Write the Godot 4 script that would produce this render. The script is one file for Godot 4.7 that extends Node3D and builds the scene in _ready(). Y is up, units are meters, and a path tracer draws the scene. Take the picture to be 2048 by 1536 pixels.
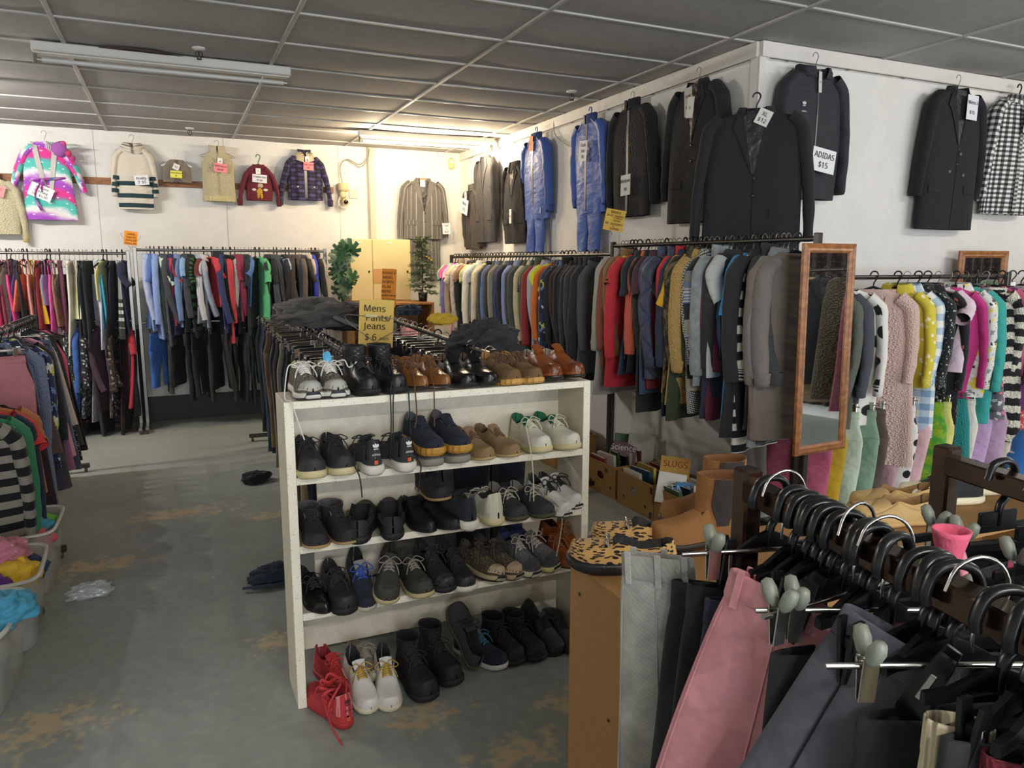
extends Node3D
# A second-hand clothes shop: racks of clothes along white walls, a white shelf of shoes in the middle.

var rng := RandomNumberGenerator.new()
var used := {}
var mats := {}
var pats := {}
var wrinkle: NoiseTexture2D
var grain: NoiseTexture2D
var knit: NoiseTexture2D
var font: SystemFont
var floor_noise: FastNoiseLite


func _ready():
	rng.seed = 11
	view_and_light()
	make_textures()
	build_room()
	build_lights()
	build_wall_clothes()
	build_racks()
	build_shoe_shelf()
	build_front_rack()
	build_props()


func view_and_light():
	var cam := Camera3D.new()
	cam.name = "camera"
	cam.fov = 54.46
	cam.near = 0.05
	cam.far = 60.0
	cam.position = Vector3(0, 1.69, 0)
	cam.rotation_order = EULER_ORDER_YXZ
	cam.rotation_degrees = Vector3(-9.223, -24.374, 0.087)
	add_child(cam)
	cam.current = true
	var env := Environment.new()
	env.background_mode = Environment.BG_COLOR
	env.background_color = Color(0.86, 0.92, 1.0)
	env.background_energy_multiplier = 1.0
	env.tonemap_mode = Environment.TONE_MAPPER_LINEAR
	env.tonemap_exposure = 1.07
	env.sdfgi_enabled = true
	env.ssao_enabled = true
	env.ssil_enabled = true
	var we := WorldEnvironment.new()
	we.name = "surroundings"
	we.environment = env
	add_child(we)
	# daylight entering by the two shop windows in the wall behind the camera
	for w in [[-0.2, 3.4], [4.9, 3.4]]:
		var a := AreaLight3D.new()
		a.name = "window_daylight"
		a.area_size = Vector2(w[1], 1.9)
		a.light_color = Color(0.94, 0.97, 1.0)
		a.light_energy = 15.0
		a.position = Vector3(w[0], 1.55, 4.35)
		a.area_range = 30.0
		a.shadow_enabled = true
		add_child(a)


# ------------------------------------------------------------------ naming
func numbered(n: String) -> String:
	if not used.has(n):
		used[n] = 0
		return n
	used[n] += 1
	return "%s_%03d" % [n, used[n]]


func tag(o: Node3D, label: String, category: String, group := "") -> void:
	o.set_meta("label", label)
	o.set_meta("category", category)
	if group != "":
		o.set_meta("group", group)


func thing(called: String, label: String, category: String, at := Vector3.ZERO, turn := 0.0, group := "") -> Node3D:
	var o := Node3D.new()
	o.name = numbered(called)
	o.position = at
	o.rotation.y = turn
	tag(o, label, category, group)
	add_child(o)
	return o


func put(called: String, g: Geo, m: Material, parent: Node3D = null, at := Vector3.ZERO) -> MeshInstance3D:
	return put_mesh(called, g.mesh(), m, parent, at)


func put_mesh(called: String, me: Mesh, m: Material, parent: Node3D = null, at := Vector3.ZERO) -> MeshInstance3D:
	var o := MeshInstance3D.new()
	o.mesh = me
	o.material_override = m
	o.position = at
	if parent == null:
		o.name = numbered(called)
		add_child(o)
	else:
		o.name = called
		parent.add_child(o, true)
	return o


func struct(called: String, g: Geo, m: Material, parent: Node3D = null, at := Vector3.ZERO) -> MeshInstance3D:
	var o := put(called, g, m, parent, at)
	if parent == null:
		o.set_meta("kind", "structure")
	return o


func rr(a: float, b: float) -> float:
	return rng.randf_range(a, b)


# ------------------------------------------------------------------ geometry
class Geo:
	var p := PackedVector3Array()
	var t := PackedVector2Array()
	var runs := []  # [indices, smooth group]
	var off := Transform3D.IDENTITY

	func grid(rows: Array, closed := false, us := 1.0, vs := 1.0, smooth := true, flip := false) -> void:
		var n: int = rows.size()
		var m: int = rows[0].size()
		var base := p.size()
		var cols := m + 1 if closed else m
		for i in n:
			var row: PackedVector3Array = rows[i]
			var vv := vs * i / float(n - 1)
			for j in cols:
				p.append(off * row[j % m])
				t.append(Vector2(us * j / float(cols - 1), vv))
		var ix := PackedInt32Array()
		for i in n - 1:
			for j in cols - 1:
				var a := base + i * cols + j
				var b := a + 1
				var c := a + cols
				var d := c + 1
				if flip:
					ix.append_array([a, b, d, a, d, c])
				else:
					ix.append_array([a, d, b, a, c, d])
		runs.append([ix, smooth])

	func fan(row: PackedVector3Array, flip := false, smooth := false) -> void:
		var c := Vector3.ZERO
		for q in row:
			c += q
		c /= row.size()
		var base := p.size()
		p.append(off * c)
		t.append(Vector2(0.5, 0.5))
		for q in row:
			p.append(off * q)
			t.append(Vector2(q.x, q.z))
		var ix := PackedInt32Array()
		for j in row.size():
			var a := base + 1 + j
			var b := base + 1 + (j + 1) % row.size()
			if flip:
				ix.append_array([base, b, a])
			else:
				ix.append_array([base, a, b])
		runs.append([ix, smooth])

	func tube(path: PackedVector3Array, rad, seg := 8, caps := true, axis := Vector3.ZERO, rad2 = null) -> void:
		var n := path.size()
		var rows := []
		var ref := axis
		for i in n:
			var d: Vector3 = (path[mini(i + 1, n - 1)] - path[maxi(i - 1, 0)]).normalized()
			if d.length() < 0.5:
				d = Vector3.UP
			if i == 0 and axis == Vector3.ZERO:
				ref = Vector3.UP if absf(d.y) < 0.9 else Vector3.RIGHT
			var n1: Vector3 = (ref - d * ref.dot(d)).normalized()
			if n1.length() < 0.5:
				n1 = d.cross(Vector3.FORWARD).normalized()
			if axis == Vector3.ZERO:
				ref = n1
			var n2 := d.cross(n1)
			var r1: float = rad if not rad is PackedFloat32Array else rad[i]
			var r2: float = r1 if rad2 == null else (rad2 if not rad2 is PackedFloat32Array else rad2[i])
			var row := PackedVector3Array()
			for j in seg:
				var a := TAU * j / seg
				row.append(path[i] + n1 * cos(a) * r1 + n2 * sin(a) * r2)
			rows.append(row)
		grid(rows, true, TAU * 0.03, 0.5)
		if caps:
			fan(rows[0], true)
			fan(rows[n - 1])

	func lathe(prof: PackedVector2Array, seg := 16, c := Vector3.ZERO, smooth := true) -> void:
		var rows := []
		for q in prof:
			var row := PackedVector3Array()
			for j in seg:
				var a := TAU * j / seg
				row.append(c + Vector3(cos(a) * q.x, q.y, sin(a) * q.x))
			rows.append(row)
		grid(rows, true, 1, 1, smooth, true)

	func box(c: Vector3, s: Vector3, bevel := 0.002) -> void:
		var h := s * 0.5
		var b := minf(bevel, minf(h.x, minf(h.y, h.z)) * 0.6)
		var k := {}
		var base := p.size()
		for sx in [-1, 1]:
			for sy in [-1, 1]:
				for sz in [-1, 1]:
					for ax in 3:
						var q := Vector3(sx * (h.x - b), sy * (h.y - b), sz * (h.z - b))
						if ax == 0: q.x = sx * h.x
						elif ax == 1: q.y = sy * h.y
						else: q.z = sz * h.z
						k[[sx, sy, sz, ax]] = p.size()
						p.append(off * (c + q))
						if ax == 0: t.append(Vector2(q.z, q.y))
						elif ax == 1: t.append(Vector2(q.x, q.z))
						else: t.append(Vector2(q.x, q.y))
		var ix := PackedInt32Array()
		var faces := []
		for s1 in [-1, 1]:
			faces.append([[s1, -1, -1, 0], [s1, 1, -1, 0], [s1, 1, 1, 0], [s1, -1, 1, 0], Vector3(s1, 0, 0)])
			faces.append([[-1, s1, -1, 1], [1, s1, -1, 1], [1, s1, 1, 1], [-1, s1, 1, 1], Vector3(0, s1, 0)])
			faces.append([[-1, -1, s1, 2], [1, -1, s1, 2], [1, 1, s1, 2], [-1, 1, s1, 2], Vector3(0, 0, s1)])
			for s2 in [-1, 1]:
				faces.append([[s1, s2, -1, 0], [s1, s2, -1, 1], [s1, s2, 1, 1], [s1, s2, 1, 0], Vector3(s1, s2, 0)])
				faces.append([[s1, -1, s2, 0], [s1, -1, s2, 2], [s1, 1, s2, 2], [s1, 1, s2, 0], Vector3(s1, 0, s2)])
				faces.append([[-1, s1, s2, 1], [-1, s1, s2, 2], [1, s1, s2, 2], [1, s1, s2, 1], Vector3(0, s1, s2)])
				for s3 in [-1, 1]:
					faces.append([[s1, s2, s3, 0], [s1, s2, s3, 1], [s1, s2, s3, 2], [s1, s2, s3, 2], Vector3(s1, s2, s3)])
		for f in faces:
			var q: Array = [k[f[0]], k[f[1]], k[f[2]], k[f[3]]]
			var nn: Vector3 = (p[q[1]] - p[q[0]]).cross(p[q[2]] - p[q[0]])
			if nn.dot(off.basis * f[4]) > 0:
				q.reverse()
			if q[0] != q[1]:
				ix.append_array([q[0], q[1], q[2]])
			if q[2] != q[3] and q[0] != q[3]:
				ix.append_array([q[0], q[2], q[3]])
		runs.append([ix, false])

	func sheet(poly: PackedVector2Array, depth: float) -> void:
		# a polygon in x, y given thickness along z, centred on z = 0
		var tri := Geometry2D.triangulate_polygon(poly)
		var n := poly.size()
		for s in [1, -1]:
			var base := p.size()
			for q in poly:
				p.append(off * Vector3(q.x, q.y, s * depth * 0.5))
				t.append(q)
			var ix := PackedInt32Array()
			for i in range(0, tri.size(), 3):
				if (s > 0) == (Geometry2D.is_polygon_clockwise(poly)):
					ix.append_array([base + tri[i], base + tri[i + 2], base + tri[i + 1]])
				else:
					ix.append_array([base + tri[i], base + tri[i + 1], base + tri[i + 2]])
			runs.append([ix, false])
		var a := PackedVector3Array()
		var b := PackedVector3Array()
		for q in poly:
			a.append(Vector3(q.x, q.y, depth * 0.5))
			b.append(Vector3(q.x, q.y, -depth * 0.5))
		grid([a, b], true, 1, 1, false)

	func mesh() -> ArrayMesh:
		var st := SurfaceTool.new()
		st.begin(Mesh.PRIMITIVE_TRIANGLES)
		for r in runs:
			st.set_smooth_group(0 if r[1] else -1)
			for i in r[0]:
				st.set_uv(t[i])
				st.add_vertex(p[i])
		st.generate_normals()
		st.index()
		return st.commit()


func pv(a: Array) -> PackedVector3Array:
	return PackedVector3Array(a)


# a smooth path through the given points
func curve(a: Array, n := 4) -> PackedVector3Array:
	var out := PackedVector3Array()
	for i in a.size() - 1:
		var p0: Vector3 = a[maxi(i - 1, 0)]
		var p3: Vector3 = a[mini(i + 2, a.size() - 1)]
		for k in n:
			out.append(a[i].cubic_interpolate(a[i + 1], p0, p3, k / float(n)))
	out.append(a[a.size() - 1])
	return out


# ------------------------------------------------------------------ materials
func noise_tex(freq: float, bumpy: float, size := 256, kind := FastNoiseLite.TYPE_SIMPLEX_SMOOTH, oct := 4, sd := 1) -> NoiseTexture2D:
	var f := FastNoiseLite.new()
	f.noise_type = kind
	f.frequency = freq
	f.fractal_octaves = oct
	f.seed = sd
	var t := NoiseTexture2D.new()
	t.width = size
	t.height = size
	t.seamless = true
	t.noise = f
	if bumpy > 0:
		t.as_normal_map = true
		t.bump_strength = bumpy
	return t


func mat(key: String, col: Color, rough := 0.6, metal := 0.0) -> StandardMaterial3D:
	if mats.has(key):
		return mats[key]
	var m := StandardMaterial3D.new()
	m.resource_name = key
	m.albedo_color = col
	m.roughness = rough
	m.metallic = metal
	m.cull_mode = BaseMaterial3D.CULL_DISABLED
	mats[key] = m
	return m


# cloth of one colour or with a printed pattern; sc is how often the pattern repeats in a metre
func cloth(hex: String, pattern := "", shine := 0.0) -> StandardMaterial3D:
	var key := "cloth %s %s %s" % [hex, pattern, shine]
	if mats.has(key):
		return mats[key]
	var col := Color(hex)
	var m := mat(key, Color(col.r * 0.92 + 0.045, col.g * 0.92 + 0.045, col.b * 0.92 + 0.047), 0.92 - shine)
	var sc := 3.0
	if pattern != "":
		m.albedo_texture = pats[pattern][0]
		sc = pats[pattern][1]
		if pats[pattern][2] != null:
			m.normal_enabled = true
			m.normal_texture = pats[pattern][2]
			m.normal_scale = 1.0
	if not m.normal_enabled:
		m.normal_enabled = true
		m.normal_texture = wrinkle
		m.normal_scale = 0.55
		if pattern != "":
			m.normal_scale = 0.3
	m.uv1_scale = Vector3(sc, sc, 1)
	m.rim_enabled = true
	m.rim = 0.25
	m.rim_tint = 0.5
	return m


func leather(hex: String, rough := 0.4) -> StandardMaterial3D:
	var key := "leather %s %s" % [hex, rough]
	if mats.has(key):
		return mats[key]
	var m := mat(key, Color(hex), rough)
	m.normal_enabled = true
	m.normal_texture = grain
	m.normal_scale = 0.25
	m.uv1_scale = Vector3(6, 6, 1)
	return m


func paint(key: String, hex: String, rough: float, dirt: float, sc := 0.5) -> StandardMaterial3D:
	var m := mat(key, Color(hex), rough)
	m.albedo_texture = pats["dirt"][0]
	m.uv1_triplanar = true
	m.uv1_world_triplanar = true
	m.uv1_scale = Vector3(sc, sc, sc)
	return m


func picture(n: int, f: Callable, mips := false) -> ImageTexture:
	var im := Image.create(n, n, false, Image.FORMAT_RGB8)
	for y in n:
		for x in n:
			im.set_pixel(x, y, f.call(x / float(n), y / float(n)))
	return ImageTexture.create_from_image(im)


# scattered round motifs that wrap round the edges of the picture
func motifs(n: int, ground: Color, count: int, sd: int, draw: Callable) -> ImageTexture:
	var im := Image.create(n, n, false, Image.FORMAT_RGB8)
	im.fill(ground)
	var r := RandomNumberGenerator.new()
	r.seed = sd
	for i in count:
		draw.call(im, r)
	return ImageTexture.create_from_image(im)


func blob(im: Image, cx: float, cy: float, rad: float, c: Color, petals := 0, turn := 0.0, squash := 1.0) -> void:
	var n := im.get_width()
	var ri := int(ceil(rad * 1.3))
	for y in range(-ri, ri + 1):
		for x in range(-ri, ri + 1):
			var a := atan2(y, x) - turn
			var q := Vector2(x, y).rotated(-turn)
			q.y /= squash
			var lim := rad
			if petals > 0:
				lim = rad * (0.45 + 0.55 * absf(cos(a * petals * 0.5)))
			if q.length() < lim:
				im.set_pixel(posmod(int(cx) + x, n), posmod(int(cy) + y, n), c)


func make_textures():
	font = SystemFont.new()
	font.font_names = ["Droid Sans"]
	wrinkle = noise_tex(0.012, 9.0, 256, FastNoiseLite.TYPE_SIMPLEX_SMOOTH, 4)
	grain = noise_tex(0.06, 5.0, 256, FastNoiseLite.TYPE_CELLULAR, 2)
	knit = noise_tex(0.09, 12.0, 256, FastNoiseLite.TYPE_CELLULAR, 1, 3)
	var fn := FastNoiseLite.new()
	fn.seed = 5
	fn.frequency = 1.0
	var wrap := func(u: float, v: float, f: float) -> float:
		return fn.get_noise_3d(cos(u * TAU) * f, sin(u * TAU) * f + cos(v * TAU) * f * 0.7, sin(v * TAU) * f)
	pats["dirt"] = [picture(256, func(u, v):
		var a: float = wrap.call(u, v, 1.2) * 0.022 + wrap.call(u, v, 5.0) * 0.016
		return Color(0.96 + a, 0.955 + a, 0.945 + a)), 1.0, null]
	pats["heather"] = [picture(128, func(u, v):
		var a: float = 0.86 + 0.14 * fn.get_noise_2d(u * 90, v * 30)
		return Color(a, a, a)), 6.0, null]
	pats["tweed"] = [picture(128, func(u, v):
		var a: float = 0.7 + 0.5 * fn.get_noise_2d(u * 200, v * 200)
		return Color(a, a, a)), 8.0, knit]
	pats["denim"] = [picture(128, func(u, v):
		var a: float = 0.82 + 0.035 * sin((u + v) * TAU * 32) + 0.16 * wrap.call(u, v, 0.9)
		return Color(a, a, a)), 4.0, null]
	pats["pinstripe"] = [picture(128, func(u, v):
		var a := 1.6 if fposmod(u * 8, 1.0) < 0.09 else 1.0
		return Color(a * 0.6, a * 0.6, a * 0.6)), 4.0, null]
	pats["shirtstripe"] = [picture(64, func(u, v):
		var a := 0.8 if fposmod(u * 8, 1.0) < 0.35 else 1.0
		return Color(a, a, a)), 8.0, null]
	pats["bands"] = [picture(64, func(u, v):
		return Color("e9e6da") if fposmod(v * 2, 1.0) < 0.5 else Color("16161c")), 7.0, null]
	pats["fatbands"] = [picture(64, func(u, v):
		var w := 0.03 * sin(u * TAU * 5)
		return Color("ebe5d2") if fposmod(v * 2 + w, 1.0) < 0.48 else Color("17171d")), 5.6, knit]
	pats["rugby"] = [picture(128, func(u, v):
		var k := fposmod(v * 6, 6.0)
		if k < 1: return Color("1b1c22")
		if k < 2: return Color("8b8c86") if fposmod(v * 60, 1.0) < 0.75 else Color("5d76b4")
		if k < 3: return Color("d6d2c0") if fposmod(v * 30, 1.0) < 0.5 else Color("5f7ab6")
		if k < 4: return Color("23242b")
		if k < 5: return Color("a9a48f")
		return Color("c9cdd6") if fposmod(v * 36, 1.0) < 0.5 else Color("54699c")), 2.3, null]
	pats["skirtbands"] = [picture(256, func(u, v):
		var c := Color("9d9b98") if v < 0.44 else Color("2c3229")
		for b in [0.46, 0.49, 0.53]:
			if absf(v - b) < 0.008: c = Color("2a2a2c")
		for b in [0.51, 0.6, 0.69]:
			if absf(v - b) < 0.022: c = Color("c9c5bd")
		if absf(v - 0.8) < 0.008: c = Color("8f8f86")
		if absf(u * 9 - round(u * 9)) < 0.08: c = c.darkened(0.25)
		return c), 1.25, null]
	pats["gingham"] = [picture(64, func(u, v):
		var a := (1 if fposmod(u * 2, 1.0) < 0.5 else 0) + (1 if fposmod(v * 2, 1.0) < 0.5 else 0)
		return [Color("17181d"), Color("6c6c6c"), Color("e6e3dc")][a]), 17.0, null]
	pats["houndstooth"] = [picture(64, func(u, v):
		var a := (1 if fposmod(u * 4 + v * 2, 1.0) < 0.5 else 0) + (1 if fposmod(v * 4 - u * 2, 1.0) < 0.5 else 0)
		return Color("e4e2dc") if a == 1 else Color("141418")), 14.0, null]
	pats["bluecheck"] = [picture(64, func(u, v):
		var a := (1 if fposmod(u * 2, 1.0) < 0.5 else 0) + (1 if fposmod(v * 2, 1.0) < 0.5 else 0)
		return [Color("7e9cbc"), Color("b6c8d8"), Color("eeece2")][a]), 6.5, null]
	pats["plaid"] = [picture(128, func(u, v):
		var a := absf(sin(u * TAU * 2))
		var b := absf(sin(v * TAU * 2))
		var c := Color("14131c").lerp(Color("5a4d84"), 0.5 * smoothstep(0.3, 0.8, a) + 0.5 * smoothstep(0.3, 0.8, b))
		return c.darkened(0.35 * fposmod(floor(u * 4) + floor(v * 4), 2.0))), 6.0, knit]
	pats["darkplaid"] = [picture(64, func(u, v):
		var c := Color("202430")
		if fposmod(u * 3, 1.0) < 0.4: c = c.lerp(Color("4c5d70"), 0.5)
		if fposmod(v * 3, 1.0) < 0.4: c = c.lerp(Color("35405a"), 0.5)
		return c), 7.0, null]
	var flower := func(cols: Array, lo: float, hi: float):
		return func(im, r):
			blob(im, r.randf() * 128, r.randf() * 128, r.randf_range(lo, hi), Color(cols[r.randi() % cols.size()]), r.randi_range(4, 6), r.randf() * TAU, r.randf_range(0.6, 1.0))
	pats["floraldark"] = [motifs(128, Color("15151b"), 34, 2, flower.call(["d8d4c6", "8a8f9c", "5a6480", "b09a94"], 4, 9)), 5.0, null]
	pats["floralblue"] = [motifs(128, Color("2b3658"), 40, 3, flower.call(["e7e5da", "cfd25e", "7e90c4", "1b2036"], 6, 15)), 4.0, null]
	pats["floralbrown"] = [motifs(128, Color("3a302c"), 60, 4, flower.call(["8c7a6c", "5d4e46", "b3a090", "1d1a1a"], 4, 9)), 5.0, null]
	pats["floralwhite"] = [motifs(128, Color("22232a"), 70, 5, flower.call(["dedad0", "a9a7a2", "74747c", "101014"], 4, 9)), 6.0, null]
	pats["budsblack"] = [motifs(128, Color("131317"), 11, 6, flower.call(["d58f8c", "b9605f", "8a9a70"], 4, 8)), 4.0, null]
	pats["leafblack"] = [motifs(128, Color("15171a"), 60, 7, flower.call(["b9c4b8", "6f8478", "3c4a44"], 3, 6)), 7.0, null]
	pats["hibiscus"] = [motifs(128, Color("2668b4"), 24, 8, flower.call(["e8e4d8", "d84a34", "e9b23e", "1d4f2f", "88b6e0"], 7, 16)), 2.6, null]
	pats["comic"] = [motifs(128, Color("dcdad4"), 46, 9, flower.call(["2a2a30", "8d8d92", "f4f2ea", "f0d443", "50505a"], 5, 12)), 5.0, null]
	pats["pinkprint"] = [motifs(128, Color("6d6c74"), 40, 10, flower.call(["ef6f8a", "d8d6d4", "f4f2ea", "44444c"], 5, 11)), 6.0, null]
	pats["minttoile"] = [motifs(128, Color("b6d6bc"), 26, 12, flower.call(["dfe4cf", "86a890", "c9a85c", "e9eee4"], 4, 9)), 5.0, null]
	pats["penguin"] = [motifs(128, Color("6b2b66"), 9, 13, func(im, r):
		var x: float = r.randf() * 128
		var y: float = r.randf() * 128
		blob(im, x, y, 8, Color("15121a"), 0, 0, 1.4)
		blob(im, x + 1, y + 2, 4, Color("efece8"), 0, 0, 1.5)), 5.0, null]
	pats["stars"] = [motifs(128, Color("33191f"), 26, 14, flower.call(["d9cfca", "b8a6a4"], 2, 7)), 4.5, null]
	pats["dotsred"] = [motifs(128, Color("d8484c"), 40, 15, func(im, r): blob(im, r.randf() * 128, r.randf() * 128, r.randf_range(2, 6), Color("f3dcd6"))), 5.0, null]
	pats["dotsyellow"] = [motifs(128, Color("d9c53e"), 18, 16, func(im, r): blob(im, r.randf() * 128, r.randf() * 128, r.randf_range(4, 6), Color("f1ebc8"))), 5.0, null]
	pats["dotspink"] = [motifs(128, Color("dc93a8"), 20, 17, func(im, r): blob(im, r.randf() * 128, r.randf() * 128, r.randf_range(2, 4), Color("f3e4e4"))), 6.0, null]
	pats["cow"] = [motifs(128, Color("e9e5dc"), 5, 21, func(im, r):
		var x: float = r.randf() * 128
		var y: float = r.randf() * 128
		for k in 4:
			blob(im, x + r.randf_range(-8, 8), y + r.randf_range(-5, 5), r.randf_range(6, 11), Color("17161a"))), 2.6, null]
	pats["leopard"] = [motifs(128, Color("c79c5c"), 70, 22, func(im, r):
		var x: float = r.randf() * 128
		var y: float = r.randf() * 128
		blob(im, x, y, r.randf_range(5, 7.5), Color("1d1714"), 0, r.randf() * TAU, 0.65)
		if r.randf() < 0.25:
			blob(im, x, y, 2.0, Color("8a5a30"))), 7.5, null]
	pats["leopardbrown"] = [motifs(128, Color("7a4a36"), 60, 23, func(im, r): blob(im, r.randf() * 128, r.randf() * 128, r.randf_range(5, 9), Color("1e1512"), 0, r.randf() * TAU, 0.7)), 5.0, null]
	pats["camo"] = [picture(128, func(u, v):
		var a: float = wrap.call(u, v, 1.0) + 0.6 * wrap.call(u, v, 2.4)
		return Color("2b2a20") if a < -0.15 else (Color("55513e") if a < 0.12 else Color("8b8570"))), 3.0, null]
	pats["tinsel"] = [picture(128, func(u, v):
		var a: float = 0.35 + 0.65 * absf(fn.get_noise_2d(u * 60, v * 14)) * 1.6
		return Color(a, a * 0.95, a * 0.85)), 4.0, knit]
	pats["galaxy"] = [picture(256, func(u, v):
		var k := fposmod(v * 2.0 + 0.35 * sin(u * TAU) + 0.12 * wrap.call(u, v, 1.0), 1.0)
		var c := Color("58c0b4").lerp(Color("e9e4e2"), smoothstep(0.1, 0.28, k)) if k < 0.3 else Color("e9e4e2").lerp(Color("a54fc0"), smoothstep(0.3, 0.5, k)) if k < 0.55 else Color("a54fc0").lerp(Color("e23d92"), smoothstep(0.55, 0.75, k)) if k < 0.85 else Color("e23d92").lerp(Color("58c0b4"), smoothstep(0.85, 1.0, k))
		var q := Vector2(fposmod(u * 13 + 3 * sin(floor(v * 13)), 1.0), fposmod(v * 13, 1.0)) - Vector2(0.5, 0.5)
		if q.length() < 0.1: c = Color("f6f2f4")
		return c), 1.5, null]
	pats["tiedye"] = [picture(64, func(u, v):
		var a: float = wrap.call(u, v, 0.8)
		return Color("5fc8b4").lerp(Color("b5e07a"), smoothstep(-0.2, 0.4, a))), 4.0, null]
	pats["quilt"] = [picture(32, func(u, v): return Color(1, 1, 1)), 7.0, ridges("quilt")]
	pats["cable"] = [picture(32, func(u, v): return Color(1, 1, 1)), 9.0, ridges("cable")]
	pats["cord"] = [picture(32, func(u, v): return Color(1, 1, 1)), 9.0, ridges("cord")]
	pats["rib"] = [picture(32, func(u, v): return Color(1, 1, 1)), 9.0, ridges("rib")]
	pats["fleece"] = [picture(32, func(u, v): return Color(1, 1, 1)), 7.0, knit]
	pats["speck"] = [motifs(256, Color(1, 1, 1), 230, 31, func(im, r): blob(im, r.randf() * 256, r.randf() * 256, r.randf_range(0.6, 2.2), Color(0.42, 0.38, 0.33).lerp(Color(1, 1, 1), r.randf() * 0.5), 0, r.randf() * TAU, 0.5)), 5.0, null]
	pats["wood"] = [picture(256, func(u, v):
		var a: float = 0.82 + 0.2 * sin(v * 60 + 4 * wrap.call(u, v, 0.6) * 3) * 0.5 + 0.1 * fn.get_noise_2d(u * 12, v * 160)
		return Color(a, a * 0.97, a * 0.93)), 2.0, null]
	pats["board"] = [picture(256, func(u, v):
		var a: float = 0.94 + 0.07 * fn.get_noise_2d(u * 300, v * 300) + 0.05 * wrap.call(u, v, 2.0)
		return Color(a, a, a)), 1.5, null]
	pats["floor"] = [picture(768, floor_colour), 1.0, null]
	pats["tile"] = [picture(128, func(u, v):
		var a: float = 0.95 + 0.05 * fn.get_noise_2d(u * 120, v * 120) + 0.04 * fn.get_noise_2d(u * 6, v * 6)
		return Color(a, a, a)), 1.6, null]


func ridges(kind: String) -> ImageTexture:
	var n := 128
	var im := Image.create(n, n, false, Image.FORMAT_RGB8)
	for y in n:
		for x in n:
			var u := x / float(n)
			var v := y / float(n)
			var h := 0.5
			if kind == "quilt":
				var a := absf(fposmod(u + v, 1.0) - 0.5) * 2
				var b := absf(fposmod(u - v, 1.0) - 0.5) * 2
				h = 1.0 - pow(maxf(a, b), 8.0)
			elif kind == "cable":
				var a := fposmod(u * 2, 1.0)
				h = 0.5 + 0.5 * sin(a * PI) * (0.6 + 0.4 * sin(v * TAU * 3 + (1 if fposmod(u * 2, 2.0) < 1 else -1) * a * 5))
			elif kind == "cord":
				h = 0.5 + 0.5 * sin(u * TAU * 10)
			else:
				h = 0.5 + 0.5 * sin(v * TAU * 8)
			im.set_pixel(x, y, Color(h, h, h))
	im.bump_map_to_normal_map(5.0)
	return ImageTexture.create_from_image(im)


# painted concrete: grey-green paint with worn patches where the bare screed shows
func floor_colour(u: float, v: float) -> Color:
	if floor_noise == null:
		floor_noise = FastNoiseLite.new()
		floor_noise.seed = 3
		floor_noise.frequency = 1.0
	var fn := floor_noise
	var x := u * 12.0 - 3.0
	var z := v * 12.0 - 9.0
	var c := Color("979d96")
	var broad := fn.get_noise_2d(x * 0.7, z * 0.7)
	c = c.lerp(Color("82857e"), clampf(0.4 + broad, 0, 1) * 0.6)
	var fine := fn.get_noise_2d(x * 14, z * 14)
	c = c.darkened(0.07 * (fine + 0.3))
	var worn := 0.0
	for s in [[-0.05, -5.4, 0.8, 0.28], [-0.5, -4.6, 0.6, 0.25], [0.55, -5.1, 0.5, 0.2], [-0.55, -3.0, 0.5, 0.3], [1.35, -2.35, 0.42, 0.2], [1.0, -2.15, 0.4, 0.2], [0.45, -2.05, 0.45, 0.22], [0.75, -2.5, 0.3, 0.2], [0.2, -1.9, 0.5, 0.2], [0.3, -3.3, 0.25, 0.2], [2.2, -4.3, 0.2, 0.15]]:
		var d := Vector2((x - s[0]) / s[2], (z - s[1]) / s[3]).length()
		worn = maxf(worn, 1.0 - d)
	var edge := fn.get_noise_2d(x * 9, z * 9) * 0.55 + fn.get_noise_2d(x * 33, z * 33) * 0.45
	if worn + edge * 1.1 > 0.62:
		c = c.lerp(Color("c4ad88"), clampf((worn + edge * 1.1 - 0.62) * 5, 0, 0.85))
	if fn.get_noise_2d(x * 40 + 50, z * 40) > 0.72:
		c = c.lerp(Color("e0dccc"), 0.6)
	if fn.get_noise_2d(x * 24 + 90, z * 24 + 7) > 0.74:
		c = c.darkened(0.45)
	return c


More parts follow.
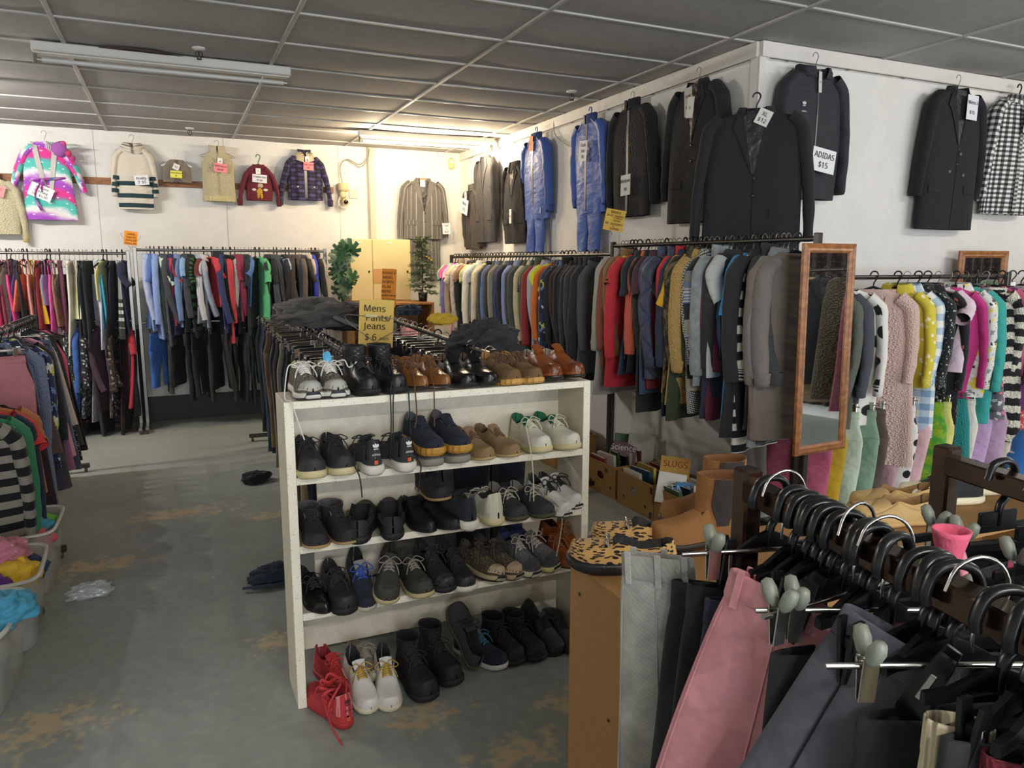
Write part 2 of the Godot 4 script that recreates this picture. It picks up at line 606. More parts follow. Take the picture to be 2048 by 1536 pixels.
# ------------------------------------------------------------------ the room
func build_room():
	var white := paint("wall paint", "e6e4e0", 0.7, 0.1)
	var g := Geo.new()
	g.box(Vector3(0, -0.06, 0), Vector3(15.4, 0.12, 18.4), 0.0)
	var fm := mat("floor paint", Color.WHITE, 0.52)
	fm.albedo_texture = pats["floor"][0]
	fm.uv1_scale = Vector3(1 / 12.0, 1 / 12.0, 1)
	fm.uv1_offset = Vector3(0.25, 0.75, 0)
	struct("floor", g, fm)
	g = Geo.new()
	g.box(Vector3(-0.55, 1.5, -8.88), Vector3(8.1, 3.0, 0.14), 0.0)
	var wb := struct("wall_back", g, white)
	for x in [-0.62, 0.6, 1.82]:
		g = Geo.new()
		g.box(Vector3(x, 1.5, -8.808), Vector3(0.003, 3.0, 0.003), 0.0005)
		put("panel_joint", g, mat("joint shadow gap", Color("b9b4ac"), 0.8), wb)
	g = Geo.new()
	g.box(Vector3(0, 0.46, -8.806), Vector3(7.0, 0.006, 0.006), 0.001)
	put("panel_joint", g, mat("joint shadow gap", Color("b9b4ac"), 0.8), wb)
	g = Geo.new()
	g.box(Vector3(3.37, 1.5, -6.32), Vector3(0.14, 3.0, 5.26), 0.0)
	var ws := struct("wall_side", g, white)
	for z in [-7.6, -6.4, -5.2]:
		g = Geo.new()
		g.box(Vector3(3.298, 1.5, z), Vector3(0.003, 2.8, 0.003), 0.0005)
		put("panel_joint", g, mat("joint faint", Color("c2beb8"), 0.8), ws)
	g = Geo.new()
	g.box(Vector3(5.5, 1.5, -3.76), Vector3(4.12, 3.0, 0.14), 0.0)
	struct("wall_facing", g, white)
	g = Geo.new()
	g.box(Vector3(7.57, 1.5, 0.4), Vector3(0.14, 3.0, 8.3), 0.0)
	struct("wall_right", g, white)
	g = Geo.new()
	g.box(Vector3(-4.57, 1.5, -2.2), Vector3(0.14, 3.0, 13.5), 0.0)
	struct("wall_left", g, white)
	# the shop front behind the camera, with two windows
	g = Geo.new()
	g.box(Vector3(1.5, 0.3, 4.52), Vector3(12.2, 0.6, 0.14), 0.0)
	g.box(Vector3(1.5, 2.75, 4.52), Vector3(12.2, 0.5, 0.14), 0.0)
	for x in [[-4.5, -1.9], [1.5, 3.2], [6.6, 7.5]]:
		g.box(Vector3((x[0] + x[1]) / 2.0, 1.55, 4.52), Vector3(x[1] - x[0], 1.9, 0.14), 0.0)
	struct("wall_front", g, white)
	for k in 2:
		var x0: float = [-1.9, 3.2][k]
		g = Geo.new()
		for x in [0.03, 1.7, 3.37]:
			g.box(Vector3(x0 + x, 1.55, 4.52), Vector3(0.06, 1.9, 0.08), 0.004)
		for y in [0.63, 2.47]:
			g.box(Vector3(x0 + 1.7, y, 4.52), Vector3(3.4, 0.06, 0.08), 0.004)
		var wf := struct("window_%d" % (k + 1), g, mat("window aluminium", Color("b9bab8"), 0.4, 0.6))
		var gm := mat("window glass", Color(0.9, 0.95, 1.0, 0.05), 0.03)
		gm.transparency = BaseMaterial3D.TRANSPARENCY_ALPHA
		for x in [0.865, 2.535]:
			var q := Geo.new()
			q.box(Vector3(x0 + x, 1.55, 4.52), Vector3(1.6, 1.78, 0.006), 0.0)
			put("pane", q, gm, wf)
	# trims
	var tw := paint("trim paint", "dfdcd7", 0.55, 0.1)
	g = Geo.new()
	g.box(Vector3(3.29, 2.955, -6.25), Vector3(0.022, 0.09, 5.1), 0.003)
	struct("trim_1", g, tw)
	g = Geo.new()
	g.box(Vector3(5.4, 2.955, -3.68), Vector3(4.2, 0.09, 0.022), 0.003)
	struct("trim_2", g, tw)
	g = Geo.new()
	g.box(Vector3(3.294, 1.47, -3.72), Vector3(0.014, 2.88, 0.075), 0.003)
	g.box(Vector3(3.31, 1.47, -3.683), Vector3(0.046, 2.88, 0.014), 0.003)
	struct("trim_3", g, tw)
	var wood := mat("batten timber", Color("a9734a"), 0.6)
	wood.albedo_texture = pats["wood"][0]
	wood.uv1_triplanar = true
	wood.uv1_scale = Vector3(0.8, 1.6, 0.8)
	g = Geo.new()
	g.box(Vector3(-1.38, 2.502, -8.797), Vector3(6.26, 0.066, 0.022), 0.003)
	struct("trim_4", g, wood)
	g = Geo.new()
	g.box(Vector3(-0.6, 0.13, -8.8), Vector3(7.8, 0.26, 0.03), 0.003)
	struct("baseboard_back", g, mat("black skirting", Color("3a3a39"), 0.6))
	g = Geo.new()
	g.box(Vector3(3.285, 0.05, -6.2), Vector3(0.02, 0.1, 5.0), 0.003)
	struct("baseboard_side", g, mat("grey skirting", Color("8d8a82"), 0.6))
	# ceiling: a slab, laid-in tiles of 1.2 by 0.6 metres, and the bars that carry them
	g = Geo.new()
	g.box(Vector3(1.5, 3.12, -2.2), Vector3(12.4, 0.1, 13.7), 0.0)
	var ce := struct("ceiling", g, mat("ceiling slab", Color("aaa8a4"), 0.9))
	var tm := mat("ceiling tile", Color("b5b2ae"), 0.85)
	tm.albedo_texture = pats["tile"][0]
	tm.uv1_triplanar = true
	tm.uv1_world_triplanar = true
	tm.uv1_scale = Vector3(1.6, 1.6, 1.6)
	var kinds := []
	for k in 3:
		var q := Geo.new()
		var rows := []
		for i in 9:
			var row := PackedVector3Array()
			for j in 7:
				var u := j / 6.0
				var v := i / 8.0
				var sag: float = [0.012, 0.018, 0.007][k] * 16.0 * u * (1 - u) * v * (1 - v)
				row.append(Vector3((v - 0.5) * 1.185, -sag, (u - 0.5) * 0.585))
			rows.append(row)
		q.grid(rows, false, 1, 1, true, true)
		var top := []
		for row in rows:
			var r2 := PackedVector3Array()
			for a in row:
				r2.append(a + Vector3(0, 0.014, 0))
			top.append(r2)
		q.grid(top, false, 1, 1, true)
		kinds.append(q.mesh())
	for i in 10:
		for j in 22:
			var cx := -4.097 + 1.2 * i + 0.6 - 0.0
			var cz := -8.535 + 0.6 * j + 0.3 - 0.6
			if cx > 4.0 and cz < -4.1 or cx > 7.4 or cz > 4.4:
				continue
			put_mesh("ceiling_tile", kinds[(i * 7 + j * 5) % 3], tm, ce, Vector3(cx, 3.006, cz))
	var bar := mat("ceiling bar", Color("b9b7b3"), 0.5)
	for i in 11:
		g = Geo.new()
		g.box(Vector3(-4.097 + 1.2 * i, 3.0, -2.2), Vector3(0.024, 0.012, 13.4), 0.001)
		if i < 10:
			put("ceiling_bar", g, bar, ce)
	for j in 22:
		g = Geo.new()
		var z := -8.535 + 0.6 * j
		var x1 := 7.5 if z > -3.7 else 3.3
		g.box(Vector3((x1 - 4.5) / 2, 3.001, z), Vector3(x1 + 4.5, 0.01, 0.022), 0.001)
		put("ceiling_bar", g, bar, ce)
	# the cords along the walls that the clothes hang from
	for w in [["side", Vector3(3.27, 2.9, -8.6), Vector3(3.27, 2.9, -3.75)], ["facing", Vector3(3.35, 2.9, -3.66), Vector3(7.4, 2.9, -3.66)]]:
		g = Geo.new()
		g.tube(pv([w[1], w[2]]), 0.0022, 6)
		var c := put("hanging_wire", g, mat("dark wire", Color("4c4843"), 0.5, 0.5))
		tag(c, "taut wire stretched below the trim of the wall %s the aisle, hung with coats" % ["along" if w[0] == "side" else "facing"], "wire")
		for k in 8:
			var a: Vector3 = w[1].lerp(w[2], (k + 0.3) / 8.0)
			var q := Geo.new()
			q.tube(pv([a, a + (Vector3(0.03, 0.006, 0) if w[0] == "side" else Vector3(0, 0.006, -0.03))]), 0.004, 6)
			put("hook_screw", q, mat("steel", Color("a8a6a2"), 0.35, 0.9), c)


func build_lights():
	# the lit tube by the far corner, the dead one over the aisle, and the tubes further along the shop
	fluorescent(Vector3(2.51, 2.93, -7.66), 1.42, 0.06, true, "lit fluorescent tube fitting glowing above the corner by the beige cabinet", true)
	fluorescent(Vector3(0.08, 2.93, -5.51), 1.5, 0.0, false, "unlit fluorescent tube fitting with scorched ceiling beside it over the empty aisle")
	fluorescent(Vector3(-2.3, 2.93, -6.7), 1.5, 0.0, true, "lit fluorescent tube fitting high above the pink tops, beyond the coat rack", false, 1.25)
	fluorescent(Vector3(5.9, 2.93, -1.2), 1.5, 0.0, true, "lit fluorescent tube fitting before the wall of the gingham shirt", false, 0.45)
	fluorescent(Vector3(0.9, 2.93, 1.4), 1.5, 0.0, true, "lit fluorescent tube fitting behind the rack of clipped trousers")
	# scorch mark on the tile beside the dead fitting
	for q in [[-0.09, -5.425, 0.2, 0.035, "6b5444", 2.9855], [-0.12, -5.43, 0.09, 0.022, "2e2620", 2.9845], [0.05, -5.435, 0.1, 0.02, "4a3b30", 2.984]]:
		var sg := Geo.new()
		var poly := PackedVector2Array()
		for i in 24:
			var a := TAU * i / 24.0
			var r := 1.0 + 0.25 * sin(a * 3 + q[0] * 30) + 0.12 * sin(a * 7)
			poly.append(Vector2(cos(a) * q[2] * r, sin(a) * q[3] * r))
		sg.off = Transform3D(Basis(Vector3.RIGHT, PI / 2), Vector3(q[0], q[5], q[1]))
		sg.sheet(poly, 0.0006)
		put("scorch_mark", sg, mat("scorch " + q[4], Color(q[4]), 0.95), get_node("ceiling"))
	# sprinklers
	for q in [[0.248, -5.236, "sprinkler head hanging beside the unlit fluorescent fitting"], [0.264, -8.28, "small sprinkler head over the fur vest by the far wall"], [2.905, -5.304, "sprinkler head above the blue tracksuit"]]:
		var o := thing("sprinkler", q[2], "sprinkler", Vector3(q[0], 2.996, q[1]))
		var g := Geo.new()
		g.lathe(PackedVector2Array([Vector2(0, 0), Vector2(0.04, 0), Vector2(0.042, -0.004), Vector2(0.03, -0.012), Vector2(0.016, -0.018), Vector2(0, -0.018)]), 18)
		put("rose", g, mat("sprinkler white", Color("d8d5cf"), 0.4), o)
		g = Geo.new()
		for s in [-1, 1]:
			g.tube(curve([Vector3(0.006 * s, -0.016, 0), Vector3(0.018 * s, -0.032, 0), Vector3(0.017 * s, -0.05, 0), Vector3(0.004 * s, -0.066, 0)], 4), 0.0035, 6)
		g.lathe(PackedVector2Array([Vector2(0, -0.066), Vector2(0.016, -0.066), Vector2(0.016, -0.07), Vector2(0, -0.071)]), 14)
		g.tube(pv([Vector3(0, -0.016, 0), Vector3(0, -0.045, 0)]), 0.005, 8)
		put("frame", g, mat("sprinkler brass", Color("4a4036"), 0.4, 0.8), o)


func fluorescent(at: Vector3, ln: float, turn: float, lit: bool, label: String, warm := false, power := 0.95):
	var o := thing("fluorescent_light", label, "light fitting", at, -turn)
	var g := Geo.new()
	g.box(Vector3(0, 0.036, 0), Vector3(ln, 0.056, 0.11), 0.006)
	g.box(Vector3(0, 0.004, 0), Vector3(ln * 0.99, 0.012, 0.06), 0.004)
	put("channel", g, mat("fitting enamel", Color("cfccc6"), 0.45), o)
	for s in [-1, 1]:
		g = Geo.new()
		g.box(Vector3(s * (ln / 2 - 0.012), -0.02, 0), Vector3(0.018, 0.06, 0.034), 0.003)
		put("lamp_holder", g, mat("lamp holder plastic", Color("6d6a5c"), 0.5), o)
	g = Geo.new()
	g.tube(pv([Vector3(-ln / 2 + 0.03, -0.034, 0), Vector3(ln / 2 - 0.03, -0.034, 0)]), 0.0135, 14)
	var m: StandardMaterial3D
	if lit:
		m = mat("glowing tube", Color("fff4dd"), 0.4)
		m.emission_enabled = true
		m.emission = Color("fff0d2")
		m.emission_energy_multiplier = 9.0
	else:
		m = mat("dead tube", Color("c9c8c4"), 0.25)
	put("tube", g, m, o)
	for s in [-1, 1]:
		g = Geo.new()
		g.tube(pv([Vector3(s * (ln / 2 - 0.045), -0.034, 0), Vector3(s * (ln / 2 - 0.018), -0.034, 0)]), 0.0142, 14)
		put("tube_cap", g, mat("tube cap", Color("a8a69c"), 0.4, 0.7), o)
	if lit:
		for k in 4:
			var l := OmniLight3D.new()
			l.name = "tube_light"
			l.light_color = Color("ffe6c0") if warm else Color("fffaf4")
			l.light_energy = 0.66 if warm else power
			l.light_size = 0.02
			l.omni_range = 20.0
			l.omni_attenuation = 2.0
			l.shadow_enabled = true
			l.position = Vector3((k - 1.5) * ln / 4.0, -0.07, 0)
			o.add_child(l, true)


# ------------------------------------------------------------------ clothes
# Every garment hangs from its origin: x is its width, z its front, y = 0 the top of the rail.
const CUT := {
	# kind: [shoulder half width, neck half width, shoulder drop, half depth, chest half width, hem half width, length, sleeve length, sleeve radius, collar]
	"tee": [0.205, 0.075, 0.05, 0.03, 0.235, 0.245, 0.68, 0.2, 0.075, "crew"],
	"polo": [0.205, 0.07, 0.05, 0.03, 0.235, 0.245, 0.7, 0.21, 0.075, "shirt"],
	"shirt": [0.21, 0.068, 0.05, 0.03, 0.235, 0.245, 0.76, 0.6, 0.062, "shirt"],
	"jumper": [0.205, 0.075, 0.055, 0.038, 0.24, 0.225, 0.68, 0.6, 0.068, "crew"],
	"hoodie": [0.205, 0.075, 0.055, 0.04, 0.245, 0.225, 0.7, 0.62, 0.072, "hood"],
	"jacket": [0.215, 0.07, 0.05, 0.042, 0.25, 0.24, 0.72, 0.62, 0.072, "stand"],
	"coat": [0.215, 0.07, 0.05, 0.045, 0.25, 0.27, 1.0, 0.62, 0.07, "lapel"],
	"blazer": [0.22, 0.07, 0.045, 0.038, 0.235, 0.245, 0.76, 0.61, 0.066, "lapel"],
	"robe": [0.21, 0.08, 0.06, 0.045, 0.25, 0.3, 1.1, 0.52, 0.085, "shawl"],
	"cami": [0.13, 0.06, 0.13, 0.026, 0.175, 0.2, 0.6, 0.0, 0.0, "straps"],
	"tank": [0.13, 0.085, 0.04, 0.028, 0.2, 0.215, 0.65, 0.0, 0.0, "none"],
	"vest": [0.16, 0.08, 0.04, 0.035, 0.2, 0.21, 0.55, 0.0, 0.0, "none"],
	"dress": [0.15, 0.085, 0.04, 0.03, 0.19, 0.27, 1.0, 0.0, 0.0, "none"],
	"skirt": [0.17, 0.168, 0.01, 0.03, 0.2, 0.26, 0.62, 0.0, 0.0, "waist"],
}
const KIND_NAME := {"tee": "tee_shirt", "polo": "polo_shirt", "shirt": "shirt", "jumper": "jumper", "hoodie": "hooded_top", "jacket": "jacket", "coat": "coat", "blazer": "blazer", "robe": "bathrobe", "cami": "camisole", "tank": "tank_top", "vest": "vest", "dress": "dress", "skirt": "skirt", "trousers": "trousers", "jeans": "jeans", "shorts": "shorts", "leggings": "leggings"}
const KIND_CAT := {"tee": "shirt", "polo": "shirt", "shirt": "shirt", "jumper": "jumper", "hoodie": "jumper", "jacket": "jacket", "coat": "coat", "blazer": "jacket", "robe": "robe", "cami": "top", "tank": "top", "vest": "vest", "dress": "dress", "skirt": "skirt", "trousers": "trousers", "jeans": "trousers", "shorts": "shorts", "leggings": "trousers"}


class Cut:
	var sw: float
	var nw: float
	var sd: float
	var dep: float
	var cw: float
	var hw: float
	var ln: float
	var y0 := -0.085
	var amp := 0.012
	var f1 := 18.0
	var f2 := 34.0
	var p1 := 0.0
	var p2 := 0.0
	var lean := 0.0
	var sp := 0.035      # how far the sleeves swing out
	var fwd := 0.03      # and forward
	var vee := 0.0       # depth of the neck opening at the front

	func half(y: float) -> Vector2:
		var s := y0 - y
		if s < sd:
			var k := clampf(s / sd, 0, 1)
			return Vector2(lerpf(nw, sw, pow(k, 0.85)), lerpf(minf(0.036, dep), dep * 0.75, k))
		var t := (s - sd) / maxf(ln - sd, 0.01)
		if t < 0.22:
			var k := smoothstep(0.0, 0.22, t)
			return Vector2(lerpf(sw, cw, k), lerpf(dep * 0.75, dep, k))
		var k2 := (t - 0.22) / 0.78
		return Vector2(lerpf(cw, hw, k2), lerpf(dep, dep * 0.95, k2))

	func fold(x: float, y: float) -> float:
		var t := clampf((y0 - y) / ln, 0, 1)
		return amp * t * (sin(x * f1 + p1 + y * 2.3) + 0.55 * sin(x * f2 + p2 - y * 4.0)) + lean * t * t

	func front(x: float, y: float, side := 1.0) -> float:
		var h := half(y)
		var q := clampf(absf(x) / h.x, 0, 1)
		return side * h.y * pow(1.0 - pow(q, 2.5), 0.4) + fold(x, y)


func cut_of(kind: String, w := 1.0, l := 0.0) -> Cut:
	var a: Array = CUT[kind]
	var c := Cut.new()
	c.sw = a[0] * w
	c.nw = a[1] * lerpf(1.0, w, 0.6)
	c.sd = a[2]
	c.dep = a[3]
	c.cw = a[4] * w
	c.hw = a[5] * w
	c.ln = l if l > 0 else a[6] * rr(0.96, 1.06)
	c.p1 = rr(0, TAU)
	c.p2 = rr(0, TAU)
	c.f1 = rr(14, 22) / w
	c.f2 = rr(28, 40) / w
	c.lean = rr(-0.02, 0.02)
	c.sp = rr(0.0, 0.035)
	c.fwd = rr(0.0, 0.05)
	return c


func torso(c: Cut, from := 0.0, n := 18, m := 24, slit := false) -> Geo:
	var g := Geo.new()
	var ys := PackedFloat32Array()
	if from <= 0.0:
		for k in [0.0, 0.3, 0.65, 1.0]:
			ys.append(c.y0 - c.sd * k)
		from = c.sd
	for i in range(1 if ys.size() else 0, n + 1):
		ys.append(c.y0 - lerpf(from, c.ln, i / float(n)))
	var rows := []
	for y in ys:
		var h := c.half(y)
		var row := PackedVector3Array()
		for j in m:
			var a := TAU * j / m
			var co := cos(a)
			var si := sin(a)
			var x := h.x * signf(co) * pow(absf(co), 0.8)
			var z := h.y * signf(si) * pow(absf(si), 0.8)
			var yy := y
			if c.vee > 0.0 and si > 0.0:
				# the neckline drops at the front
				var s := c.y0 - y
				if s < 0.03:
					yy -= c.vee * maxf(0.0, 1.0 - absf(x) / maxf(c.nw, 0.01)) * 0.6
			row.append(Vector3(x, yy, z + c.fold(x, y)))
		rows.append(row)
	g.grid(rows, true, 2.0 * (c.cw + c.dep) * 1.1, c.ln)
	return g


func sleeve(c: Cut, side: float, ln: float, r: float, seg := 10) -> Geo:
	var g := Geo.new()
	var ys := c.y0 - c.sd
	var pts := [Vector3(side * (c.sw - 0.06), ys + 0.012, 0)]
	var n := 3 if ln < 0.3 else 6
	for i in n + 1:
		var t := i / float(n)
		var bend := sin(t * PI) * 0.018 * (1 if ln > 0.3 else 0)
		pts.append(Vector3(side * (c.sw + 0.004 + c.sp * t + bend), ys - 0.05 - (ln - 0.05) * t, c.fwd * t * t + c.lean * t * t))
	var path := curve(pts, 3)
	var ra := PackedFloat32Array()
	var rb := PackedFloat32Array()
	var ph := rr(0, TAU)
	var thin := minf(0.055, c.dep * 1.25 + 0.01)
	for i in path.size():
		var t := i / float(path.size() - 1)
		var wob := 1.0 + 0.09 * sin(t * 26 + ph) * t
		var full := lerpf(r, r * 0.62, t) if ln > 0.3 else r * lerpf(0.95, 1.1, t)
		if i < 3:
			full *= 0.9
		ra.append(minf(full, thin * lerpf(1.0, 0.85, t)) * wob)
		rb.append(full * (2.0 - wob) * (0.62 if ln > 0.3 else 0.7))
	g.tube(path, ra, seg, false, Vector3.BACK, rb)
	return g


func cuff(c: Cut, side: float, ln: float, r: float) -> Geo:
	var g := Geo.new()
	var ys := c.y0 - c.sd
	var e := Vector3(side * (c.sw + 0.004 + c.sp), ys - ln, c.fwd + c.lean)
	var q := minf(r * 0.62, minf(0.055, c.dep * 1.25 + 0.01) * 0.85)
	g.tube(pv([e + Vector3(0, 0.055, 0), e + Vector3(0, 0.03, 0), e + Vector3(0, -0.012, 0), e + Vector3(0, -0.016, 0)]), PackedFloat32Array([q * 1.1, q * 1.02, q * 0.98, q * 0.8]), 10, false, Vector3.BACK, PackedFloat32Array([r * 0.45, r * 0.42, r * 0.4, r * 0.33]))
	return g


# a strip of cloth lying on the front of the garment
func on_front(g: Geo, c: Cut, xa: Callable, xb: Callable, ya: float, yb: float, off: float, nu := 4, nv := 10, side := 1.0) -> void:
	var rows := []
	for i in nv + 1:
		var t := i / float(nv)
		var y := lerpf(ya, yb, t)
		var row := PackedVector3Array()
		for j in nu + 1:
			var x := lerpf(xa.call(t), xb.call(t), j / float(nu))
			var edge := off
			row.append(Vector3(x, y, c.front(x, y, side) + side * edge))
		rows.append(row)
	g.grid(rows, false, 0.1, absf(ya - yb), true, side > 0)


func disc(g: Geo, at: Vector3, r: float, th := 0.004) -> void:
	g.off = Transform3D(Basis(Vector3.RIGHT, PI / 2), at)
	g.lathe(PackedVector2Array([Vector2(0, th), Vector2(r * 0.8, th), Vector2(r, th * 0.5), Vector2(r, 0)]), 12)
	g.off = Transform3D.IDENTITY


func collar(c: Cut, kind: String) -> Geo:
	var g := Geo.new()
	var a := c.nw + 0.01
	var b := 0.046
	if kind == "crew":
		var path := []
		for i in 15:
			var q := TAU * i / 14.0
			path.append(Vector3(c.nw * sin(q), c.y0 - 0.002 - (c.vee * 0.6 + 0.01) * maxf(0.0, cos(q)), b * 0.85 * cos(q)))
		g.tube(pv(path), 0.009, 6, false, Vector3.UP, 0.006)
		return g
	var prof := [[-0.014, 0.96], [0.02, 0.98], [0.036, 1.03], [0.03, 1.15], [-0.012, 1.42]]
	var gap := 0.22
	if kind == "stand":
		prof = [[-0.016, 1.05], [0.03, 1.02], [0.055, 1.04], [0.058, 1.0], [0.02, 0.93]]
		gap = 0.1
	elif kind == "lapel":
		prof = [[-0.01, 0.98], [0.026, 1.0], [0.03, 1.1], [-0.02, 1.38]]
		gap = 0.62
	elif kind == "big":
		prof = [[-0.012, 0.98], [0.022, 1.0], [0.03, 1.12], [-0.01, 1.5], [-0.05, 1.75]]
		gap = 0.12
	var rows := []
	for q in prof:
		var row := PackedVector3Array()
		for i in 17:
			var f := lerpf(gap, TAU - gap, i / 16.0)
			var drop := 0.0
			if q[1] > 1.2:
				drop = 0.028 * pow(maxf(0.0, cos(f)), 3.0)
			row.append(Vector3(a * q[1] * sin(f), c.y0 + q[0] - drop - 0.012 * maxf(0.0, cos(f)), b * lerpf(q[1], 1.0, 0.35) * cos(f)))
		rows.append(row)
	g.grid(rows, false, 0.4, 0.1)
	return g


func hood(c: Cut) -> Geo:
	var g := Geo.new()
	var rows := []
	var ph := rr(0, 6)
	for i in 9:
		var t := i / 8.0
		var row := PackedVector3Array()
		for j in 15:
			var f := lerpf(0.35, TAU - 0.35, j / 14.0)
			var r := 1.0 + 0.1 * sin(f * 5 + t * 7 + ph)
			var y := c.y0 + 0.035 * sin(t * PI) - 0.14 * maxf(0.0, t - 0.35) * (0.4 + maxf(0.0, -cos(f)))
			row.append(Vector3((c.nw + 0.055 * sin(t * PI * 0.8)) * sin(f) * r, y - 0.02 * maxf(0.0, cos(f)), (0.045 + 0.04 * t) * cos(f) * r - 0.01 * t))
		rows.append(row)
	g.grid(rows, false, 0.5, 0.2)
	return g


func straps(c: Cut) -> Array:
	var out := []
	for s in [-1, 1]:
		var g := Geo.new()
		var x: float = s * c.nw * 1.15
		var ya := c.y0 - 0.14
		g.tube(curve([Vector3(x * 1.2, ya, c.front(x * 1.2, ya)), Vector3(x * 1.05, c.y0 - 0.03, 0.014), Vector3(x, c.y0 + 0.002, 0), Vector3(x * 1.05, c.y0 - 0.03, -0.014), Vector3(x * 1.2, ya, c.front(x * 1.2, ya, -1.0))], 4), 0.0022, 5, true, Vector3.RIGHT, 0.005)
		out.append(g)
	return out


func leg_shape(c: Dictionary, side: float) -> Geo:
	# trouser leg from the fork to the hem
	var g := Geo.new()
	var rows := []
	var ph := rr(0, TAU)
	var n := 14
	for i in n + 1:
		var t := i / float(n)
		var y: float = c.y0 - lerpf(c.rise - 0.1, c.ln, t)
		var r := lerpf(c.thigh, c.hem, smoothstep(0.0, 0.75, t))
		var cx: float = side * lerpf(c.hip - c.thigh, c.hip - c.thigh + c.out, t)
		if t < 0.13:
			cx = side * (c.hip - r)
		var row := PackedVector3Array()
		for j in 16:
			var a := TAU * j / 16
			var dz: float = c.amp * t * sin(cos(a) * r * 26 + ph + y * 3.0) + c.amp * 0.7 * sin(y * 17 + ph + side * cos(a) * 3.0)
			row.append(Vector3(cx + r * signf(cos(a)) * pow(absf(cos(a)), 0.8), y, c.dep * signf(sin(a)) * pow(absf(sin(a)), 0.85) + dz + c.lean * t * t))
		rows.append(row)
	g.grid(rows, true, 0.45, c.ln)
	return g


func trousers(o: Node3D, m: Material, kind: String, ln: float, w := 1.0, belt: Material = null, dep := 0.024, wide := 1.0) -> void:
	var c := {"y0": -0.115, "ln": ln, "rise": 0.27, "hip": 0.205 * w, "thigh": 0.108 * w, "hem": 0.078 * w * wide, "dep": dep, "amp": 0.007, "out": rr(-0.01, 0.02), "lean": rr(-0.015, 0.015)}
	if kind == "shorts":
		c.hem = 0.12 * w
	elif kind == "leggings":
		c.hem = 0.055 * w
		c.thigh = 0.1 * w
	var rows := []
	var wa := 0.175 * w
	for i in 7:
		var t := i / 6.0
		var a := lerpf(wa, c.hip, smoothstep(0.0, 0.9, t))
		var row := PackedVector3Array()
		for j in 24:
			var f := TAU * j / 24
			var x := a * signf(cos(f)) * pow(absf(cos(f)), 0.8)
			row.append(Vector3(x, c.y0 - 0.036 - (c.rise - 0.1) * t, c.dep * (0.7 + 0.3 * t) * signf(sin(f)) * pow(absf(sin(f)), 0.8) + c.amp * t * sin(x * 20 + c.out * 90)))
		rows.append(row)
	var g := Geo.new()
	g.grid(rows, true, 0.9, 0.22)
	put("seat", g, m, o)
	g = Geo.new()
	rows = []
	for q in [[0.0, 0.9, 0.8], [0.002, 1.0, 1.0], [-0.036, 1.02, 1.06], [-0.04, 1.0, 0.9]]:
		var row := PackedVector3Array()
		for j in 24:
			var f := TAU * j / 24
			row.append(Vector3(wa * q[1] * signf(cos(f)) * pow(absf(cos(f)), 0.8), c.y0 + q[0], c.dep * 0.78 * q[2] * signf(sin(f)) * pow(absf(sin(f)), 0.8)))
		rows.append(row)
	g.grid(rows, true, 0.9, 0.04)
	put("waistband", g, belt if belt else m, o)
	for s in [-1.0, 1.0]:
		put("leg", leg_shape(c, s), m, o)


# builds the meshes of one garment under the node o
func sew(o: Node3D, kind: String, m: Material, c: Cut, trim: Material, small: bool) -> void:
	var a: Array = CUT[kind]
	var col: String = a[9]
	var n := 12 if small else 18
	var mm := 18 if small else 26
	if kind == "cami":
		put("body", torso(c, 0.13, n, mm), m, o)
		for g in straps(c):
			put("strap", g, m, o)
		return
	if kind == "skirt":
		c.amp = 0.02
		put("body", torso(c, 0.03, n, mm), m, o)
		var g := Geo.new()
		var rows := []
		for q in [[-0.028, 1.0], [0.004, 1.0], [0.005, 0.85]]:
			var row := PackedVector3Array()
			for j in 20:
				var f := TAU * j / 20
				row.append(Vector3(c.sw * 1.01 * q[1] * cos(f), c.y0 + q[0] - 0.03, c.dep * 0.85 * q[1] * sin(f)))
			rows.append(row)
		g.grid(rows, true, 0.8, 0.03)
		put("waistband", g, trim, o)
		return
	if kind in ["dress"]:
		c.amp = 0.02
	put("body", torso(c, 0.0, n, mm), m, o)
	var sl: float = a[7] * (c.ln / a[6] if a[7] < 0.3 else 1.0) * c.sw / a[0]
	if sl > 0:
		for s in [-1.0, 1.0]:
			put("sleeve", sleeve(c, s, sl, a[8] * lerpf(c.sw / a[0], 1.0, 0.3), 8 if small else 12), m, o)
			if kind in ["jumper", "hoodie", "jacket", "shirt"] and not small:
				put("cuff", cuff(c, s, sl, a[8]), trim, o)
	if col == "hood":
		put("hood", hood(c), m, o)
	elif col == "shawl":
		var g := Geo.new()
		for s in [-1.0, 1.0]:
			on_front(g, c, func(t): return s * lerpf(c.nw, 0.0, t), func(t): return s * lerpf(c.nw + 0.05, 0.035, t), c.y0, c.y0 - 0.5, 0.008, 3, 10)
		put("shawl_collar", g, trim, o)
	elif col not in ["none", "straps", "waist"]:
		put("collar", collar(c, col), trim, o)
	if col == "lapel":
		suit_front(o, c, m, trim, c.y0 - 0.36, small)
	elif kind in ["shirt", "jacket", "polo"] and not small:
		var g := Geo.new()
		var yb := c.y0 - (0.2 if kind == "polo" else c.ln - 0.02)
		on_front(g, c, func(_t): return -0.014, func(_t): return 0.014, c.y0 - 0.03, yb, 0.003, 2, 10)
		put("placket" if kind != "jacket" else "zip", g, trim if kind != "jacket" else mat("zip teeth", Color("55565a"), 0.4, 0.6), o)


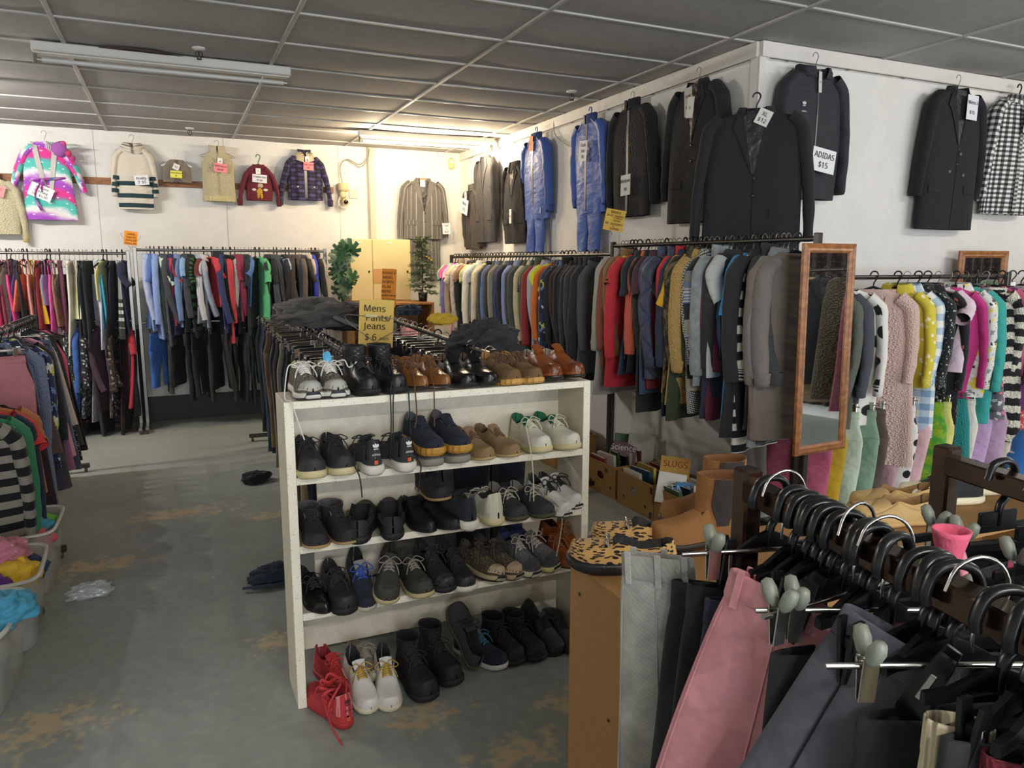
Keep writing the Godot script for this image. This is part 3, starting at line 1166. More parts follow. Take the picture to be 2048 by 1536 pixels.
func suit_front(o: Node3D, c: Cut, m: Material, trim: Material, yv: float, small: bool, lining: Material = null) -> void:
	var g := Geo.new()
	for s in [-1.0, 1.0]:
		on_front(g, c, func(t): return s * lerpf(c.nw * 0.95, 0.006, t), func(t): return s * (lerpf(c.nw * 0.95, 0.006, t) + (lerpf(0.02, 0.075, t / 0.3) if t < 0.3 else lerpf(0.062, 0.004, (t - 0.3) / 0.7))), c.y0 + 0.004, yv, 0.007, 3, 14)
	put("lapel", g, trim, o)
	g = Geo.new()
	on_front(g, c, func(t): return -lerpf(c.nw * 0.95, 0.006, t), func(t): return lerpf(c.nw * 0.95, 0.006, t), c.y0 - 0.002, yv, 0.003, 4, 12)
	put("lining", g, lining if lining else cloth("1c1c20", "", 0.5), o)
	if small:
		return
	for k in 2:
		g = Geo.new()
		disc(g, Vector3(0.006, yv - 0.025 - 0.1 * k, c.front(0.006, yv - 0.025 - 0.1 * k) + 0.001), 0.009)
		put("button", g, mat("dark button", Color("2a2826"), 0.35), o)
	for s in [-1.0, 1.0]:
		g = Geo.new()
		var y := c.y0 - c.ln * 0.68
		on_front(g, c, func(_t): return s * c.cw * 0.38, func(_t): return s * c.cw * 0.38 + s * 0.14, y, y - 0.055, 0.006, 4, 2)
		put("pocket_flap", g, trim, o)
	g = Geo.new()
	on_front(g, c, func(_t): return 0.003, func(_t): return 0.008, yv, c.y0 - c.ln + 0.01, 0.004, 1, 10)
	put("front_edge", g, mat("seam dark", Color("0d0d0f"), 0.9), o)


# ------------------------------------------------------------------ hangers
func hook_path(drop: float, r := 0.019) -> PackedVector3Array:
	return curve([Vector3(0, -drop, 0), Vector3(0.002, -drop * 0.62, 0), Vector3(r * 0.82, -r * 0.9, 0), Vector3(r * 1.08, 0, 0), Vector3(r * 0.72, r * 0.78, 0), Vector3(0, r * 1.08, 0), Vector3(-r * 0.78, r * 0.7, 0), Vector3(-r * 1.1, -0.004, 0)], 3)


var hanger_mesh := {}


func hanger_shape(kind: String) -> ArrayMesh:
	if hanger_mesh.has(kind):
		return hanger_mesh[kind]
	var g := Geo.new()
	if kind == "wire":
		g.tube(hook_path(0.075), 0.0022, 5)
		g.tube(pv([Vector3(0, -0.07, 0), Vector3(0.19, -0.135, 0), Vector3(0.2, -0.142, 0), Vector3(0.19, -0.15, 0), Vector3(-0.19, -0.15, 0), Vector3(-0.2, -0.142, 0), Vector3(-0.19, -0.135, 0), Vector3(0, -0.07, 0)]), 0.0016, 5, false)
	else:
		g.tube(hook_path(0.075, 0.021), 0.006, 7, true, Vector3.BACK, 0.0045)
		g.tube(pv([Vector3(-0.195, -0.145, 0), Vector3(-0.1, -0.108, 0), Vector3(-0.02, -0.08, 0), Vector3(0, -0.072, 0), Vector3(0.02, -0.08, 0), Vector3(0.1, -0.108, 0), Vector3(0.195, -0.145, 0)]), 0.006, 6, true, Vector3.BACK, 0.009)
	hanger_mesh[kind] = g.mesh()
	return hanger_mesh[kind]


# a clip hanger: hook, bar and two sprung clips
func clip_hanger(o: Node3D, metal: Material, plastic: Material, w := 0.165, pads := true) -> void:
	var g := Geo.new()
	g.tube(hook_path(0.06, 0.021), 0.0046 if pads else 0.002, 7)
	put("hook", g, plastic if pads else metal, o)
	g = Geo.new()
	if pads:
		g.box(Vector3(0, -0.066, 0), Vector3(0.05, 0.03, 0.007), 0.003)
	g.tube(pv([Vector3(-w - 0.03, -0.082, 0), Vector3(w + 0.03, -0.082, 0)]), 0.0035, 8)
	put("bar", g, metal, o)
	for s in [-1, 1]:
		g = Geo.new()
		for z in [-1, 1]:
			g.off = Transform3D(Basis(Vector3.RIGHT, z * 0.16), Vector3(s * w, -0.1, z * 0.006))
			g.box(Vector3(0, 0.0, 0), Vector3(0.022, 0.07, 0.0035), 0.0015)
			g.off = Transform3D.IDENTITY
		put("clip", g, metal, o)


func price_tag(parent: Node3D, at: Vector3, w: float, h: float, hex: String, words: Array, turn := 0.0, size := 0.02, called := "price_tag", tilt := 0.0) -> MeshInstance3D:
	var g := Geo.new()
	var rows := []
	for i in 5:
		var row := PackedVector3Array()
		for j in 5:
			var u := j / 4.0 - 0.5
			var v := 0.5 - i / 4.0
			row.append(Vector3(u * w, v * h, 0.012 * w * 8 * (u * u) * (0.5 - v)))
		rows.append(row)
	g.grid(rows, false, 1, 1, true, true)
	var back := []
	for r in rows:
		var q := PackedVector3Array()
		for a in r:
			q.append(a - Vector3(0, 0, 0.0008))
		back.append(q)
	g.grid(back, false, 1, 1, true)
	var t := put(called, g, mat("card " + hex, Color(hex), 0.8), parent, at)
	t.rotation = Vector3(tilt, 0, turn)
	for k in words.size():
		write(t, words[k], Vector3(0, h * 0.5 - (k + 0.75) * h / (words.size() + 0.5), 0.0035), size, Color("26221f"))
	return t


func write(parent: Node3D, words: String, at: Vector3, size: float, col: Color, called := "lettering") -> MeshInstance3D:
	var tm := TextMesh.new()
	tm.text = words
	tm.font = font
	tm.font_size = 48
	tm.pixel_size = size / 40.0
	tm.depth = 0.0008
	tm.curve_step = 3.0
	return put_mesh(called, tm, mat("ink " + col.to_html(), col, 0.7), parent, at)


# ------------------------------------------------------------------ clothes hung along the walls
func wall_hanger(at: Vector3, yaw: float, hex: String, kind: String, w: float, label: String) -> Node3D:
	var o := thing("coat_hanger", label, "hanger", at, yaw)
	var wire := kind == "wire"
	var m := mat("hanger " + hex, Color(hex), 0.35, 0.8 if wire else 0.0)
	var g := Geo.new()
	g.tube(hook_path(0.085, 0.02), 0.0022 if wire or kind == "wood" else 0.005, 7)
	put("hook", g, mat("hook wire", Color("8d8a86"), 0.35, 0.9) if kind == "wood" else m, o)
	g = Geo.new()
	var q := 0.2 * w
	if wire:
		g.tube(pv([Vector3(0, -0.082, 0), Vector3(q, -0.135, 0), Vector3(q + 0.008, -0.142, 0), Vector3(q, -0.15, 0), Vector3(-q, -0.15, 0), Vector3(-q - 0.008, -0.142, 0), Vector3(-q, -0.135, 0), Vector3(0, -0.082, 0)]), 0.002, 6, false)
	elif kind == "wood":
		g.tube(curve([Vector3(-q, -0.15, 0.006), Vector3(-q * 0.4, -0.105, 0), Vector3(0, -0.075, 0), Vector3(q * 0.4, -0.105, 0), Vector3(q, -0.15, 0.006)], 4), PackedFloat32Array([0.007, 0.007, 0.007, 0.008, 0.008, 0.008, 0.008, 0.009, 0.009, 0.009, 0.008, 0.008, 0.008, 0.008, 0.007, 0.007, 0.007]), 8, true, Vector3.BACK, 0.018)
	else:
		g.tube(curve([Vector3(-q, -0.15, 0), Vector3(-q * 0.4, -0.11, 0), Vector3(0, -0.082, 0), Vector3(q * 0.4, -0.11, 0), Vector3(q, -0.15, 0)], 3), 0.006, 8, true, Vector3.BACK, 0.01)
	put("arms", g, m, o)
	return o


func wall_piece(kind: String, at: Vector3, yaw: float, label: String, m: Material, w: float, l: float, opt := {}) -> Array:
	var c := cut_of(kind, w, l)
	c.sp = opt.get("sp", 0.04)
	c.amp = opt.get("amp", 0.011)
	c.lean = -0.015
	c.fwd = -0.01
	if opt.has("drop"):
		c.sd = opt.drop
	if opt.has("dep"):
		c.dep = opt.dep
	if opt.has("vee"):
		c.vee = opt.vee
	var o := thing(KIND_NAME[kind] if not opt.has("name") else opt.name, label, KIND_CAT[kind], at, yaw)
	var keep := {}
	sew(o, kind, m, c, opt.get("trim", m), false)
	return [o, c]


func build_wall_clothes():
	var zb := -8.72
	# ---- the far wall
	var r := wall_piece("robe", Vector3(-1.03, 2.925, zb), 0.0, "child's pink, purple and turquoise starry unicorn dressing gown on the far wall", cloth("ffffff", "galaxy"), 0.78, 0.74, {"trim": cloth("dcd6d0", "fleece"), "sp": 0.13, "amp": 0.012})
	var o: Node3D = r[0]
	var c: Cut = r[1]
	var g := Geo.new()
	g.tube(curve([Vector3(-0.17, -0.46, 0.02), Vector3(-0.08, -0.45, 0.06), Vector3(0, -0.44, 0.062), Vector3(0.08, -0.43, 0.06), Vector3(0.17, -0.42, 0.02)], 4), 0.012, 8, true, Vector3.UP, 0.007)
	for s in [[-0.03, 0.3, -0.06], [-0.05, 0.2, 0.0]]:
		g.tube(curve([Vector3(-0.03, -0.44, 0.07), Vector3(-0.05 + s[2], -0.44 - s[1] * 0.5, 0.072), Vector3(-0.04 + s[2] * 0.5, -0.44 - s[1], 0.06)], 5), 0.013, 6, true, Vector3.RIGHT, 0.006)
	put("belt", g, cloth("c989c8", "galaxy"), o)
	g = Geo.new()
	for k in 3:
		g.off = Transform3D(Basis(Vector3.BACK, 0.5), Vector3(0.13, -0.15, 0.05))
		g.lathe(PackedVector2Array([Vector2(0, 0.07), Vector2(0.05, 0.06), Vector2(0.075, 0.02), Vector2(0.07, -0.03), Vector2(0.035, -0.07), Vector2(0, -0.075)]), 14)
		break
	g.off = Transform3D.IDENTITY
	put("unicorn_hood", g, cloth("b05cb8", "fleece"), o)
	g = Geo.new()
	g.off = Transform3D(Basis(Vector3.BACK, -1.45), Vector3(0.19, -0.13, 0.07))
	g.lathe(PackedVector2Array([Vector2(0.024, 0), Vector2(0.018, 0.04), Vector2(0.009, 0.085), Vector2(0.001, 0.12)]), 10)
	put("horn", g, cloth("cfe0d4", "fleece"), o)
	for q in [[0.2, -0.19, "e23d72", 0.03], [0.235, -0.235, "c43a86", 0.026], [0.165, -0.1, "e8508e", 0.026]]:
		g = Geo.new()
		g.lathe(PackedVector2Array([Vector2(0, q[3]), Vector2(q[3] * 0.75, q[3] * 0.65), Vector2(q[3], 0), Vector2(q[3] * 0.75, -q[3] * 0.65), Vector2(0, -q[3])]), 12, Vector3(q[0], q[1], 0.085))
		put("muzzle", g, cloth(q[2], "fleece"), o)
	g = Geo.new()
	for k in 6:
		var x := 0.02 + 0.012 * k
		g.tube(curve([Vector3(0.04, -0.1, 0.03), Vector3(x, -0.09 - 0.012 * k, 0.07), Vector3(x - 0.01, -0.15 - 0.01 * k, 0.068)], 4), 0.005, 5)
	put("mane", g, cloth("e6e2dc", "fleece"), o)
	price_tag(o, Vector3(-0.06, -0.565, 0.075), 0.2, 0.13, "e9e8e6", ["Unicorn", "Dressing", "7/8  $5.50"], -0.42, 0.026)
	wall_hanger(Vector3(-1.03, 2.925, zb), 0, "8f8c88", "wire", 0.75, "wire hanger holding the unicorn dressing gown")

	r = wall_piece("jumper", Vector3(-0.27, 2.94, zb), 0, "child's cream cable-knit jumper with dark green stripes and wide collar", cloth("d9cfbd", "cable"), 0.72, 0.63, {"sp": 0.035, "trim": cloth("d9cfbd", "cable"), "vee": 0.05})
	o = r[0]
	c = r[1]
	var green := cloth("17333a", "cable")
	for y in [-0.44, -0.56, -0.655]:
		g = Geo.new()
		for sd in [1.0, -1.0]:
			on_front(g, c, func(_t): return -c.half(y).x * 0.985, func(_t): return c.half(y).x * 0.985, y, y - 0.042, 0.004, 14, 2, sd)
		put("stripe", g, green, o)
	for s in [-1.0, 1.0]:
		for t in [0.52, 0.69, 0.85]:
			g = Geo.new()
			var x: float = s * (c.sw + 0.004 + c.sp * t)
			var y: float = c.y0 - c.sd - 0.05 - (0.432 - 0.05) * t
			g.tube(pv([Vector3(x - 0.0 * s, y, c.fwd * t), Vector3(x + 0.002 * s, y - 0.038, c.fwd * t)]), 0.05, 12, false, Vector3.BACK, 0.044 - 0.012 * t)
			put("stripe", g, green, o)
	put("wide_collar", collar(c, "big"), cloth("ddd3c1", "rib"), o)
	price_tag(o, Vector3(0.065, -0.43, 0.075), 0.13, 0.095, "e6e6ea", ["Pretty", "7  $5"], 0.12, 0.03)
	price_tag(o, Vector3(0, -0.14, 0.02), 0.045, 0.045, "e4e0d8", ["$5"], 0.1, 0.024)
	wall_hanger(Vector3(-0.27, 2.94, zb), 0, "8f8c88", "wire", 0.75, "wire hanger holding the striped cream jumper")

	r = wall_piece("vest", Vector3(0.13, 2.82, zb), 0, "toddler's taupe fake fur gilet on the far wall", cloth("8d8072", "fleece"), 0.66, 0.225, {"dep": 0.045})
	o = r[0]
	c = r[1]
	g = Geo.new()
	on_front(g, c, func(t): return -0.012 - 0.03 * t * t, func(t): return 0.012 + 0.03 * t * t, c.y0 - 0.005, c.y0 - c.ln, 0.004, 2, 8)
	put("front_opening", g, cloth("5f554b"), o)
	price_tag(o, Vector3(-0.005, -0.16, 0.06), 0.06, 0.06, "e8e6e0", ["S2"], -0.4, 0.025)
	price_tag(o, Vector3(-0.01, -0.235, 0.062), 0.11, 0.07, "e3e05c", ["Girls Winter", "$2"], -0.04, 0.016)
	wall_hanger(Vector3(0.13, 2.82, zb), 0, "dcdad6", "plastic", 0.72, "white plastic hanger holding the taupe fur gilet")

	r = wall_piece("vest", Vector3(0.53, 2.935, zb), 0, "child's cream fleece body warmer with a tall collar", cloth("cfc39c", "fleece"), 0.78, 0.51, {"dep": 0.05})
	o = r[0]
	c = r[1]
	put("collar", collar(c, "stand"), cloth("d6cba8", "fleece"), o)
	g = Geo.new()
	on_front(g, c, func(_t): return -0.006, func(_t): return 0.006, c.y0 - 0.02, c.y0 - c.ln + 0.01, 0.002, 1, 10)
	put("zip", g, cloth("a89d78"), o)
	g = Geo.new()
	for sd in [1.0, -1.0]:
		on_front(g, c, func(_t): return -c.hw, func(_t): return c.hw, c.y0 - c.ln + 0.045, c.y0 - c.ln - 0.01, 0.004, 12, 2, sd)
	put("hem_band", g, cloth("d4c892", "cord"), o)
	price_tag(o, Vector3(0.02, -0.2, 0.07), 0.05, 0.07, "eae7e0", ["4"], -0.1, 0.022)
	price_tag(o, Vector3(0.02, -0.265, 0.072), 0.13, 0.09, "ee8f92", ["Vest Size 4", "$4.50"], -0.12, 0.02)
	wall_hanger(Vector3(0.53, 2.935, zb), 0, "8f8c88", "wire", 0.85, "wire hanger holding the cream body warmer")

	r = wall_piece("jumper", Vector3(0.94, 2.815, zb), 0, "toddler's dark red jumper with a small animal in yellow clothes", cloth("6d1c2c", "rib"), 0.6, 0.375, {"sp": 0.075})
	o = r[0]
	c = r[1]
	var z0 := c.front(0, -0.38) + 0.004
	for q in [["cbb48f", 0, -0.305, 0.035, 0.028], ["c79a1e", -0.006, -0.365, 0.035, 0.035], ["c79a1e", -0.018, -0.41, 0.014, 0.03], ["c79a1e", 0.016, -0.415, 0.014, 0.03], ["e9e4d8", -0.058, -0.35, 0.025, 0.014], ["e9e4d8", 0.058, -0.35, 0.025, 0.014], ["2a2420", 0, -0.325, 0.01, 0.006]]:
		g = Geo.new()
		g.off = Transform3D(Basis(Vector3.RIGHT, PI / 2).scaled(Vector3(q[3], q[4], 1)), Vector3(q[1], q[2], z0))
		g.lathe(PackedVector2Array([Vector2(0, 0.006), Vector2(0.8, 0.005), Vector2(1, 0)]), 14)
		put("motif", g, cloth(q[0], "rib"), o)
	price_tag(o, Vector3(-0.01, -0.155, 0.045), 0.05, 0.06, "e8e6e0", ["3"], 0, 0.02)
	price_tag(o, Vector3(0.0, -0.235, 0.06), 0.15, 0.085, "dfdfe4", ["Toddler Size", "$1.00"], -0.06, 0.02)
	wall_hanger(Vector3(0.94, 2.815, zb), 0, "2f6a4a", "plastic", 0.55, "green plastic hanger holding the dark red jumper")

	r = wall_piece("jacket", Vector3(1.43, 2.95, zb), 0, "child's purple and black plaid jacket with a cream fleece collar", cloth("ffffff", "plaid"), 0.78, 0.49, {"sp": 0.1, "trim": cloth("ffffff", "plaid")})
	o = r[0]
	c = r[1]
	put("fleece_collar", collar(c, "big"), cloth("d8c9a8", "fleece"), o)
	for s in [-1.0, 1.0]:
		g = Geo.new()
		on_front(g, c, func(_t): return s * 0.05, func(_t): return s * 0.13, -0.42, -0.455, 0.006, 3, 2)
		put("pocket_flap", g, cloth("3c3656"), o)
		g = Geo.new()
		disc(g, Vector3(s * 0.09, -0.435, c.front(s * 0.09, -0.435) + 0.007), 0.008)
		put("button", g, mat("pearl button", Color("d8d4cc"), 0.3), o)
	price_tag(o, Vector3(0.02, -0.145, 0.06), 0.045, 0.07, "e8e6e0", ["5"], 0.05, 0.02)
	price_tag(o, Vector3(0.03, -0.215, 0.066), 0.11, 0.085, "f0848c", ["Size  Girls", "$5"], -0.05, 0.02)
	wall_hanger(Vector3(1.43, 2.95, zb), 0, "dcdad6", "plastic", 0.7, "white plastic hanger holding the plaid jacket")

	r = wall_piece("jacket", Vector3(-1.5, 2.56, zb), 0, "child's pale yellow fleece jacket at the end of the far wall", cloth("d5cba6", "fleece"), 0.85, 0.52, {"sp": 0.05, "trim": cloth("d0c490", "cord")})
	price_tag(r[0], Vector3(0.05, -0.2, 0.075), 0.13, 0.1, "ee8f92", ["Size 5", "$4"], -0.3, 0.025)
	wall_hanger(Vector3(-1.5, 2.56, zb), 0, "8f8c88", "wire", 0.85, "wire hanger holding the pale yellow fleece jacket")

	# the grey suit: jacket and trousers share a hanger
	var grey := cloth("a5a199", "pinstripe")
	r = wall_piece("blazer", Vector3(2.79, 2.735, zb), 0, "grey pinstripe suit jacket hung open above the conifer", grey, 1.02, 0.68, {"sp": 0.06, "dep": 0.045})
	price_tag(r[0], Vector3(-0.02, -0.125, 0.05), 0.06, 0.075, "e8e6e2", ["L", "$12"], 0.0, 0.02)
	price_tag(r[0], Vector3(0.27, -0.64, 0.045), 0.1, 0.13, "e6e4e2", ["Suit", "L", "$20"], 0.05, 0.026)
	o = thing("trousers", "grey pinstripe suit trousers hanging under the matching jacket", "trousers", Vector3(2.8, 2.43, zb - 0.015))
	trousers(o, grey, "trousers", 0.76, 1.02, grey, 0.022, 1.15)
	wall_hanger(Vector3(2.79, 2.735, zb), 0, "b88a5a", "wood", 1.0, "wooden hanger holding the grey pinstripe suit")

	# ---- the side wall, from the far corner towards the front
	var xs := 3.215
	var ya := -PI / 2
	r = wall_piece("jacket", Vector3(xs, 2.61, -8.2), ya, "brown wool jacket nearest the far corner, a large white card on it", cloth("5b514a", "tweed"), 0.95, 0.68, {"sp": 0.02, "trim": cloth("4a423c", "rib")})
	price_tag(r[0], Vector3(-0.03, -0.16, 0.075), 0.07, 0.09, "e6e4e0", ["M"], 0.1, 0.02)
	price_tag(r[0], Vector3(-0.06, -0.28, 0.08), 0.24, 0.17, "eae8e6", ["Wool", "$15"], -0.25, 0.045)
	wall_hanger(Vector3(xs, 2.61, -8.2), ya, "8f8c88", "wire", 0.95, "wire hanger holding the brown wool jacket")
	r = wall_piece("coat", Vector3(xs, 2.9, -7.8), ya, "long charcoal coat with stitched front, second from the far corner", cloth("2f2e30", "heather"), 1.0, 0.9, {"sp": 0.0, "trim": cloth("353436", "heather")})
	wall_hanger(Vector3(xs, 2.9, -7.8), ya, "4a4846", "plastic", 1.0, "dark hanger holding the long charcoal coat")
	r = wall_piece("coat", Vector3(xs, 2.75, -7.03), ya, "black duffle coat with flap pockets and a big open collar", cloth("232224", "tweed"), 0.95, 0.78, {"sp": 0.04, "trim": cloth("272628", "tweed")})
	put("big_collar", collar(r[1], "big"), cloth("2a292b", "tweed"), r[0])
	price_tag(r[0], Vector3(0.05, -0.6, 0.075), 0.05, 0.14, "e2e0dc", ["$15"], 0, 0.018)
	wall_hanger(Vector3(xs, 2.75, -7.03), ya, "b9b6b0", "wire", 0.95, "pale wire hanger holding the black duffle coat")
	for k in 2:
		var z: float = [-6.55, -5.55][k]
		var blue := cloth(["3453a0", "3a5aa8"][k], "", 0.35)
		r = wall_piece("jacket", Vector3(xs, 2.925, z), ya, ["blue tracksuit jacket with white piping and an orange card in its neck", "blue shiny tracksuit jacket with a white card on its chest"][k], blue, 1.0, 0.74, {"sp": 0.02, "trim": cloth("24366e", "", 0.3), "amp": 0.01})
		o = r[0]
		c = r[1]
		for s in [-1.0, 1.0]:
			g = Geo.new()
			g.tube(curve([Vector3(s * c.nw, c.y0, 0.035), Vector3(s * c.sw * 0.75, c.y0 - 0.09, c.front(s * c.sw * 0.75, c.y0 - 0.09) + 0.003), Vector3(s * c.sw * 0.9, c.y0 - 0.3, c.front(s * c.sw * 0.9, c.y0 - 0.3) + 0.004)], 5), 0.0035, 5)
			put("piping", g, cloth("dcdfe6"), o)
		if k == 0:
			price_tag(o, Vector3(0.0, -0.13, 0.055), 0.07, 0.13, "ea8a4e", ["L"], -0.1, 0.03)
			g = Geo.new()
			g.box(Vector3(0.15, -0.75, c.front(0.15, -0.75) + 0.003), Vector3(0.012, 0.055, 0.003))
			put("logo_strip", g, mat("white print", Color("dfe3ea"), 0.6), o)
		else:
			price_tag(o, Vector3(0.02, -0.33, 0.075), 0.13, 0.16, "dedee0", ["Track", "Suit", "$8"], -0.08, 0.03)
		o = thing("trousers", ["blue tracksuit trousers below the jacket with the orange card", "blue shiny tracksuit trousers below the jacket with the white card"][k], "trousers", Vector3(xs - 0.0, 2.5, z), ya)
		trousers(o, blue, "trousers", 0.6, 0.86 + 0.1 * k, cloth("24366e"), 0.024, 1.1)
		wall_hanger(Vector3(xs, 2.925, z), ya, "3f5f9c", "plastic", 1.0, ["blue hanger holding the tracksuit with an orange card", "blue hanger holding the tracksuit with a white card"][k])
	r = wall_piece("jacket", Vector3(xs, 2.925, -4.93), ya, "black fleece zip jacket with a stand collar above the yellow price card", cloth("17171a", "fleece"), 1.06, 0.8, {"sp": 0.06, "trim": cloth("1b1b1e", "rib")})
	price_tag(r[0], Vector3(0.05, -0.66, 0.075), 0.13, 0.15, "c9c8c6", ["Medium", "$8"], 0.03, 0.028)
	wall_hanger(Vector3(xs, 2.925, -4.93), ya, "b98b5c", "wood", 1.0, "wooden hanger holding the black fleece jacket")
	r = wall_piece("coat", Vector3(xs, 2.925, -4.16), ya, "black wool overcoat on a wooden hanger with paper cards in its neck", cloth("1a1b1e", "heather"), 1.08, 0.88, {"sp": 0.1, "trim": cloth("1e1f22", "heather")})
	price_tag(r[0], Vector3(0.0, -0.2, 0.075), 0.08, 0.18, "b9b6ae", ["Coat", "$20"], 0.08, 0.022)
	price_tag(r[0], Vector3(0.03, -0.24, 0.08), 0.07, 0.13, "d8d6d0", ["L"], -0.12, 0.026)
	wall_hanger(Vector3(xs, 2.925, -4.16), ya, "b07a4c", "wood", 1.0, "wooden hanger holding the black overcoat")

	# ---- the corner and the facing wall
	r = wall_piece("blazer", Vector3(3.2, 2.655, -3.59), deg_to_rad(-43), "large black suit jacket hung at the wall's outer corner, white card at its neck", cloth("1d1e21", "heather"), 1.16, 0.82, {"sp": 0.07, "dep": 0.05})
	price_tag(r[0], Vector3(0.045, -0.13, 0.062), 0.08, 0.09, "dcdad4", ["XL", "$12"], -0.45, 0.026)
	wall_hanger(Vector3(3.2, 2.655, -3.59), deg_to_rad(-43), "1c1c24", "plastic", 1.1, "navy plastic hanger with a red size marker at the wall's outer corner")
	var zf := -3.6
	r = wall_piece("hoodie", Vector3(3.65, 2.93, zf), 0, "black hooded sports jacket with a small white leaf emblem on its chest", cloth("1b1d22", "", 0.15), 1.05, 0.76, {"sp": 0.07, "trim": cloth("16181c", "rib")})
	o = r[0]
	c = r[1]
	g = Geo.new()
	on_front(g, c, func(_t): return -0.004, func(_t): return 0.006, c.y0, c.y0 - 0.74, 0.003, 1, 10)
	put("zip", g, mat("zip teeth", Color("55565a"), 0.4, 0.6), o)
	trefoil(o, Vector3(-0.11, -0.3, c.front(-0.11, -0.3) + 0.006), 0.02, Color("d9d9d9"))
	write(o, "adidas", Vector3(-0.11, -0.335, c.front(-0.11, -0.33) + 0.008), 0.011, Color("d9d9d9"))
	price_tag(o, Vector3(0.0, -0.16, 0.05), 0.025, 0.12, "c9c8c8", ["S"], 0.05, 0.014)
	price_tag(o, Vector3(0.03, -0.62, 0.085), 0.19, 0.14, "e8e8ea", ["ADIDAS", "$15"], -0.14, 0.04)
	wall_hanger(Vector3(3.65, 2.93, zf), 0, "6a6866", "wire", 1.0, "wire hanger holding the black hooded sports jacket")
	r = wall_piece("coat", Vector3(4.95, 2.93, zf), 0, "navy double-breasted pea coat with round buttons on the facing wall", cloth("14151b", "heather"), 1.05, 0.92, {"sp": 0.07, "trim": cloth("15161c", "heather"), "amp": 0.004})
	o = r[0]
	c = r[1]
	for q in [[-0.06, -0.62], [0.08, -0.64], [0.03, -0.5]]:
		g = Geo.new()
		disc(g, Vector3(q[0], q[1], c.front(q[0], q[1]) + 0.001), 0.014, 0.006)
		put("button", g, mat("grey button", Color("4c4c50"), 0.35), o)
	price_tag(o, Vector3(0.06, -0.2, 0.075), 0.11, 0.16, "d9dae0", ["Mens L", "$15"], -0.04, 0.026)
	wall_hanger(Vector3(4.95, 2.93, zf), 0, "8f8c88", "wire", 1.0, "wire hanger holding the navy pea coat")
	r = wall_piece("shirt", Vector3(5.6, 2.93, zf), 0, "black and white gingham shirt on the facing wall", cloth("ffffff", "gingham"), 1.08, 0.8, {"sp": 0.06, "dep": 0.05, "amp": 0.012})
	price_tag(r[0], Vector3(0.06, -0.25, 0.085), 0.2, 0.18, "dedfe4", ["Ladies 16", "$5"], -0.15, 0.032)
	wall_hanger(Vector3(5.6, 2.93, zf), 0, "1f1f20", "plastic", 1.0, "black plastic hanger holding the gingham shirt")


# a three-leaf emblem with two gaps across its leaves
func trefoil(parent: Node3D, at: Vector3, r: float, col: Color) -> void:
	var g := Geo.new()
	for k in 3:
		var a := (k - 1) * 0.62
		var poly := PackedVector2Array()
		for i in 13:
			var t := i / 12.0
			var w := sin(t * PI) * (0.3 if k != 1 else 0.26)
			poly.append((Vector2(w, 0.15 + t * 1.05) * r).rotated(-a))
		for i in range(11, 0, -1):
			var t := i / 12.0
			var w := sin(t * PI) * (0.3 if k != 1 else 0.26)
			poly.append((Vector2(-w, 0.15 + t * 1.05) * r).rotated(-a))
		g.sheet(poly, 0.0012)
	for y in [-0.05, -0.2]:
		g.sheet(PackedVector2Array([Vector2(-0.6 * r, y * r), Vector2(0.6 * r, y * r), Vector2(0.5 * r, (y - 0.09) * r), Vector2(-0.5 * r, (y - 0.09) * r)]), 0.0012)
	put("emblem", g, mat("print " + col.to_html(), col, 0.6), parent, at)


# ------------------------------------------------------------------ racks
func clothes_rack(label: String, a: Vector3, b: Vector3, m: Material, r := 0.0125, second := 0.0, square := false, feet := true) -> Node3D:
	# a rail between two posts on feet; second: height of a lower rail
	var mid := Vector3((a.x + b.x) / 2, 0, (a.z + b.z) / 2)
	var o := thing("clothes_rack", label, "clothes rack", mid)
	var d := (b - a).normalized()
	var across := Vector3(-d.z, 0, d.x)
	for h in [a.y, second]:
		if h <= 0:
			continue
		var p0 := Vector3(a.x, h - r, a.z) - mid - d * 0.04
		var p1 := Vector3(b.x, h - r, b.z) - mid + d * 0.04
		var g := Geo.new()
		if square:
			g.off = Transform3D(Basis.looking_at(p1 - p0), (p0 + p1) / 2)
			g.box(Vector3.ZERO, Vector3(r * 2, r * 2, (p1 - p0).length()), 0.003)
			g.off = Transform3D.IDENTITY
		else:
			g.tube(pv([p0, p1]), r, 12)
		put("rail", g, m, o)
	for e in [a - d * 0.05, b + d * 0.05]:
		var q: Vector3 = Vector3(e.x, 0, e.z) - mid
		var g := Geo.new()
		g.box(q + Vector3(0, a.y * 0.5 + 0.015, 0), Vector3(0.034, a.y, 0.034), 0.004)
		put("post", g, m, o)
		if feet:
			g = Geo.new()
			g.off = Transform3D(Basis.looking_at(across), q + Vector3(0, 0.055, 0))
			g.box(Vector3.ZERO, Vector3(0.034, 0.034, 0.56), 0.004)
			g.off = Transform3D.IDENTITY
			put("foot", g, m, o)
			for s in [-0.25, 0.25]:
				g = Geo.new()
				g.off = Transform3D(Basis(Vector3.BACK, PI / 2), q + across * s + Vector3(0, 0.022, 0))
				g.lathe(PackedVector2Array([Vector2(0, -0.011), Vector2(0.018, -0.011), Vector2(0.021, -0.006), Vector2(0.021, 0.006), Vector2(0.018, 0.011), Vector2(0, 0.011)]), 12)
				g.off = Transform3D.IDENTITY
				put("castor", g, mat("castor brown", Color("5b4630"), 0.5), o)
	return o


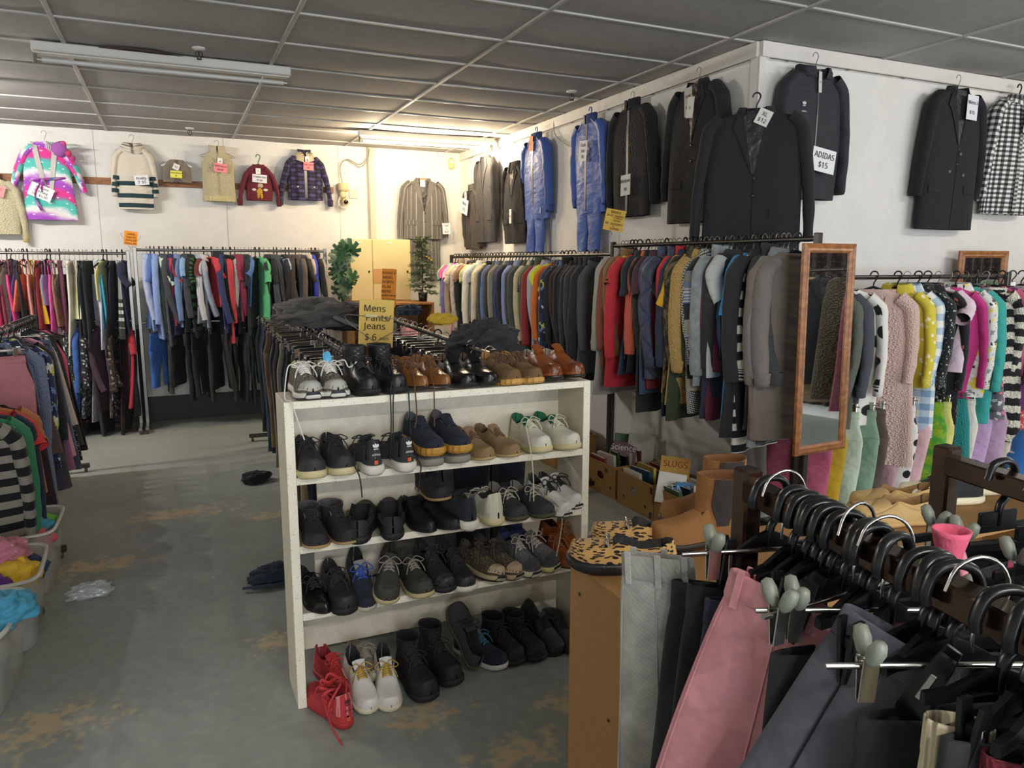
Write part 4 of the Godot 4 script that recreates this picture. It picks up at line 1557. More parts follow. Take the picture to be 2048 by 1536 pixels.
# hangs the listed clothes at even steps from a to b, each facing along turn
func fill(rows: Array, a: Vector3, b: Vector3, turn: float, group: String, ends: Array, small := true, dep := 0.02, wires := 0.45, swing := 8.0, wide := 1.0):
	var n := rows.size()
	var names := []
	var steps := [0.0]
	for r in rows:
		var q: PackedStringArray = r.split(",")
		names.append(q[3])
		steps.append(steps[-1] + (float(q[7]) if q.size() > 7 else 1.0))
	for i in n:
		var f: PackedStringArray = rows[i].split(",")
		var kind := f[0]
		var t: float = (lerpf(steps[i], steps[i + 1], 0.5) + rr(-0.18, 0.18)) / steps[-1]
		var at := a.lerp(b, t)
		var yaw := turn + deg_to_rad(rr(-swing, swing) + (float(f[5]) if f.size() > 5 and f[5] != "" else 0.0))
		var ln := float(f[4]) if f.size() > 4 and f[4] != "" else 0.0
		var pre: String = ends[0] if i == 0 else names[i - 1]
		var nxt: String = ends[1] if i == n - 1 else names[i + 1]
		var label := "%s between the %s and the %s" % [names[i], pre, nxt]
		if label.split(" ").size() > 16:
			label = "%s beside the %s" % [names[i], pre]
		var o := thing(KIND_NAME[kind], label, KIND_CAT[kind], at, yaw, group)
		var m := cloth(f[1], f[2], 0.3 if f.size() > 6 and f[6] == "shiny" else 0.0)
		var w := wide * rr(0.92, 1.04)
		if kind in ["trousers", "jeans", "shorts", "leggings"]:
			trousers(o, m, kind, ln if ln > 0 else rr(0.9, 1.02), w, m, minf(dep, 0.022), 1.0)
		else:
			var c := cut_of(kind, w, ln * rr(0.93, 1.05))
			c.lean = rr(-0.05, 0.05)
			c.sp = rr(-0.01, 0.045)
			c.fwd = rr(-0.02, 0.09)
			c.dep = minf(c.dep, dep)
			c.amp = minf(dep * 0.55, 0.014)
			if f.size() > 5 and float(f[5]) > 15.0:
				c.amp *= 1.5
			sew(o, kind, m, c, m, small)
		var wire := rr(0, 1) < wires
		var hl := "%s hanger of the %s by the %s" % ["wire" if wire else "black", names[i], nxt]
		if hl.split(" ").size() > 16:
			hl = "%s hanger of the %s" % ["wire" if wire else "black", names[i]]
		if kind in ["trousers", "jeans", "shorts", "leggings", "skirt"]:
			var h := thing("clip_hanger", hl.replace("black hanger", "clip hanger").replace("wire hanger", "clip hanger"), "hanger", at, yaw, "hangers, " + group)
			clip_hanger(h, mat("chrome", Color("c9c6c0"), 0.18, 1.0), mat("black plastic", Color("121214"), 0.3), 0.15, not wire)
		else:
			var h := put_mesh("coat_hanger", hanger_shape("wire" if wire else "plastic"), mat("hanger steel", Color("8f8b86"), 0.3, 0.9) if wire else mat("black plastic", Color("121214"), 0.3), null, at)
			h.rotation.y = yaw
			tag(h, hl, "hanger", "hangers, " + group)


func build_racks():
	var steel := mat("rack steel", Color("8a8680"), 0.3, 0.9)
	var dark := mat("rack dark steel", Color("4d4a46"), 0.35, 0.8)
	# ---- the two double racks along the far wall
	clothes_rack("chrome double rack of tops on the far wall, under the unicorn dressing gown", Vector3(-2.3, 1.79, -8.36), Vector3(-0.42, 1.79, -8.36), steel, 0.014, 1.13)
	fill(["tee,e3c9c4,,pale pink frilled top,0.62,25", "cami,c4265a,,crimson camisole,0.7,20", "cami,7d2440,,raspberry camisole,0.68,15", "cami,d83f80,,hot pink camisole,0.62,20", "tank,6b5a50,,taupe vest top,0.62", "tank,17181b,,soft black tank top,0.6,25", "cami,4c2a66,,purple camisole,0.66,10", "cami,e06a4a,,coral camisole,0.5,15", "cami,e48f86,,salmon camisole,0.72,20", "cami,eeb41c,,mustard yellow camisole,0.6,38,,1.6", "tank,7a1f28,tinsel,dark red lace top,0.66,15", "tank,8c2630,,crimson tank top,0.7,10", "cami,8b7fa0,,mauve camisole,0.4", "cami,e050a4,,bright pink camisole,0.72,15", "cami,9a6a50,,tan camisole,0.62,15", "tank,5a2238,,maroon tank top,0.66,32,,1.5", "cami,b8a89a,tinsel,beige lace camisole,0.5", "dress,e4ddd0,,cream slip dress,0.86,12", "cami,e8e8b6,,pale lemon camisole,0.56,35,,1.5", "tank,121216,,black vest top,0.8,15", "dress,14141a,,black frilled dress,0.85,20", "tank,1d1d22,,charcoal tank top,0.75", "cami,dedeec,,long white camisole,0.86,36,,1.8", "cami,2f9ab4,,teal camisole,0.66,25,,1.4", "tank,d8d48c,,lime vest top,0.4", "dress,15151a,,black long dress,0.9,20", "tank,201f26,,inky black top,0.7,15", "skirt,ffffff,skirtbands,grey pleated skirt with white bands,0.72,35,,2.0", "tee,1c2238,,navy tee shirt,0.7,20"],
		Vector3(-1.5, 1.79, -8.36), Vector3(-0.4, 1.79, -8.36), PI / 2 - 0.4, "tops on the far rack under the dressing gown", ["rail's hidden end", "rack post"], true, 0.02, 0.5, 8, 0.95)
	fill(["dress,ffffff,floraldark,black flower-print dress,1.02", "shirt,5a5348,tweed,grey-brown blouse,0.85,10", "dress,ffffff,floralbrown,brown flower-print dress,1.05,15", "shirt,ffffff,floralwhite,dark blouse with white flowers,0.8", "dress,ffffff,floralblue,blue and lime flower dress,1.05,30,,1.6", "shirt,cfc8b8,,cream blouse,0.7", "dress,ffffff,bands,black and white striped dress,1.05,25", "shirt,ffffff,leafblack,black leaf-print blouse,0.85,15", "dress,ffffff,budsblack,black dress with pink buds,1.0", "shirt,3f68b4,,bright blue blouse,0.85,15", "shirt,ffffff,floralwhite,white speckled blouse,0.85,20", "cami,b06a90,,dusky pink top,0.5", "tank,8b8a90,,grey vest top,0.88,20", "dress,2a2028,,plum black dress,1.0,10", "shirt,3c2834,,aubergine blouse,0.82", "tank,dedee2,,white vest top,0.7,25", "shirt,ffffff,floralbrown,brown print tunic,0.86,15", "shirt,8a7a8a,floralwhite,lilac speckled blouse,0.86", "dress,4a3c34,leopardbrown,leopard-print tunic,1.0,15", "tee,b02a38,,red football shirt with white trim,0.82,35,,1.6", "trousers,17181c,,black trousers,0.85"],
		Vector3(-1.25, 1.13, -8.36), Vector3(-0.36, 1.13, -8.36), PI / 2 - 0.4, "blouses and dresses on the lower far rail", ["dark hidden clothes", "rack post"], true, 0.02, 0.3, 8, 0.9)
	clothes_rack("chrome double rack of men's shirts on the far wall, ending by the monstera", Vector3(-0.26, 1.825, -8.38), Vector3(1.5, 1.825, -8.38), steel, 0.014, 1.1)
	fill(["shirt,a9b4d6,,lavender shirt,0.75,15", "polo,4f6fae,,cornflower polo shirt,0.72,20", "shirt,8aa2d8,,light blue shirt,0.85,20", "tee,c8d8be,,pale green tee shirt,0.78,36,,1.7", "shirt,3c3d42,,charcoal shirt,0.84,20", "tee,b8303c,,brick red tee shirt,0.72,20", "polo,232a48,,navy polo shirt,0.8,10", "shirt,6d86b4,,steel blue shirt,0.72,25", "tee,1f2740,,midnight tee shirt,0.76", "tee,86b0d4,,sky blue tee shirt,0.5,20", "shirt,3a3c44,,slate shirt,0.8,10", "polo,1b1c20,,black polo shirt,0.8,15", "tee,2c6a38,bands,green striped tee shirt,0.78", "shirt,a7aebd,,pale grey shirt,0.72,28,,1.5", "shirt,d8d8dc,shirtstripe,white striped shirt,0.66,10", "tee,6a2a2c,,rust tee shirt,0.5", "tee,d03a44,,bright red tee shirt,0.52,40,,1.7", "jacket,22252c,,black track jacket,0.8,36,,1.6", "shirt,2b3560,,royal navy shirt,0.8", "jumper,c83a40,,scarlet jumper,0.84,25,,1.4", "hoodie,15161a,,black hooded top,0.8,10", "jumper,b0aca4,,stone jumper,0.62,15", "polo,8a2a3c,,wine polo shirt,0.7,20", "shirt,7c2440,,burgundy shirt,0.6,15", "shirt,1e2528,,bottle black shirt,0.8", "tee,20262a,,dark grey tee shirt,0.78,10", "tee,4f74b8,,blue tee shirt,0.5,15", "tee,16171b,,jet black tee shirt,0.76", "tee,5fbd7c,,mint green tee shirt,0.72,30,,1.6", "tee,2a2a2f,,graphite tee shirt,0.6,20", "shirt,5c615f,pinstripe,dark pinstripe shirt,0.82,34,,1.8", "tee,18191d,,coal tee shirt,0.76,10", "shirt,3c444c,,blue-grey shirt,0.74", "tee,9fbde2,,pale blue tee shirt,0.78,38,,1.6", "shirt,221f1f,,black-brown shirt,0.8,15", "shirt,3d3633,,dark brown shirt,0.82,20", "shirt,332e2c,,umber shirt,0.82,15", "shirt,453c38,,cocoa shirt,0.82,15", "blazer,5a5048,,taupe blazer,0.8,25", "shirt,282a34,,ink shirt,0.8,15", "tee,2c2824,,sepia tee shirt,0.74,20", "shirt,cbb9a4,,beige shirt,0.5,25", "shirt,3440b0,,cobalt shirt,0.78,15", "jacket,1b1b1f,,black jacket,0.8,25", "jumper,9a9690,,ash grey jumper,0.72,20"],
		Vector3(-0.22, 1.825, -8.38), Vector3(1.5, 1.825, -8.38), PI / 2 - 0.36, "men's shirts on the far rack by the monstera", ["rack post", "monstera plant"], true, 0.02, 0.55, 8, 0.98)
	fill(["trousers,3a6ab8,,bright blue track trousers,0.55", "trousers,2a3630,,dark green trousers,0.62,25", "shorts,1a1b1f,,black shorts,0.55,10", "trousers,15161a,,black work trousers,0.7,15", "trousers,1d2024,,dark grey trousers,0.66", "trousers,24211f,,brown-black trousers,0.72,20", "trousers,141519,,jet trousers,0.6,10", "skirt,1c1d20,,black pleated skirt,0.66,25", "trousers,16171a,,black suit trousers,0.74,15", "trousers,202327,,slate trousers,0.76,20", "trousers,121317,,black jogging trousers,0.8,10", "jacket,1f6a3c,,green jacket with white patches,0.55,35,,1.6", "trousers,18191c,,black chinos,0.72,15", "shorts,26282b,,charcoal shorts,0.6,20", "trousers,1b1e1f,,soot trousers,0.68,15", "skirt,222a28,,dark pleated skirt,0.6,20"],
		Vector3(-0.2, 1.1, -8.38), Vector3(1.3, 1.1, -8.38), PI / 2 - 0.4, "dark trousers on the lower far rail", ["red football shirt", "rail's hidden end"], true, 0.024, 0.5, 10, 0.95)
	# ---- the racks along the side wall
	clothes_rack("long dark rail of children's and men's clothes along the side wall under the tracksuits", Vector3(2.95, 1.765, -8.15), Vector3(2.95, 1.765, -4.75), dark, 0.013)
	fill(["tee,ffffff,tiedye,turquoise tie-dye child's top,0.5", "tee,e0508a,,hot pink child's top,0.45", "jumper,7a62b0,,violet child's jumper,0.5", "tee,d8a0b8,,baby pink top,0.45", "jacket,b8a684,fleece,sand child's jacket,0.55", "tee,e0cdb0,,cream child's top,0.5", "dress,d88a9a,shirtstripe,pink striped child's dress,0.75", "jacket,c8bca8,quilt,beige padded child's coat,0.75", "coat,15151a,,black child's coat,0.78", "tee,a87860,,clay child's top,0.45", "tee,cfd080,,lime child's top,0.5", "tee,b6c8cc,,powder blue child's top,0.5", "shirt,efe8d8,,ivory child's shirt,0.6", "tee,9aa8b4,,dove grey child's top,0.55", "jumper,e0cc92,,pale yellow cardigan,0.55,8", "jumper,a3a6a2,tweed,grey herringbone shawl,0.75,20", "jumper,e2d2b6,,oatmeal cardigan,0.55", "hoodie,1e1f22,,black fleece hood,0.75,5", "blazer,3c3b34,,olive blazer", "blazer,5670a8,,denim blue blazer", "blazer,4d4c46,heather,grey herringbone blazer", "blazer,3b3a38,,charcoal blazer", "blazer,8a8678,,stone blazer", "blazer,2c3a6c,,royal blue blazer,,6", "blazer,22222a,,black blazer", "shirt,9aa8cc,shirtstripe,pale blue striped shirt,0.85,8", "shirt,7f92c0,,mid blue shirt,0.82", "shirt,45443e,,dark olive shirt", "shirt,3f4642,,green-grey shirt", "shirt,c8bb94,,khaki beige shirt,0.85,8", "polo,27333c,,navy polo with red trim,0.7,8", "jacket,4c5a3c,,moss jacket", "jumper,8f2a2c,,brick jumper", "shirt,b0b4b8,,pale grey shirt", "tee,dfe424,,fluorescent yellow tee,0.6", "jumper,d86a28,,orange jumper,0.8", "polo,3a2430,,plum patterned polo,0.85,10", "shirt,ffffff,floralblue,blue leaf-print shirt,0.7", "jacket,1c1c20,,black zip jacket", "jumper,3a2c24,,chestnut jumper,0.8", "coat,131318,,black long coat,0.95", "jacket,202024,,graphite jacket,0.85", "jacket,2b2b2f,,dark grey jacket,0.85", "jacket,333338,,pewter jacket,0.85", "jacket,232427,,black bomber jacket with a sleeve zip,0.88,8", "hoodie,4c4e54,,mid grey hooded top,0.8,5"],
		Vector3(2.95, 1.765, -8.1), Vector3(2.95, 1.765, -4.85), 0.25, "clothes on the long side rail", ["far corner", "next rack's post"], true, 0.03, 0.25, 6)
	clothes_rack("dark steel rack of jackets and jumpers beside the mirror", Vector3(2.94, 1.825, -4.66), Vector3(2.94, 1.825, -2.86), dark, 0.0135)
	fill(["jacket,a5a39a,,pale stone jacket,0.95", "jumper,8a4a34,,rust jumper,0.8", "jacket,8a6a44,,camel jacket,0.8", "vest,e6ea30,,fluorescent yellow waistcoat,0.6", "tee,d85a2c,bands,orange striped top,0.6", "jumper,cc2c36,,bright red jumper,0.92,-14,,1.6", "polo,1f2a30,,dark teal polo shirt,0.72,10", "tee,2c3850,,navy top,0.8", "shirt,e4694a,cord,coral shirt,0.62,10", "polo,17181b,,black polo shirt,0.8", "coat,2a2b2e,,charcoal coat,1.0,8", "polo,4a2a34,,damson polo,0.7", "jacket,4a5674,quilt,slate blue jacket,0.85", "jumper,7c2430,,claret jumper,0.85", "tee,14151a,,black top,0.8", "jacket,363e54,quilt,navy quilted jacket,0.82,-16,shiny,1.8", "jacket,cc2430,,scarlet jacket,0.8", "shirt,2a3044,,dark navy shirt,0.95", "tee,e8b020,,yellow top,0.8", "jacket,c8c0a0,camo,beige camouflage jacket,0.85", "coat,3a4430,,forest green coat,0.95", "shirt,d0a860,fleece,tan fleece shirt,0.9,-8,,1.3", "shirt,ffffff,houndstooth,black and white check shirt,0.92", "jumper,ffffff,rugby,grey and blue striped jumper,0.85,-8,,1.4", "jacket,b8c4c8,denim,pale denim jacket,0.8", "jumper,7a2c3c,,burgundy cardigan,1.0,10", "jumper,2c3048,,ink blue jumper,0.95", "tee,c9cdc8,,pale grey top,0.7", "hoodie,2a2b2d,,black hooded top with a blue lining,0.86,-22,,2.4", "tee,2f8cd0,,bright blue long top,1.0,6", "jumper,ffffff,bands,black jumper with white bands,1.05", "coat,232427,,long black coat,1.02,-8,,1.5", "jacket,2d2e31,,graphite fleece jacket,0.95,8", "jumper,4a4b4c,rib,grey ribbed jumper,0.95,8", "shirt,8a8d92,,silver grey shirt,1.0", "jumper,77706a,,mushroom jumper,0.92", "jumper,7d7268,,taupe sweatshirt facing out,0.92,-28,,2.0"],
		Vector3(2.94, 1.825, -4.6), Vector3(2.94, 1.825, -2.9), 0.3, "jackets and jumpers on the rack beside the mirror", ["rack post", "mirror"], false, 0.034, 0.6, 5)
	# ---- the rack before the facing wall, with a lower rail
	clothes_rack("dark steel double rack of dressing gowns and nightwear before the facing wall", Vector3(3.4, 1.62, -3.27), Vector3(5.12, 1.62, -3.27), dark, 0.0135, 0.93)
	fill(["shirt,55584c,,olive night shirt,0.85,10", "jumper,3c4048,,slate top,0.7", "jumper,ffffff,cow,white top with black cow patches,0.85,25,,1.3", "robe,e8c6b8,fleece,long pale pink dressing gown,1.08,24,,5", "shirt,ffffff,dotsyellow,yellow spotted pyjama top,0.6,0,,0.8", "shirt,ffffff,bluecheck,blue and white checked pyjamas,0.9,10,,1.3", "shirt,ffffff,leafblack,black paisley top,0.7", "shirt,ffffff,budsblack,black pyjamas with pink buds,1.05,20,,1.4", "tee,e0c8d4,,pale pink top,0.5", "jumper,c4307c,,magenta top,0.82,22,,1.5", "shirt,ffffff,comic,grey scribble-print top,0.75,8", "jumper,2f9c94,,turquoise top,0.85", "dress,ffffff,pinkprint,grey night shirt with pink letters,0.85,10,,1.4", "robe,ffffff,fatbands,black and white striped dressing gown,1.02,22,,1.7", "tee,d890a8,dotspink,pink spotted top,0.6,5", "jumper,ffffff,penguin,purple penguin-print top,0.8,8", "leggings,262a40,,shiny navy leggings,0.98,32,shiny,1.8", "robe,e4d2cc,fleece,cream pink dressing gown,0.8", "jumper,9fb4bc,fleece,blue-grey top,0.72,10", "shirt,ffffff,minttoile,mint rabbit-print pyjama top,0.72,30,,1.8", "jumper,b09484,quilt,dusky taupe quilted top,0.7,22,,1.4", "skirt,b8a474,tweed,beige skirt,0.9,10", "tee,1f6aa8,,blue tee,0.72,12", "shirt,ffffff,dotsred,red spotted pyjama top,0.75,22,,1.4", "robe,ffffff,stars,plum starry dressing gown,1.1,18", "jumper,33191f,stars,plum starry top,0.75"],
		Vector3(3.46, 1.62, -3.27), Vector3(6.1, 1.62, -3.27), -PI / 2 + 0.3, "nightwear on the rack before the facing wall", ["rack post", "far end of the rail"], false, 0.034, 0.35, 5, 0.95)
	fill(["trousers,c05a78,,rose pyjama trousers,0.62", "trousers,c09a1c,,mustard trousers,0.72,15", "trousers,c8d8c0,,pale mint trousers,0.75,10", "trousers,86a48a,,sage trousers,0.75", "leggings,5c4c44,,brown leggings,0.78", "trousers,caa0a8,,dusty pink trousers,0.72", "leggings,ffffff,cow,white cow-patch leggings,0.8,10", "trousers,e0b4b8,,pale pink trousers,0.62,10", "trousers,d4c84c,tiedye,lime yellow trousers,0.72,10", "trousers,ded87c,,lemon trousers,0.7", "skirt,1f8c88,fleece,teal blanket skirt,0.88,15", "trousers,e6e0d2,,ivory trousers,0.66", "trousers,c4a0c8,,lilac trousers,0.74,10", "trousers,b898b4,,mauve trousers,0.74,10", "trousers,e0cfc0,,cream trousers,0.66", "trousers,ffffff,dotsred,red spotted trousers,0.7", "trousers,20407c,,navy striped leggings,0.5", "trousers,2a1418,,plum trousers,0.75,10", "skirt,14443c,,dark green skirt,0.85,10"],
		Vector3(3.3, 0.93, -3.27), Vector3(5.6, 0.93, -3.27), -PI / 2 + 0.35, "trousers on the low rail before the facing wall", ["cardboard boxes", "far end of the rail"], true, 0.034, 0.4, 8, 1.0)
	# ---- the rack at the near side of the aisle, and a lower one before it
	clothes_rack("dark rack of women's skirts and dresses lining the aisle", Vector3(-0.98, 1.27, -6.75), Vector3(-0.98, 1.27, -4.85), dark, 0.014)
	fill(["dress,3a2630,floraldark,dark printed dress,0.95", "tank,e0517a,,pink frilled top,1.0", "dress,2a2a34,,black sleeveless dress,0.95", "dress,ffffff,leafblack,black dress with pale leaves,1.0,5", "dress,4a566c,denim,denim dress with a pink hem,1.0,8", "dress,d8c4b4,,cream lined dress,0.7", "dress,ffffff,floraldark,navy dress with embroidered flowers,0.85,5", "skirt,66789a,denim,blue denim skirt,0.85,8", "dress,c88aa0,,rose pink dress,0.9", "dress,8a5a78,,mauve dress,0.98,8", "dress,1c1a20,,black evening dress,1.0,5", "coat,202026,,black woollen coat,0.95,10", "dress,34323a,,charcoal dress,0.98", "shirt,ffffff,floralblue,blue leaf-print blouse,0.8,5", "dress,5a4440,,brown dress,0.7", "coat,7c8aa4,fleece,light blue fleece coat,0.98,20,,1.8", "skirt,2e1c28,,aubergine velvet skirt,1.1,8", "trousers,c47a84,,dusky pink trousers,0.9,18"],
		Vector3(-0.98, 1.27, -6.7), Vector3(-0.98, 1.27, -4.95), 0.1, "skirts and dresses along the aisle", ["rack's far post", "hangers' bare hooks"], false, 0.04, 0.25, 6, 1.08)
	clothes_rack("low rack of small tops at the near end of the aisle rack", Vector3(-0.93, 1.02, -4.76), Vector3(-0.93, 1.02, -4.0), dark, 0.013)
	fill(["tank,1d2026,tinsel,black glitter top,0.55,5", "tee,b0683c,,burnt orange top with eyelet hem,0.52,15", "tee,cc2c2c,,tomato red top,0.58,10", "shirt,1b2036,,navy blouse,0.68,10", "jumper,2c7a50,,green jumper,0.66,5", "tank,8a5a48,leopardbrown,brown leopard top,0.8,8", "jumper,8d8a84,bands,grey striped knitted top,0.72,10"],
		Vector3(-0.93, 1.02, -4.72), Vector3(-0.95, 1.02, -4.16), 0.15, "small tops on the low rack", ["light blue fleece coat", "rail's near end"], false, 0.04, 0.2, 6, 1.0)
	# ---- the two rails of men's trousers behind the shoe shelf
	var rows := []
	var shades := ["1d2430,denim,inky", "22242a,,graphite", "2a3a5c,denim,indigo", "15171b,,black", "38485e,denim,washed blue", "1a1c22,,jet", "6a563c,,khaki brown", "20242c,,slate", "8a7a58,cord,tan corded", "2c3038,denim,stone black", "4a4438,,olive", "16181c,,soot", "8f866f,,stone", "23262e,,charcoal", "30383c,,steel", "121316,,pitch black", "5c5340,,moss", "1c1e24,,coal", "b29a70,,sandy", "26282e,,gunmetal", "2a3448,denim,dark denim", "17191d,,raven", "5a4a3a,,cocoa", "1e2126,,ebony"]
	for k in 24:
		var s: PackedStringArray = shades[k].split(",")
		rows.append("%s,%s,%s,%s %s,%.2f,%d" % ["jeans" if s[1] == "denim" else "trousers", s[0], s[1], s[2], "jeans" if s[1] == "denim" else "trousers", rr(0.92, 1.08), [4, 12, 8][k % 3]])
	clothes_rack("dark rack of men's trousers running back from the shoe shelf, beside the aisle", Vector3(0.86, 1.275, -7.3), Vector3(0.73, 1.275, -3.3), dark, 0.014)
	fill(rows, Vector3(0.86, 1.275, -7.2), Vector3(0.73, 1.275, -3.25), 0.15, "men's trousers on the rail beside the aisle", ["rack's far post", "shoe shelf"], true, 0.034, 0.5, 6, 1.0)
	rows = []
	shades = ["23262c,,smoke", "3a3d42,heather,pepper grey", "18191d,,night black", "2d2f33,,lead grey", "1f2226,,onyx", "34373a,,flint", "141518,,liquorice", "42454a,,ash", "1b1d20,,carbon", "2f3236,,thunder grey", "7d868e,denim,faded grey", "16171a,,tar", "8a939c,denim,pale grey", "262c3c,denim,blue-black"]
	for k in shades.size():
		var s: PackedStringArray = shades[k].split(",")
		rows.append("%s,%s,%s,%s %s,%.2f,%d" % ["jeans" if s[1] == "denim" else "trousers", s[0], s[1], s[2], "jeans" if s[1] == "denim" else "trousers", rr(0.9, 1.02), [10, -5, 15][k % 3]])
	clothes_rack("dark rack of men's trousers between the shoe shelf and the side wall", Vector3(1.5, 1.275, -5.4), Vector3(1.36, 1.275, -3.25), dark, 0.014)
	fill(rows, Vector3(1.5, 1.275, -5.35), Vector3(1.36, 1.275, -3.2), -0.1, "men's trousers on the rail nearer the side wall", ["rack's far post", "tan suede sneakers"], true, 0.034, 0.5, 8, 1.0)
	# ---- the rack that the mirror shows
	clothes_rack("rack of dark dresses near the shop front, seen in the mirror", Vector3(6.1, 1.74, -1.2), Vector3(6.1, 1.74, 1.3), dark, 0.0135)
	fill(["dress,ffffff,tinsel,black and gold dress,1.3,20", "dress,8a4a54,,dusky red dress,1.2", "dress,8c8474,tinsel,bronze sequin dress,1.25,25", "coat,1a1a1e,,black draped coat,1.1,15", "jumper,9a8468,,brown wrap dress,1.25,15", "shirt,ffffff,floralwhite,black and white print tunic,1.2,10", "dress,ffffff,floraldark,monochrome fringed dress,1.2,15", "jumper,b02a5c,,cerise long jumper,1.2,15", "dress,1b1b20,,black party dress,1.1,10", "coat,2a2622,,dark brown coat,1.0,10", "dress,3a3428,tinsel,olive sequin dress,1.05,15", "shirt,6e6a66,,grey tunic,1.1"],
		Vector3(6.1, 1.74, -1.1), Vector3(6.1, 1.74, 1.2), PI + 0.55, "dark dresses on the rack near the shop front", ["rack post", "shop window"], true, 0.045, 0.3, 10, 1.05)


# ------------------------------------------------------------------ shoes
# A shoe stands on y = 0 with its heel at -z and its toe at +z; the origin is under its middle.
class Last:
	var ln := 0.285
	var wd := 0.098
	var th := 0.022     # sole at the heel
	var tf := 0.016     # sole at the toe
	var rim := 0.07     # height of the opening's edge above the sole
	var inst := 0.085   # height of the instep
	var toe := 0.042    # height of the toe box
	var open := 0.46    # how far forward the opening reaches
	var sharp := 0.0    # 0 round toe, 1 pointed
	var bend := 0.0     # to the left or the right foot
	var spring := 0.008

	func half(s: float) -> float:
		var k := [[0.0, 0.0], [0.015, 0.3], [0.06, 0.56], [0.16, 0.7], [0.4, 0.68], [0.6, 0.9], [0.72, 1.0], [0.84, 0.94], [0.93, 0.72], [0.98, 0.4], [1.0, 0.0]]
		if sharp > 0.0:
			k = [[0.0, 0.0], [0.015, 0.3], [0.06, 0.54], [0.16, 0.66], [0.4, 0.62], [0.58, 0.88], [0.7, 0.94], [0.83, 0.74], [0.93, 0.46], [0.98, 0.24], [1.0, 0.0]]
		for i in k.size() - 1:
			if s <= k[i + 1][0]:
				return wd * 0.5 * lerpf(k[i][1], k[i + 1][1], smoothstep(0.0, 1.0, (s - k[i][0]) / (k[i + 1][0] - k[i][0])) * 0.5 + 0.5 * (s - k[i][0]) / (k[i + 1][0] - k[i][0]))
		return 0.0

	func mid(s: float) -> float:
		return bend * 0.012 * sin(clampf((s - 0.3) / 0.7, 0, 1) * PI * 0.7)

	func base(s: float) -> float:
		return spring * pow(clampf((s - 0.72) / 0.28, 0, 1), 2.0)

	func top(s: float) -> float:
		return base(s) + lerpf(th, tf, smoothstep(0.25, 0.6, s))

	func height(s: float) -> float:
		# of the closed upper above the sole
		if s > 0.96:
			return toe * sqrt(clampf((1.0 - s) / 0.04, 0, 1)) * 0.92
		if s > 0.78:
			return lerpf(toe * 1.06, toe * 0.92, (s - 0.78) / 0.18)
		return lerpf(inst, toe * 1.06, smoothstep(open - 0.1, 0.8, s))

	func edge(s: float) -> float:
		# height of the opening's edge above the sole
		var q := s / open
		if q < 0.25:
			return lerpf(rim * 1.25, rim * 1.02, q / 0.25)
		if q < 0.6:
			return lerpf(rim * 1.02, rim * 0.8, (q - 0.25) / 0.35)
		return lerpf(rim * 0.8, inst, smoothstep(0.6, 1.0, q))

	func section(s: float) -> PackedVector3Array:
		var out := PackedVector3Array()
		var w := half(s)
		var y0 := top(s) - 0.004
		var z := (s - 0.5) * ln
		var m := mid(s)
		if s < open:
			var e := edge(s) + 0.004
			for i in 6:
				var q := i / 5.0
				out.append(Vector3(m - w * lerpf(1.0, 0.8, q * q) * (1.0 + 0.05 * sin(q * PI)), y0 + e * q, z + (0.012 * q * q if s < 0.1 else 0.0)))
			out.append(Vector3(m - w * 0.68, y0 + e - 0.004, z + (0.016 if s < 0.1 else 0.0)))
			out.append(Vector3(m - w * 0.62, y0 + 0.016, z + (0.014 if s < 0.1 else 0.0)))
			out.append(Vector3(m, y0 + 0.011, z + (0.014 if s < 0.1 else 0.0)))
		else:
			var h := height(s) + 0.004
			for i in 9:
				var q := i / 8.0
				var a := q * PI * 0.5
				out.append(Vector3(m - w * pow(cos(a), 0.75), y0 + h * pow(sin(a), 0.85), z))
		for i in range(7, -1, -1):
			var a: Vector3 = out[i]
			out.append(Vector3(2.0 * m - a.x, a.y, a.z))
		return out

	func on(s: float, x: float, off := 0.0) -> Vector3:
		# a point on the closed upper at x across (-1 to 1)
		var w := half(s)
		var q := clampf(absf(x), 0, 0.98)
		var a := acos(pow(q, 1.0 / 0.75))
		return Vector3(mid(s) + w * x * (1.0 + off / maxf(w, 0.01) * 0.5), top(s) - 0.004 + (height(s) + 0.004) * pow(sin(a), 0.85) + off, (s - 0.5) * ln)


